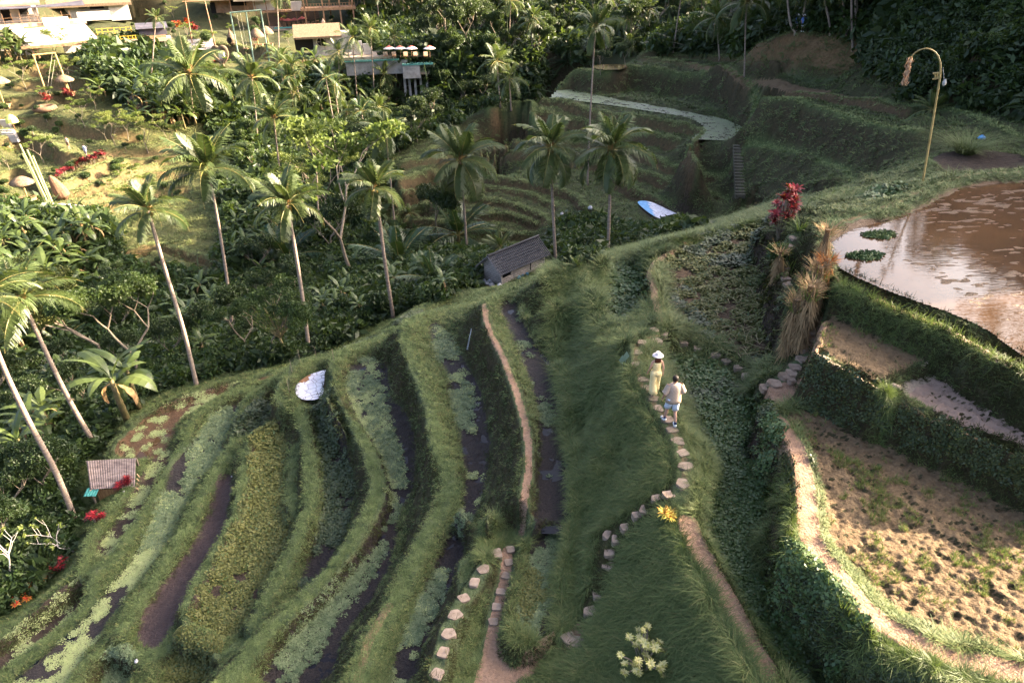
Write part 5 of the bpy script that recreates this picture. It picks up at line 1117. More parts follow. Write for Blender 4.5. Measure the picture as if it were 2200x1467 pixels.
# corrugated shed
def shed():
    c4 = [P(186, 990, -8.1), P(292, 984, -8.1), P(290, 1046, -8.6), P(194, 1051, -8.6)]; b = (c4[2]+c4[3])/2; b[2] = -10.2
    t = thing('field_shed', b, 'little field shed with rusty corrugated roof outside the outer bund', 'shed'); n = 40; V = []; 
    for i in range(n+1):
        f = i/n; a = c4[0]*(1-f)+c4[1]*f-b; c = c4[3]*(1-f)+c4[2]*f-b; dz = .022 if i % 2 else 0; V += [a+[0, 0, dz], c+[0, 0, dz+.0]]
    F = [(2*i, 2*i+1, 2*i+3, 2*i+2) for i in range(n)]
    obj('roof', mesh('roof', V, F, [mat('corrugated_asbestos', (.11, .08, .07), (.24, .185, .165), .7, 2.5, .3, 0, False, stretch=(1, 3, 1))]), t)
    p = [q-b for q in c4]; m = MB()
    for q in p: m.tube([(q[0], q[1], -.3), (q[0], q[1], q[2]-.02)], .05, 6)
    m.ob('posts', t, m_wood)
    m = MB(); d = .06; a, c = p[3]*.9+p[2]*.1, p[2]*.9+p[3]*.1
    for i, (x, y) in enumerate(((a, c), (p[0]*.95, a), (p[1]*.95, c))):
        m.add([(x[0], x[1], -.3), (y[0], y[1], -.3), (y[0], y[1], min(y[2], x[2])-.04), (x[0], x[1], min(y[2], x[2])-.04)], [(0, 1, 2, 3)])
    m.ob('bamboo_walls', t, mat('bamboo_mat', (.13, .07, .03), (.24, .14, .06), .8, 3, .2, .01, stretch=(8, 8, 1)))
    m = MB()
    for k in range(4): q = p[2]*(1-.16*k)+p[1]*.16*k; m.tube([(q[0]+.75-.1*k, q[1]+.1, .05), (q[0]+.05, q[1], q[2]-.05)], .03, 5)
    m.ob('leaning_poles', t, mat('pole_wood', (.30, .20, .11), (.42, .30, .17), .8, 5))
    q = p[3]; m = MB()
    for i in range(10): m.add([(q[0]-.2+.055*i, q[1]-.30, q[2]-.14+(.02 if i % 2 else 0)), (q[0]-.2+.055*(i+1), q[1]-.30, q[2]-.14+(0 if i % 2 else .02)), (q[0]-.2+.055*(i+1), q[1]+.1, q[2]-.02+(0 if i % 2 else .02)), (q[0]-.2+.055*i, q[1]+.1, q[2]-.02+(.02 if i % 2 else 0))], [(0, 1, 2, 3)])
    m.ob('teal_sheet', t, mat('teal_metal', (.04, .19, .17), (.06, .25, .22), .5, 5))
    g = b+p[2]+[-.45, -.35, -.75]; o = sack(260, 1060, .85, 'white bag hanging at the corner of the corrugated shed'); o.location = tuple(g); o.scale = (.5, .4, 1.1)
shed()
# ------------------------------------------------------------------ cordylines, crotons and other accent plants
def rosette_mesh(name, mats, n=22, L=.42, w=.05, up=.5, seed=0):
    r_ = np.random.default_rng(seed); parts = []; 
    for i in range(n):
        a = i*2.4; el = up+.9*(1-i/n)-.4; k = 4; t_ = np.linspace(0, 1, k+1); ln = L*(.7+.5*r_.random()); ang = el-1.0*t_
        y = np.concatenate([[0], np.cumsum(np.cos(ang[:-1])*ln/k)]); z = np.concatenate([[0], np.cumsum(np.sin(ang[:-1])*ln/k)]); ww = w*np.sin(np.clip(t_*.85+.12, 0, 1)*np.pi)**.7
        V = np.stack([np.stack([-ww, y, z], 1), np.stack([ww, y, z], 1)], 1).reshape(-1, 3); V = rotv(V, 0, a); b = np.arange(k)[:, None]*2; parts.append((V, np.concatenate([b, b+1, b+3, b+2], 1)))
    v, f, _ = joinv(parts); mi = [(1 if (i//4) < n*.35 and len(mats) > 1 else 0) for i in range(len(f))]
    return mesh(name, v, f, mats, mi)
ROS = {'red': rosette_mesh('rosette', [m_red, m_redhi], 22, .42, .055), 'yellow': rosette_mesh('rosette', [mat('croton_yellow', (.25, .27, .05), (.42, .40, .11), .5, 8, .3), mat('croton_cream', (.50, .46, .20))], 26, .26, .035),
       'dark': rosette_mesh('rosette', [m_red, mat('cordyline_dull', (.16, .02, .02))], 20, .4, .05), 'orange': rosette_mesh('rosette', [mat('croton_orange', (.38, .14, .03), (.5, .24, .05), .5, 8), mat('croton_red', (.4, .05, .02))], 20, .3, .05),
       'green': rosette_mesh('rosette', [m_grassy], 20, .5, .045), 'gold': rosette_mesh('rosette', [mat('gold_leaf', (.26, .24, .04), (.42, .36, .07), .5, 7), mat('orange_leaf', (.42, .22, .035))], 26, .5, .035, .9)}
def accent(kind, p, h, n, spread, label, cat='shrub', group=None, name='cordyline', rs=1., seed=0):
    rnd = random.Random(seed+n); t = thing(name, p, label, cat, group); st = MB(); pos = []
    for i in range(n):
        a = rnd.uniform(0, 6.28); r = spread*math.sqrt(rnd.random()); z = h*(1-.75*(i/max(n, 1))) if n > 3 else h*rnd.uniform(.6, 1)
        q = (r*math.cos(a), r*math.sin(a), z); st.tube([(r*.2*math.cos(a), r*.2*math.sin(a), -.1), (r*.6*math.cos(a), r*.6*math.sin(a), z*.6), q], [.025, .02, .015], 5); pos.append(q)
    st.ob('stem', t, m_wood)
    for q in pos: o = obj('leaf_rosette', ROS[kind], t, q); o.scale = (rs*rnd.uniform(.8, 1.2),)*3; o.rotation_euler = (rnd.uniform(-.4, .4), rnd.uniform(-.4, .4), rnd.uniform(0, 6))
    return t
g = T(1674, 512); hc = float(Pv(g, 1680, 395)[2]-g[2])
accent('red', g, hc*.93, 26, .42, 'tall crimson cordyline standing on the grass ridge beside the big pond', 'red plant', rs=.72)
accent('yellow', T(1385, 1432), .85, 42, .62, 'pale yellow croton bush in the long grass at the bottom', 'yellow bush', name='croton', rs=.42)
accent('gold', T(1432, 1118), .26, 5, .12, 'sunlit golden orange grassy plant at the end of the stepping stones', 'golden plant', name='golden_plant', rs=.42)
for px, py, n, sp, l, k in [(268,1048,8,.28,'crimson cordyline in front of the corrugated roof','red'), (208,1120,7,.35,'red cordyline by the bund below the shed','red'), (118,1228,9,.45,'crimson and orange plant beside the white branched tree','red'), (78,1255,6,.4,'orange leaved plant at the lower left thicket','orange'), (48,1298,6,.35,'small orange plant nearest the lower left corner','orange'),
    (1866,122,6,.8,'dark red cordyline at the foot of the steep slope','dark'), (1888,136,6,.8,'second dark red cordyline of the row under the slope','dark'), (1906,142,6,.7,'dark red cordyline next to the orange one','dark'), (1921,150,5,.6,'orange cordyline at the right end of the row','orange'), (1845,92,3,.4,'small yellow leaved plant above the red row','yellow'),
    (395,60,8,1.3,'big orange bougainvillea on the village lawn','orange'), (380,66,6,1.1,'orange flowering bush beside the bougainvillea','orange'), (415,70,4,.8,'red flowering shrub right of the orange bushes','red'), (97,222,4,.8,'red plants growing in the round woven planter','red'), (470,145,3,.5,'pink flowering shrub below the heart shaped nest','red'), (492,165,3,.5,'pink flowers lower on the village slope','red'),
    (152,212,5,.6,'dark red shrub at the foot of the yellow swing','dark'), (255,105,6,.9,'reddish brown shrub under the yellow railed deck','dark'), (545,95,4,.5,'red flowers beside the thatched umbrellas','red')]:
    g = T(px, py); s = max(1, proj(g)[2]/45)*(.62 if py > 1000 else .8); accent(k, g, .6*s, n, sp, l, 'red plant' if k in ('red', 'dark') else 'orange plant', rs=.9*s)
for i in range(15):
    f = i/14; accent('dark', T(122+104*f, 392-50*f**.8), 1.0, 3, .35, 'dark red cordyline in the hedge along the left hillside path', 'red plant', 'hedge of red cordylines', rs=1.05, seed=i)
# frangipani with bare white limbs, lower left
for px, py, l, s in [(165,1185,'small bare white branched frangipani with few yellow flowers',1.0), (52,1240,'bare white branched tree at the lower left edge',1.15)]:
    g = T(px, py); t = thing('frangipani', g, l, 'tree'); m = MB(); tips = []; limbs(m, (0, 0, -.2), (-.6, 0, .8), .7*s, .045, 3, random.Random(px), tips, .9); m.ob('trunk', t, mat('white_bark', (.42, .38, .33), (.55, .5, .45), .8, 5), sm=True)
    v, f = leafcloud([(*q, .10) for q in tips], 160, .06); obj('leaves', mesh('leaves', v, f, [m_leafC]), t)
# shaggy dead stems beside the steps
m_shag = mat('dead_straw', (.20, .13, .065), (.36, .25, .13), .85, 6, .1, 0, True); m_shag2 = mat('rusty_straw', (.36, .13, .035), (.50, .22, .07), .85, 6, .1)
def shaggy(px, py, top, r, label, mm=None, reeds=6, seed=0):
    g = T(px, py); h = float(Pv(g, px, top)[2]-g[2]); t = thing('dead_stem_clump', g, label, 'dead plant', 'shaggy dead stems by the steps'); rs = np.random.default_rng(seed)
    m = MB(); m.tube([(0, 0, -.2), (.02, 0, h*.5), (0, .03, h)], [r*.55, r*.6, r*.5], 9); m.ob('core', t, mat('stem_core', (.10, .065, .035), (.16, .11, .06), .9, 6))
    n = int(900*r/.2); a = rs.random(n)*6.283; z = h*(.08+.95*rs.random(n)); rr_ = r*(.55+.35*rs.random(n)); ln = .16+.34*rs.random(n); p0 = np.stack([rr_*np.cos(a), rr_*np.sin(a), z], 1)
    d = np.stack([np.cos(a)*.35, np.sin(a)*.35, -1+0*a], 1)+rs.normal(size=(n, 3))*.18; fr = z > h*.86; d[fr] = np.stack([np.cos(a)*.9, np.sin(a)*.9, .7+0*a], 1)[fr]+rs.normal(size=(fr.sum(), 3))*.3; ln[fr] *= .7
    w = np.stack([-np.sin(a), np.cos(a), 0*a], 1)*.012; v, f = quads(p0+d*ln[:, None]*.5, d*ln[:, None]*.5, w); obj('hanging_straw', mesh('hanging_straw', v, f, [mm or m_shag]), t)
    if reeds: v, f = blades(reeds*4, r, .55, .028, .6, .7, 4); obj('green_shoots', mesh('green_shoots', v, f, [m_grassy]), t, (0, 0, h*.8))
shaggy(1687, 768, 640, .20, 'leftmost shaggy dead stem, pale frilled top', seed=1); shaggy(1716, 752, 610, .24, 'thick shaggy stem with green shoots nearest the steps', seed=2, reeds=10)
shaggy(1735, 700, 570, .26, 'broad shaggy clump in the middle of the dead stems', seed=3, reeds=9); shaggy(1761, 640, 555, .20, 'rust orange shaggy stem', m_shag2, 0, 4)
shaggy(1752, 620, 490, .17, 'tallest straw stem with twiggy top next to the pond', seed=5, reeds=0); shaggy(1667, 600, 540, .12, 'thin straw stem under the pale leafy shrub', seed=6, reeds=2); shaggy(1722, 660, 600, .15, 'short straw stem with long reed leaves', seed=7, reeds=12)
tree('bush', T(1664, 590), 1.3, 'small pale green shrub left of the shaggy stems', 0, None, 'shrub', 'shrub')
for px, py, l in [(1718, 500, 'tuft of broad green reed leaves on the grass ridge'), (1700, 585, 'reed leaves arching over the stepping stones')]:
    t = thing('reed_tuft', T(px, py), l, 'reeds'); v, f = blades(16, .12, .7, .05, .6, .6, 4); obj('leaves', mesh('leaves', v, f, [m_grassy]), t)
g = T(2075, 330); t = thing('pampas_clump', g, 'big fountain of long drooping grass left of the blue bundle', 'tall grass'); v, f = blades(600, .5, 1.2, .022, .95, 1.0, 6); obj('leaves', mesh('leaves', v, f, [m_g1]), t)
sack(2108, 300, .7, 'blue bundle lying by the long drooping grass', m_blue, 'bundle', 'blue_bundle')
for px, py, l in [(1888, 505, 'floating mat of green weed nearest the far bund of the pond'), (1858, 550, 'floating mat of green weed in the pale reflection of the pond')]:
    g = P(px, py, 2.88); t = thing('floating_weed', g, l, 'water plants'); v, f = leafcloud([(0, 0, .02, .45, .12), (.35, .1, .02, .35, .12), (-.35, 0, .02, .3, .12)], 900, .06, .0); obj('leaves', mesh('leaves', v, f, [m_w1]), t)
g = T(1338, 800); t = thing('taro_plant', g, 'two upright grey green taro leaves in the grass left of the woman', 'plant'); m = MB()
for s_, h in ((-.05, .45), (.08, .6)):
    m.tube([(0, 0, 0), (s_, 0, h)], .012, 5); m.add([(s_, 0, h+.22), (s_-.1, .02, h+.02), (s_-.03, .03, h-.12), (s_+.03, .03, h-.12), (s_+.1, .02, h+.02)], [(0, 1, 2, 3, 4)])
m.ob('leaves', t, mat('taro_leaf', (.17, .25, .18), (.22, .3, .22)))
# dry stalks in the big weedy field
rnd = random.Random(9); m = MB()
for i in range(150):
    px, py = (rnd.uniform(1530, 1670), rnd.uniform(610, 770)) if i < 120 else (rnd.uniform(1440, 1640), rnd.uniform(560, 700)); g = T(px, py)
    if abs(g[2]+.6) > .3: continue
    a = rnd.uniform(0, 3.14); L = rnd.uniform(.3, .8); d = np.array([math.cos(a), math.sin(a), rnd.uniform(-.05, .2)])*L; c = g+[0, 0, .10]; m.tube([c-d*.5, c+[0, 0, rnd.uniform(0, .08)], c+d*.5], [.006, .012, .005], 4, cap=False)
o = m.ob('cut_stalks', None, mat('dry_stalk', (.26, .21, .10), (.38, .31, .17), .8, 6)); tag(o, 'scattered dry cut stalks on the weedy field', 'straw', kind='stuff')
# ------------------------------------------------------------------ curved bamboo pole
m_bam = mat('golden_bamboo', (.30, .21, .07), (.44, .33, .13), .5, 5, .4)
g = T(1981, 393); t = thing('bamboo_penjor', g, 'tall curved ceremonial bamboo pole with hanging straw tassel', 'bamboo pole')
Pt = lambda x, y: Pv(g, x, y)-g
pl_ = smooth([Pt(*q) for q in [(1981,396),(1996,310),(2010,225),(2020,160),(2019,130),(2008,112),(1990,105),(1970,111),(1957,124),(1954,133)]], 4); n = len(pl_)
m = MB(); m.tube(pl_, [.042*(1-.75*i/n)+.006 for i in range(n)], 8)
for i in range(0, n-6, 2): m.lathe([(.038*(1-.75*i/n)+.013, -.012), (.038*(1-.75*i/n)+.013, .012)], 8, pl_[i])
m.ob('pole', t, m_bam, sm=True)
q = Pt(1949, 155); rs = np.random.default_rng(3); nn_ = 260; p0 = np.stack([rs.normal(size=nn_)*.05, rs.normal(size=nn_)*.05, rs.random(nn_)*.95-.45], 1)+q; v, f = quads(p0, np.stack([rs.normal(size=nn_)*.03, rs.normal(size=nn_)*.03, -.10+0*p0[:, 0]], 1), rs.normal(size=(nn_, 3))*.02)
obj('straw_tassel', mesh('straw_tassel', v, f, [mat('tassel_straw', (.45, .22, .10), (.55, .42, .28), .8, 9)]), t)
m = MB()
for a, b in (((2004, 159), (2023, 156)), ((2003, 171), (2022, 168)), ((2009, 158), (2010, 171)), ((2014, 157), (2015, 170))): m.tube([Pt(*a), Pt(*b)], .035, 5)
m.ob('offering_shelf', t, m_bam)
m = MB(); m.lathe([(.01, -.14), (.07, -.08), (.08, .02), (.02, .14)], 8, Pt(2029, 178)); m.tube([Pt(2026, 145), Pt(2028, 172)], .008, 4); m.ob('hanging_lamp', t, mat('pale_shell', (.4, .4, .38)))
t = thing('small_sign', T(2042, 205), 'tiny white sign on a post behind the bamboo pole', 'sign'); b_ = T(2042, 205); m = MB(); m.tube([(0, 0, -.2), (0, 0, 1.3)], .03, 5); m.ob('post', t, m_wood); m = MB(); m.box((-.28, -.02, 1.3), (.28, .02, 1.45)); m.ob('board', t, mat('sign_white', (.7, .7, .7)))
# ------------------------------------------------------------------ people
m_skin = mat('skin', (.52, .30, .21), (.46, .26, .18), .55, 12, .35)
def skinned(name, verts, edges, rad, parent, m_, sub=1):
    me = bpy.data.meshes.new(name); me.from_pydata([tuple(v) for v in verts], edges, []); me.materials.append(m_)
    o = obj(name, me, parent); md = o.modifiers.new('skin', 'SKIN'); md.use_smooth_shade = True; md.branch_smoothing = .6
    if not me.skin_vertices: me.attributes
    sv_ = me.skin_vertices[0].data if me.skin_vertices else None
    for i, r in enumerate(rad):
        r = r if isinstance(r, tuple) else (r, r); sv_[i].radius = r; sv_[i].use_root = (i == 0)
    s = o.modifiers.new('sub', 'SUBSURF'); s.levels = sub; s.render_levels = sub; return o
def loft(name, rings, parent, m_, n=18, seed=0, fold=.0, capt=False):
    """rings: (centre, rx, ry)"""
    V = []; r_ = random.Random(seed); ph = [r_.uniform(0, 6) for _ in range(3)]
    for i, (c, a, b) in enumerate(rings):
        for k in range(n):
            q = 2*math.pi*k/n; f = 1+fold*(i/len(rings))*(math.sin(5*q+ph[0])*.6+math.sin(8*q+ph[1])*.4); V.append((c[0]+a*f*math.cos(q), c[1]+b*f*math.sin(q), c[2]))
    F = [(i*n+k, i*n+(k+1) % n, (i+1)*n+(k+1) % n, (i+1)*n+k) for i in range(len(rings)-1) for k in range(n)]
    if capt: F.append(tuple(range(n)))
    o = obj(name, mesh(name, V, F, [m_], smooth_=True), parent); md = o.modifiers.new('thick', 'SOLIDIFY'); md.thickness = .008; return o
def person(p, rz, label, h=1.75, pose=None, woman=False, top=None, bottom=None, shoes=None, hair=None, hat=None, detail=True, wide=False, name='person'):
    t = thing('person', p, label, 'person', None, rz, h/1.75); J = dict(
        pel=(0, 0, .93), sp=(0, .0, 1.12), ch=(0, .015, 1.32), nb=(0, .0, 1.46), nk=(0, .01, 1.53), hd=(0, .025, 1.62), tp=(0, .01, 1.69),
        sl=(-.17, 0, 1.42), el=(-.235, -.02, 1.15), wl=(-.25, .07, .92), sr=(.17, 0, 1.42), er=(.235, -.02, 1.15), wr=(.25, .06, .92),
        hl=(-.09, 0, .90), kl=(-.10, .06, .49), al=(-.10, .0, .09), hr=(.09, 0, .90), kr=(.10, .02, .49), ar=(.10, -.02, .09))
    if pose: J.update(pose)
    w = .92 if woman else 1.; V = [J['pel']]; E = []; Rr = [(.135 if woman else .13, .10)]; idx = {'pel': 0}
    def add(k, par, r, pos=None): V.append(J[k] if pos is None else pos); Rr.append(r); idx[k] = len(V)-1; E.append((idx[par], idx[k]))
    add('sp', 'pel', (.115*w, .085)); add('ch', 'sp', (.15*w, .10)); add('nb', 'ch', (.09*w, .065)); add('nk', 'nb', .052*w); add('hd', 'nk', (.078, .092)); add('tp', 'hd', (.07, .082))
    add('nose', 'hd', .014, (J['hd'][0], J['hd'][1]+.105, J['hd'][2]-.005)); add('earl', 'hd', .016, (J['hd'][0]-.083, J['hd'][1], J['hd'][2])); add('earr', 'hd', .016, (J['hd'][0]+.083, J['hd'][1], J['hd'][2]))
    for s in 'lr':
        sg = -1 if s == 'l' else 1
        add('s'+s, 'nb', .058*w); add('e'+s, 's'+s, .042*w); add('w'+s, 'e'+s, .026*w)
        wv = np.array(J['w'+s]); ev = np.array(J['e'+s]); d = (wv-ev)/np.linalg.norm(wv-ev); pal = wv+d*.07; add('p'+s, 'w'+s, (.036, .02), tuple(pal))
        if detail:
            fw = np.array([0, 1., 0]); fw = fw-d*(fw@d); fw /= np.linalg.norm(fw)
            for j, (o_, L) in enumerate([(-.028, .062), (-.010, .074), (.010, .07), (.028, .055)]):
                b0 = pal+fw*o_+d*.015; m0 = b0+d*L*.6; e0 = m0+d*L*.4+np.array([-sg*.018, 0, 0]); add('f%s%da' % (s, j), 'p'+s, .010, tuple(b0+d*.012)); add('f%s%db' % (s, j), 'f%s%da' % (s, j), .0085, tuple(m0)); add('f%s%dc' % (s, j), 'f%s%db' % (s, j), .007, tuple(e0))
            th = wv+d*.035+fw*.04; add('t%sa' % s, 'w'+s, .011, tuple(th)); add('t%sb' % s, 't%sa' % s, .008, tuple(th+fw*.015+d*.04))
        add('h'+s, 'pel', .092); add('k'+s, 'h'+s, .058); k0, a0 = np.array(J['k'+s]), np.array(J['a'+s]); add('c'+s, 'k'+s, .056, tuple(k0+(a0-k0)*.35+[0, -.015, 0])); add('a'+s, 'c'+s, .036)
        toe = J.get('t'+s, tuple(a0+[0, .15, -.055])); add('foot'+s, 'a'+s, .034, toe)
    skinned('body', V, E, Rr, t, m_skin, 2 if detail else 1)
    if shoes:
        for s in 'lr':
            a0 = np.array(J['a'+s]); to = np.array(J.get('t'+s, tuple(a0+[0, .15, -.055]))); d = to-a0; d /= np.linalg.norm(d); heel = a0-d*.05+[0, 0, -.045]; m = MB(); q = [heel-d*.01, heel+d*.05, heel+d*.12, to+d*.03+[0, 0, -.0], to+d*.07+[0, 0, -.005]]
            m.tube(q, [.035, .052, .052, .05, .025], 10); m.ob('shoe', t, shoes, sm=True)
            m = MB(); m.tube([a0+[0, 0, -.02], a0+(k0-a0)*.22 if s == 'r' else a0+(np.array(J['kl'])-a0)*.22], .043, 10); m.ob('sock', t, mat('navy_sock', (.015, .03, .10)), sm=True)
    if hair == 'short':
        m = MB(); c = np.array(J['hd']); m.lathe([(.088, .0), (.093, .05), (.085, .095), (.055, .125), (.004, .137)], 14, c+[0, -.012, 0]); m.lathe([(.075, -.04), (.088, .0)], 14, c+[0, -.025, 0]); m.ob('hair', t, mat('dark_hair', (.012, .009, .007), (.03, .02, .015), .6, 20), sm=True)
    if hair == 'long':
        m = MB(); c = np.array(J['hd']); m.lathe([(.09, -.02), (.095, .05), (.08, .10), (.004, .13)], 14, c+[0, -.012, 0])
        for x_ in (-.06, -.03, 0, .03, .06): m.tube([c+[x_, -.07, .03], c+[x_*1.3, -.095, -.10], c+[x_*1.35, -.10, -.20], c+[x_*1.1, -.095, -.30+abs(x_)]], [.035, .04, .034, .008], 8)
        m.ob('hair', t, mat('brown_hair', (.05, .016, .008), (.10, .03, .015), .5, 20), sm=True)
    if hat:
        c = np.array(J['tp'])+[0, -.01, .0]; m = MB(); m.lathe([(.095, .02), (.19, .0), (.205, -.025), (.20, -.022), (.10, .03), (.098, .07), (.085, .115), (.05, .125), (.004, .118)], 22, c, 0, .015); m.ob('hat', t, hat, sm=True)
    if top:
        st = J['nb']; C = lambda z, dy=0: (J['sp'][0]*(1.4-z), dy, z)
        if woman:
            loft('top', [((0, 0, 1.43), .125, .075), ((0, .005, 1.37), .155, .105), ((0, .015, 1.27), .158, .118), ((0, 0, 1.12), .138, .10), ((0, 0, 1.05), .135, .102)], t, top, fold=.02)
            for sg in (-1, 1):
                m = MB(); m.tube([(sg*.10, -.085, 1.36), (sg*.075, -.05, 1.475), (sg*.10, .085, 1.37)], .022, 6); m.ob('strap', t, top)
            m = MB(); m.tube([(.138*math.cos(k*.3927), .104*math.sin(k*.3927), 1.055) for k in range(17)], .012, 6); m.ob('waist_tie', t, top)
        else:
            loft('shirt', [((0, 0, 1.495), .065, .06), ((0, 0, 1.475), .12, .085), ((0, 0, 1.43), .205, .12), ((0, .01, 1.30), .215, .145), ((0, .01, 1.12), .215, .15), ((0, 0, .95), .225, .16), ((0, 0, .84), .235, .165)], t, top, fold=.05)
            for s in 'lr':
                a, b = np.array(J['s'+s]), np.array(J['e'+s]); m = MB(); o_ = np.array([(-1 if s == 'l' else 1)*.01, 0, 0]); m.tube([a-(b-a)*.1, a+(b-a)*.3+o_, a+(b-a)*.75+o_, a+(b-a)*.98+o_*2.5], [.085, .095, .095, .10], 12, cap=False); m.ob('sleeve', t, top, sm=True)
            if detail:
                m = MB(); m.tube([(.062*math.cos(k*.3927), .058*math.sin(k*.3927), 1.495) for k in range(17)], .014, 6); m.ob('collar', t, top)
    if bottom:
        mb, kind = bottom
        for s in 'lr':
            hp, kn, an = (np.array(J[k+s]) for k in 'hka')
            if kind == 'shorts': R2 = [(hp+[0, 0, .10], .125, .135), (hp, .115, .13), (hp*.4+kn*.6, .095, .10), (hp*.12+kn*.88, .10, .105)]
            else: R2 = [(hp+[0, 0, .14], .10, .105), (hp+[0, 0, .02], .125, .135), (hp*.5+kn*.5, .115, .125), (kn, .12, .125), (kn*.45+an*.55, .135, .14), (an+[0, 0, .035], .155, .16)]
            loft('trouser_leg' if kind != 'shorts' else 'shorts_leg', R2, t, mb, fold=.07, seed=ord(s))
        if kind != 'shorts': loft('waist', [((0, 0, 1.07), .138, .105), ((0, 0, 1.0), .165, .13), ((0, 0, .92), .19, .15), ((0, 0, .86), .195, .15)], t, mb, fold=.02)
    return t
m_linen = mat('yellow_linen', (.72, .58, .27), (.80, .67, .36), .8, 14, .15, .004); m_beige = mat('beige_linen', (.40, .30, .22), (.48, .37, .29), .85, 20, .1, .004)
m_ltblue = mat('light_blue_denim', (.56, .63, .74), (.66, .72, .80), .8, 16, .15); m_white = mat('white_rubber', (.72, .72, .72), (.8, .8, .8), .5, 6); m_hat = mat('pale_straw_hat', (.74, .64, .60), (.82, .73, .68), .8, 30, .1, .003)
def stand(px, py): return T(px, py)+np.array([0, 0, .045])
person(stand(1440, 913), R(4), 'man in beige shirt and light blue shorts walking on the stepping stones', 1.63,
    dict(al=(-.13, .20, .09), kl=(-.11, .15, .50), tl=(-.17, .33, .035), ar=(.10, -.16, .09), kr=(.10, .02, .48), tr=(.12, -.01, .035), wl=(-.29, .10, .93), el=(-.27, -.02, 1.17), wr=(.22, .12, .98), er=(.26, .0, 1.17)), False, m_beige, (m_ltblue, 'shorts'), m_white, 'short')
person(stand(1405, 848), R(6), 'woman in yellow jumpsuit and wide pale hat walking away ahead of the man', 1.42,
    dict(al=(-.07, -.10, .07), kl=(-.09, .0, .48), ar=(.06, .12, .07), kr=(.09, .10, .49), wl=(-.29, .06, .95), el=(-.25, -.03, 1.18), wr=(.25, -.03, .94), er=(.24, -.05, 1.17)), True, m_linen, (m_linen, 'wide'), None, 'long', m_hat)
c_ = lambda n, c: mat(n, c, None, .8)
for px, py, rz, l, top, bot, kd, sh, wm, ht in [
    (188, 340, 2.6, 'hiker with dark backpack and pale blue top on the left hillside path', c_('pale_blue_cloth', (.45, .48, .62)), c_('grey_cloth', (.10, .10, .13)), 'shorts', m_white, False, None),
    (150, 322, 2.9, 'person in light clothes half hidden by bushes on the left hillside', c_('cream_cloth', (.55, .48, .42)), c_('brown_cloth', (.16, .10, .07)), 'shorts', None, True, None),
    (1710, 68, .3, 'walker in blue top and white shorts, left of the pair on the top path', c_('blue_cloth', (.10, .16, .38)), m_white, 'shorts', m_white, False, m_hat),
    (1723, 69, 3.0, 'walker in blue top and white shorts, right of the pair on the top path', c_('blue_cloth', (0, 0, 0)), m_white, 'shorts', m_white, False, m_hat),
    (1816, 88, 1.5, 'walker in black top beside the bent brown trunk', c_('black_cloth', (.02, .02, .025)), c_('dark_cloth', (.05, .04, .05)), 'shorts', None, True, None),
    (28, 1018, 4.4, 'farmer in red hat and dark clothes in the shade at the lower left', c_('black_cloth', (0, 0, 0)), c_('dark_cloth', (0, 0, 0)), 'shorts', None, False, c_('red_cloth', (.5, .03, .02)))]:
    g = T(px, py); t = person(g+[0, 0, .03], rz, l, 1.7, None, wm, top, (bot, kd), sh, None if ht else 'short', ht, False)
    if 'backpack' in l: m = MB(); m.box((-.15, -.32, 1.05), (.15, -.14, 1.48)); o = m.ob('rucksack', None, c_('black_cloth', (0, 0, 0))); o.location = tuple(g); o.rotation_euler.z = rz; tag(o, 'dark backpack worn by the hiker on the left hillside', 'backpack')
# ------------------------------------------------------------------ village on the left hillside
class Bld:                             # a thing whose fronts are laid out in metres from photo measures at its own distance
    def __init__(s, name, px, py, label, cat, z=None, group=None):
        s.g = T(px, py) if z is None else P(px, py, z); s.px, s.py = px, py; s.k = proj(s.g)[2]/F; s.yaw = -math.atan2(s.g[0], s.g[1])
        s.t = thing(name, s.g, label, cat, group, s.yaw); s.depth = 0
    def X(s, x): return (x-s.px)*s.k
    def Zz(s, y): return (s.py-y)*s.k*1.02
    def box(s, m, x0, y0, x1, y1, d0, d1, mi=0): return m.box((s.X(x0), d0, s.Zz(y1)), (s.X(x1), d1, s.Zz(y0)), mi)
    def part(s, name, m_, rects, parent=None):
        m = MB()
        for r in rects: s.box(m, *r)
        return m.ob(name, parent or s.t, m_)
    def posts(s, name, m_, xs, y0, y1, d, w=.05, rails=(), parent=None):
        m = MB()
        for x in xs: m.box((s.X(x)-w, d-w, s.Zz(y1)), (s.X(x)+w, d+w, s.Zz(y0)))
        for y in rails: m.box((s.X(min(xs)), d-w*.6, s.Zz(y)-w*.6), (s.X(max(xs)), d+w*.6, s.Zz(y)+w*.6))
        return m.ob(name, parent or s.t, m_)
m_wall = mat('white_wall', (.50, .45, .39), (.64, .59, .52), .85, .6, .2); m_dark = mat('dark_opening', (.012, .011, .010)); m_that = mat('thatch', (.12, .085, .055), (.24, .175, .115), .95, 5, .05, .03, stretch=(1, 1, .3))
m_wd = mat('village_wood', (.22, .12, .06), (.36, .21, .12), .75, 2, .2); m_grey = mat('weathered_concrete', (.26, .24, .22), (.42, .39, .36), .9, 1.2, .1); m_ylw = mat('yellow_paint', (.62, .38, .04), (.7, .48, .08), .6, 3); m_tan = mat('tan_deck', (.36, .27, .19), (.48, .37, .27), .85, 1)
m_net = mat('white_fabric', (.60, .56, .52), (.70, .66, .60), .8, .4); m_awn = mat('dark_awning', (.05, .05, .065), (.10, .09, .11), .8, 1); m_turq = mat('turquoise_pool', (.10, .30, .26), (.16, .38, .33), .1, 1, .6); m_redp = mat('red_parasol', (.48, .10, .07), (.56, .18, .13), .8, 2); m_pink = mat('white_parasol', (.75, .68, .64)); m_green = mat('green_paint', (.10, .20, .14), (.16, .26, .18), .6)
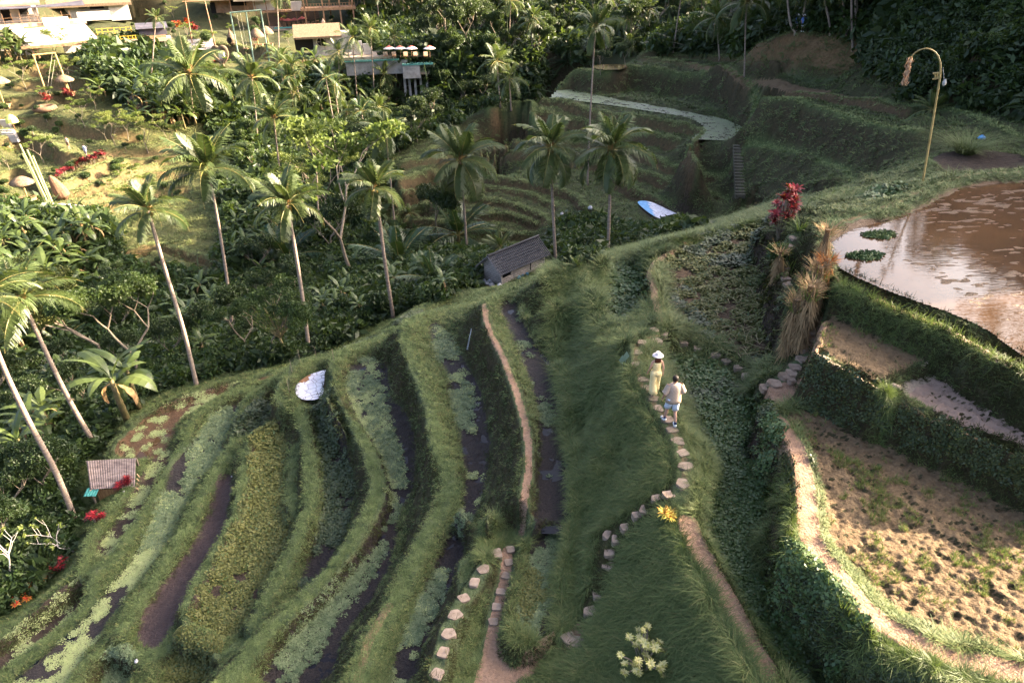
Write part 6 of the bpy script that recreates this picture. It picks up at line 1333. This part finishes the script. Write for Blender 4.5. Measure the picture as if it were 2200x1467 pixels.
def roof_slab(b, name, x0, x1, y_back, y_front, d_back, d_front, th, m_, parent=None, sag=0):
    m = MB(); n = 10; V = []
    for i in range(n+1):
        f = i/n; x = b.X(x0)+(b.X(x1)-b.X(x0))*f; s = -sag*4*f*(1-f)
        V += [(x, d_back, b.Zz(y_back)+s), (x, (d_back+d_front)/2, (b.Zz(y_back)+b.Zz(y_front))/2+.12*th+s*.5), (x, d_front, b.Zz(y_front)), (x, d_front, b.Zz(y_front)-th), (x, d_back, b.Zz(y_back)-th+s)]
    F_l = []
    for i in range(n):
        for k in range(5): F_l.append((i*5+k, i*5+(k+1) % 5, (i+1)*5+(k+1) % 5, (i+1)*5+k))
    F_l += [(4, 3, 2, 1, 0), tuple(n*5+k for k in range(5))]
    m.add(V, F_l); return m.ob(name, parent or b.t, m_)
# 1 cafe with the big white fabric panel
b = Bld('hillside_cafe', 105, 112, 'white cafe terrace with sloping white fabric panel at the upper left', 'cafe')
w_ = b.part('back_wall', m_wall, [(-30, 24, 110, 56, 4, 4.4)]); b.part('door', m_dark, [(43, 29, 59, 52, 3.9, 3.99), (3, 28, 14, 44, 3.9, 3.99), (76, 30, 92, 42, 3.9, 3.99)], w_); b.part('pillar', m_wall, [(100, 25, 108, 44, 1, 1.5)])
roof_slab(b, 'roof', -40, 118, 4, 21, 9, 2, .35, mat('brown_roof', (.20, .14, .10), (.30, .22, .17), .9, 1)); roof_slab(b, 'awning', -5, 198, 20, 27, 3.0, -.6, .12, m_awn, sag=.5)
b.part('upper_deck', m_tan, [(-30, 56, 192, 62, -1.0, 4.6)]); b.part('parapet', m_wall, [(28, 58, 75, 64, -1.25, -1.02), (112, 47, 160, 62, -1.25, -1.02)]); b.posts('railing', m_wd, [30, 45, 60, 75, 90, 105, 120, 135, 150, 165], 36, 60, -1.1, .03, (44, 50))
m = MB(); k = 16; A = (b.X(52), -1.3, b.Zz(66)); B_ = (b.X(187), -1.3, b.Zz(62)); C = (b.X(78), -5.0, b.Zz(94)); D = (b.X(202), -5.0, b.Zz(89)); m.add([A, B_, D, C]+[(q[0], q[1]+.05, q[2]-.08) for q in (A, B_, D, C)], [(0, 1, 2, 3), (7, 6, 5, 4), (0, 4, 5, 1), (1, 5, 6, 2), (2, 6, 7, 3), (3, 7, 4, 0)]); fb = m.ob('fabric_panel', b.t, m_net)
m = MB()
for i in range(9, 17): f = i/16; m.tube([(A[0]+(B_[0]-A[0])*f, -1.35, A[2]+(B_[2]-A[2])*f+.04), (C[0]+(D[0]-C[0])*f, -5.05, C[2]+(D[2]-C[2])*f+.04)], .03, 4)
m.ob('battens', fb, m_wd)
b.part('lower_deck', m_wd, [(60, 93, 206, 97, -6.2, -4.9)]); b.posts('lower_railing', m_wd, [80, 95, 110, 125, 140, 155, 170, 185, 200], 80, 93, -6.1, .025, (81, 86)); b.posts('stilts', m_wd, [78, 86, 198], 97, 116, -5.5, .12); b.part('retaining_wall', m_wall, [(133, 101, 202, 114, -2.5, -2.0)])
b = Bld('side_terrace', 15, 112, 'small railed side terrace left of the white fabric panel', 'terrace'); b.part('floor', m_tan, [(-20, 84, 36, 92, -1, 4)]); b.posts('railing', m_wall, [-15, -5, 5, 15, 25, 33], 66, 84, -.9, .04, (67, 75)); b.part('base_wall', m_grey, [(28, 100, 62, 126, -.5, 1), (-20, 92, 20, 112, 0, 1)])
# 2 thatched house
b = Bld('thatched_house', 225, 50, 'long thatched house with bright white end wall', 'house'); wl = b.part('wall', m_wall, [(158, 10, 240, 46, 2, 2.4), (240, 8, 279, 47, .4, 3)]); b.part('opening', m_dark, [(184, 10, 200, 22, 1.9, 1.99), (205, 9, 232, 24, 1.9, 1.99)], wl); b.part('parapet', m_wall, [(178, 27, 240, 44, -.5, -.2)])
roof_slab(b, 'roof', 128, 286, -26, 13, 7, -.8, .5, m_that, sag=.6)
# 3 deck with yellow rails and black tent
b = Bld('yellow_railed_deck', 325, 116, 'raised deck with yellow railings and black tent roof', 'deck'); b.part('floor', m_tan, [(274, 87, 372, 93, -1, 4)]); b.part('under_deck_shade', m_dark, [(284, 94, 356, 116, 1, 1.3)]); b.posts('legs', m_grey, [279, 300, 330, 358], 93, 122, -.8, .12)  # near-black panel added as the shade below the deck floor
b.posts('railing', m_ylw, [275, 282, 290, 298, 304], 78, 88, -.9, .06, (79, 84)); b.part('tent', m_awn, [(312, 66, 366, 82, .5, 3)]); roof_slab(b, 'tent_roof', 308, 370, 60, 68, 3.5, -.2, .08, m_awn); b.part('bench', m_wd, [(315, 82, 362, 87, -.3, .3)])
b = Bld('yellow_fence', 250, 82, 'yellow painted railing left of the black tent', 'fence'); b.posts('rails', m_ylw, [217, 227, 238, 250, 262, 273, 283], 62, 74, 0, .06, (63, 69))
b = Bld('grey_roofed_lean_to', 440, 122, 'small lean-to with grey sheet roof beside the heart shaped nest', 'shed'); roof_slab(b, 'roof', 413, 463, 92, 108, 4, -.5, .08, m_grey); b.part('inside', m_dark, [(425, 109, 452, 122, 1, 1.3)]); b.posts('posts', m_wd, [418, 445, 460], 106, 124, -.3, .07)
# 4 restaurant
b = Bld('hillside_restaurant', 600, 66, 'multi-level wooden restaurant with balconies at the top', 'restaurant')
w_ = b.part('upper_wall', mat('brown_plaster', (.25, .15, .09), (.36, .24, .16), .85, 1), [(472, 6, 560, 30, 3, 3.4)]); b.part('opening', m_dark, [(470, 10, 480, 30, 2.9, 2.99), (512, 8, 545, 18, 2.9, 2.99)], w_); b.part('white_wall', m_wall, [(556, 10, 600, 28, 1.5, 2.0), (632, 14, 656, 32, 2.6, 3)]); b.part('roof_band', m_tan, [(452, -2, 560, 5, -1, 6), (520, 2, 605, 8, -2, 1.4)])
b.posts('balcony_rail', m_wd, list(range(598, 630, 4)), 14, 28, -1.0, .05, (14, 27)); b.part('balcony', m_wd, [(572, 28, 632, 31, -1.1, 2.5)]); b.posts('props', m_wd, [512, 540, 545, 560, 582, 600], 5, 34, -.6, .09)
b.part('back_wall', mat('shaded_plaster', (.10, .07, .05), (.2, .14, .1)), [(582, 31, 690, 62, 4.5, 4.8)]); fl = b.part('floor', m_tan, [(578, 61, 728, 65, -2, 5)]); b.part('pool_edge', m_turq, [(590, 58.5, 722, 60.9, -2.2, -1.2)], fl); b.posts('columns', m_wd, [582, 602, 640, 678], 31, 61, -1.5, .1)  # back wall plaster darkened to stand for the unlit interior
for i in range(9): b.part('table', m_wd, [(600+i*10, 52, 606+i*10, 60.9, -.5+(i % 3), .2+(i % 3))])
b = Bld('timber_pavilion', 705, 62, 'open timber pavilion on tall posts right of the restaurant', 'pavilion'); b.part('floor', m_wd, [(654, 22, 768, 27, -1, 5)]); b.posts('railing', m_wd, list(range(658, 768, 6)), 14, 22, -.9, .05, (14,)); b.posts('posts', m_wd, [662, 700, 735, 762], -40, 66, -.7, .16); b.posts('rear_posts', m_wd, [668, 715, 758], -40, 40, 4, .14); roof_slab(b, 'roof', 640, 780, -60, -38, 8, -2, .4, m_that)
for i, (x, y) in enumerate([(608, 40), (622, 41), (636, 40), (652, 37)]):
    b = Bld('parasol', x, y+22, ['leftmost red parasol under the balcony', 'second red parasol under the balcony', 'third red parasol under the balcony', 'rightmost red parasol under the balcony, near the white wall'][i], 'parasol', group='red parasols of the restaurant', z=T(600, 66)[2]+.2)
    m = MB(); m.tube([(0, 0, 0), (0, 0, 2.0)], .04, 6); m.ob('pole', b.t, m_wd); m = MB(); m.lathe([(1.15, 1.75), (.5, 2.05), (.02, 2.25)], 8); m.ob('canopy', b.t, m_redp)
b = Bld('stone_shrine', 697, 66, 'small orange stone shrine at the end of the restaurant terrace', 'shrine'); m = MB(); m.lathe([(.6, -.5), (.55, .9), (.75, 1.0), (.6, 1.25), (.75, 1.35), (.4, 1.7), (.5, 1.8), (.15, 2.3), (.02, 2.6)], 6, (0, -1, 0)); m.ob('tower', b.t, mat('shrine_stone', (.42, .26, .15), (.55, .38, .26), .9, 2))
# 5 grey building with round window
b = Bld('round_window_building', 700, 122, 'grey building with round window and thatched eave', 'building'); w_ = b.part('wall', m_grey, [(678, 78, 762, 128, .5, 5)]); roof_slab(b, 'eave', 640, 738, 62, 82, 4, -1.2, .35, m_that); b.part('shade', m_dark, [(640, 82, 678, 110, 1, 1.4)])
m = MB(); c = (b.X(694), .46, b.Zz(94)); m.add([(c[0]+.78*math.cos(k*.314), c[1], c[2]+.78*math.sin(k*.314)) for k in range(20)], [tuple(range(20))]); wd_ = m.ob('window', w_, m_dark); m = MB(); m.tube([(c[0]+.8*math.cos(k*.314), c[1]-.03, c[2]+.8*math.sin(k*.314)) for k in range(21)], .08, 6); m.tube([(c[0]-.78, c[1]-.05, c[2]), (c[0]+.78, c[1]-.05, c[2])], .04, 4); m.tube([(c[0], c[1]-.05, c[2]-.78), (c[0], c[1]-.05, c[2]+.78)], .04, 4); m.ob('frame', w_, m_wall)
# 6 pool deck
b = Bld('pool_deck', 850, 165, 'pool deck on concrete columns at the edge of the gorge', 'deck'); b.part('floor', m_tan, [(742, 125, 936, 129, -1, 6)]); b.part('pool', m_turq, [(748, 129.2, 860, 132, -2.2, -1.02)]); b.part('pool_wall', m_grey, [(750, 132, 878, 158, -1.9, -1.4)]); b.part('end_box', m_grey, [(866, 141, 902, 166, -3.4, -1.95)])
b.part('green_top', m_turq, [(866, 138, 930, 140.8, -3.5, -1.4)]); b.posts('end_rail', mat('pale_green_rail', (.30, .34, .20), (.4, .42, .26)), list(range(904, 936, 3)), 140, 156, -2.2, .06, (140, 156)); b.part('end_floor', m_tan, [(902, 157, 937, 161, -2.4, 2)]); b.posts('column', m_grey, [868, 878, 890, 902, 915], 160, 205, -1.6, .2); b.part('stair_wall', m_wall, [(762, 99, 786, 124, 2.5, 3.0), (788, 104, 806, 124, 2.2, 2.6)]); b.posts('deck_rail', m_dark, [905, 918, 936], 112, 127, -.8, .04, (118,))
zd = b.g[2]+b.Zz(125)
for i, (x, y) in enumerate([(838, 103), (861, 104), (885, 104), (924, 110)]):
    q = Bld('parasol', x, 124, ['leftmost white parasol with red rim on the pool deck', 'second white parasol on the pool deck', 'third white parasol on the pool deck', 'rightmost white parasol at the end of the pool deck'][i], 'parasol', z=zd, group='parasols of the pool deck')
    m = MB(); m.tube([(0, 0, 0), (0, 0, 1.6)], .035, 6); m.ob('pole', q.t, m_wd); m = MB(); m.lathe([(1.02, 1.38), (.98, 1.42), (.5, 1.66), (.02, 1.82)], 12); m.ob('canopy', q.t, m_pink, sm=False); m = MB(); m.lathe([(.55, 1.66), (.28, 1.79), (.02, 1.88)], 12); m.ob('red_top', q.t, m_redp)
for i, x in enumerate([829, 847, 872, 893, 915]):
    q = Bld('sun_lounger', x, 124, 'wooden lounger under the pool deck parasols', 'lounger', z=zd, group='loungers of the pool deck'); m = MB(); m.box((-.35, -.9, .25), (.35, .4, .33)); m.ob('bed', q.t, m_wd); m = MB(); m.add([(-.35, .4, .3), (.35, .4, .3), (.35, .9, .8), (-.35, .9, .8), (-.35, .44, .26), (.35, .44, .26), (.35, .94, .76), (-.35, .94, .76)], [(0, 1, 2, 3), (7, 6, 5, 4), (0, 4, 5, 1), (2, 6, 7, 3), (1, 5, 6, 2), (3, 7, 4, 0)]); m.ob('backrest', q.t, m_tan); m = MB(); [m.box((a, c, 0), (a+.05, c+.05, .26)) for a in (-.32, .27) for c in (-.85, .3)]; m.ob('legs', q.t, m_wd)
# swings
def swing(label, mm, posts, cross, seat=None, r=.09, base=None):
    g = T(*base); t = thing('swing_frame', g, label, 'swing')
    for a, c in posts: m = MB(); m.tube([Pv(g, *a)-g-[0, 0, .3], Pv(g, *c)-g], [r*1.15, r*.9], 7); m.ob('post', t, mm)
    m = MB(); m.tube([Pv(g, *cross[0])-g, Pv(g, *cross[1])-g], r*.9, 7); m.ob('crossbar', t, mm)
    if seat:
        m = MB(); x0, y0, x1, y1 = seat
        for d in (-1, 1): m.tube([Pv(g, x0+d*4, y0)-g, Pv(g, x1+d*3, y1)-g], .025, 4)
        rp = m.ob('ropes', t, mat('rope', (.5, .45, .35))); s_ = Pv(g, x1, y1)-g; m = MB(); m.box((-.4, -.2, -.05), (.4, .2, .05), 0, None, s_); m.ob('seat', t, m_wd)
swing('yellow bamboo swing frame on the left hillside', mat('yellow_bamboo', (.38, .26, .09), (.5, .37, .15), .5, 3), [((108, 224), (71, 119)), ((156, 214), (118, 115))], ((69, 119), (120, 114)), (116, 117, 103, 205), .13, (130, 222))
swing('green steel swing frame behind the drooping palm', mat('green_steel', (.16, .25, .19), (.24, .33, .26), .5), [((518, 150), (495, 28)), ((548, 150), (528, 25)), ((583, 158), (560, 24))], ((493, 28), (562, 22)), (512, 27, 528, 105), .12, (545, 158))
swing('brown steel swing frame above the heart shaped nest', mat('rust_steel', (.32, .17, .09), (.4, .24, .14), .6), [((414, 100), (398, 2)), ((466, 112), (440, 3))], ((392, 4), (442, 2)), None, .1, (440, 118))
# thatched umbrellas, nests, poles
def umbrella(px, py, rpx, hpx, label, cone=.55):
    g = T(px, py); k = proj(g)[2]/F; r = rpx*k*.85; h = hpx*k; t = thing('thatched_umbrella', g, label, 'parasol', 'thatched umbrellas on the hillside'); m = MB(); m.tube([(0, 0, -.3), (0, 0, h*.8)], .1, 7); m.ob('pole', t, mat('yellow_bamboo', (0, 0, 0)))
    m = MB(); m.lathe([(r*.98, h-r*cone-.22), (r, h-r*cone), (r*.75, h-r*cone*.62), (r*.4, h-r*cone*.2), (.03, h)], 22, (0, 0, 0), 0, .04); m.ob('thatch', t, m_that, sm=True); m = MB(); m.box((-.9, -.5, .45), (.9, .5, .52)); m.box((-.8, -.4, -.1), (-.7, .4, .45)); m.box((.7, -.4, -.1), (.8, .4, .45)); m.ob('table', t, m_wd)
umbrella(62, 432, 27, 54, 'thatched umbrella beside the tilted bamboo poles'); umbrella(12, 232, 30, 66, 'thatched umbrella at the left edge below the white terrace'); umbrella(149, 206, 22, 42, 'thatched umbrella behind the yellow swing'); umbrella(556, 102, 19, 38, 'thatched umbrella left of the pair by the restaurant', .95); umbrella(578, 100, 17, 40, 'thatched umbrella right of the pair by the restaurant', .95)
g = T(500, 100); t = thing('teardrop_nest', g, 'teardrop shaped woven nest seat on the village slope', 'nest seat'); m = MB(); m.lathe([(.2, 0), (.75, .5), (.85, 1.1), (.6, 1.8), (.2, 2.5), (.02, 2.9)], 14, (0, 0, 0), 0, .04); m.ob('basket', t, m_that); m = MB(); m.add([(.45*math.cos(k*.5), -.86, 1.05+.5*math.sin(k*.5)) for k in range(12)], [tuple(range(12))]); m.ob('opening', t, m_dark)
g = T(480, 148); k = proj(g)[2]/F; t = thing('heart_nest', g, 'heart shaped woven twig frame with white cushion', 'photo frame'); hp = [(0, 12), (-10, 20), (-15, 30), (-13, 40), (-6, 43), (0, 38), (6, 43), (13, 40), (15, 30), (10, 20), (0, 12)]; q = smooth(hp[:-1], 4, True); q = np.vstack([q, q[:1]]); m = MB(); m.tube([(a*k, 0, c*k) for a, c in q], .32, 8); m.ob('ring', t, m_that); m = MB(); m.tube([(0, 0, -.3), (0, 0, 13*k)], .35, 8); m.ob('base', t, m_that); m = MB(); m.box((-6*k, .3, 18*k), (6*k, .6, 32*k)); m.ob('cushion', t, m_net)
g = T(143, 430); k = proj(g)[2]/F; t = thing('woven_teardrop', g, 'tilted brown woven teardrop basket beside the red hedge', 'basket'); m = MB(); m.lathe([(.1, 0), (.75, .5), (.8, 1.2), (.6, 2.0), (.4, 2.7), (.1, 3.1)], 14, (0, 0, 0), 0, .04); o = m.ob('basket', t, mat('brown_wicker', (.12, .07, .045), (.22, .14, .09), .9, 8, .1, .02)); o.rotation_euler = (.1, -.25, 0)
g = T(98, 238); t = thing('round_planter', g, 'low round woven ring planter on the left hillside', 'planter'); m = MB(); m.tube([(1.25*math.cos(q*.3142), 1.25*math.sin(q*.3142), .3) for q in range(21)], .42, 8); m.ob('ring', t, mat('brown_wicker', (0, 0, 0)), sm=True)
for i, (bx, by, tx, ty) in enumerate([(112, 456, 42, 310), (118, 458, 58, 322), (122, 459, 70, 335), (108, 454, 48, 330)]):
    g = T(bx, by); o = MB().tube([np.array([0, 0, -.2]), Pv(g, tx, ty)-g], [.13, .09], 8).ob('bamboo_pole', None, mat('green_bamboo', (.34, .35, .14), (.46, .45, .22), .5, 2)); o.location = tuple(g); tag(o, ['longest and leftmost of the tilted bamboo poles', 'second tilted bamboo pole', 'shortest, rightmost tilted bamboo pole', 'tilted bamboo pole between the longest and the second'][i], 'bamboo pole', 'tilted bamboo poles')
g = T(115, 455); t = thing('viewing_platform', g, 'flat pinkish viewing platform under the tilted bamboo poles', 'platform'); m = MB(); m.slab([(q[0]-g[0], q[1]-g[1]) for q in [P(a, c, g[2]) for a, c in [(35, 476), (60, 455), (110, 440), (185, 448), (200, 462), (150, 478), (60, 482)]]], .1, .35); m.ob('floor', t, mat('pink_paving', (.42, .31, .27), (.52, .40, .36), .9, 1)); m = MB(); [m.box((x, -.2, .35), (x+.5, .2, .8)) for x in (-1.2, .3, 1.6)]; m.ob('benches', t, m_wall)
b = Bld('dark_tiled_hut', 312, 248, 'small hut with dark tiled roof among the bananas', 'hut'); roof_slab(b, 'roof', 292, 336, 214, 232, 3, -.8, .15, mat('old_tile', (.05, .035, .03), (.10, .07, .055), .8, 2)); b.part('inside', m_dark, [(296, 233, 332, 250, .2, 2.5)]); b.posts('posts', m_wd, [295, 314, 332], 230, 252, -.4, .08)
g = T(35, 285); t = thing('yellow_umbrella', g, 'yellow cloth umbrella on the left hillside steps', 'umbrella'); m = MB(); m.lathe([(.75, 1.3), (.7, 1.8), (.35, 2.25), (.02, 2.4)], 12); m.ob('canopy', t, mat('lime_cloth', (.65, .68, .14), (.75, .75, .22))); m = MB(); m.tube([(0, 0, -.2), (0, 0, 2.2)], .04, 5); m.ob('pole', t, m_wd)
t = thing('hillside_steps', T(12, 300), 'stone steps at the left edge of the hillside', 'stairs'); b_ = T(12, 300)
for i in range(12): q = T(5+22*i/11, 262+42*i/11)-b_; m = MB(); m.box((-.9, -.25, -.2), (.9, .25, .15)); m.ob('step', t, m_grey).location = tuple(q)
# little waterfall between the two upper channels
g = T(1010, 745); o = MB()
for i in range(2): dx = (i-1)*.02; o.tube([Pv(g, 1013, 708)-g+[dx, .1, 0], Pv(g, 1010, 722)-g+[dx*1.4, -.05, 0], Pv(g, 1005, 748)-g+[dx*2, -.12, 0]], [.004, .006, .009], 5)
o = o.ob('waterfall', None, mat('white_water', (.55, .58, .62), (.8, .82, .85), .2, 9, .6)); o.location = tuple(g); o['kind'] = 'structure'
# low thin net fence round the oval pond
t = thing('net_fence', T(650, 800), 'low dark net fence on thin sticks round the oval pond', 'fence'); b_ = T(650, 800); q = [T(x, y)-b_ for x, y in [(622, 845), (628, 800), (645, 778), (680, 772), (718, 778)]]
for a in q: m = MB(); m.tube([a, a+[0, 0, .75]], .012, 4); m.ob('stick', t, m_wood)
m = MB()
for a, c in zip(q[:-1], q[1:]):
    for i in range(10): m.tube([a+(c-a)*i/10, a+(c-a)*i/10+[0, 0, .62]], .0035, 3, cap=False)
    for j in range(5): m.tube([a+[0, 0, .12*j+.1], c+[0, 0, .12*j+.1]], .0035, 3, cap=False)
m.ob('net', t, mat('dark_net', (.03, .04, .035)))
EXPO = 2.85
# ------------------------------------------------------------------ light
SUN_EL, SUN_AZ = R(24), R(76)          # azimuth measured from +Y towards +X
w = bpy.data.worlds.new("World"); scn.world = w; w.use_nodes = True; nt = w.node_tree
sky = nt.nodes.new('ShaderNodeTexSky'); sky.sky_type = 'NISHITA'; sky.sun_disc = False; sky.sun_elevation = SUN_EL; sky.sun_rotation = SUN_AZ
sky.air_density = .5; sky.dust_density = 7.0; sky.ozone_density = .3
bg = nt.nodes['Background']; nt.links.new(sky.outputs[0], bg.inputs[0]); bg.inputs[1].default_value = .125
ld = bpy.data.lights.new('sun', 'SUN'); ld.energy = 5.0; ld.angle = R(.5); ld.color = (1, .80, .56)
lo = bpy.data.objects.new('sun', ld); COL.objects.link(lo)
sv = Vector((math.sin(SUN_AZ)*math.cos(SUN_EL), math.cos(SUN_AZ)*math.cos(SUN_EL), math.sin(SUN_EL)))
lo.rotation_euler = sv.to_track_quat('Z', 'Y').to_euler()
scn.view_settings.view_transform = 'Standard'; scn.view_settings.look = 'None'; scn.view_settings.gamma = 1; scn.view_settings.exposure = EXPO

scn.cycles.max_bounces = 4; scn.cycles.diffuse_bounces = 2; scn.cycles.glossy_bounces = 2; scn.cycles.transmission_bounces = 2; scn.cycles.transparent_max_bounces = 4; scn.cycles.caustics_reflective = False; scn.cycles.caustics_refractive = False
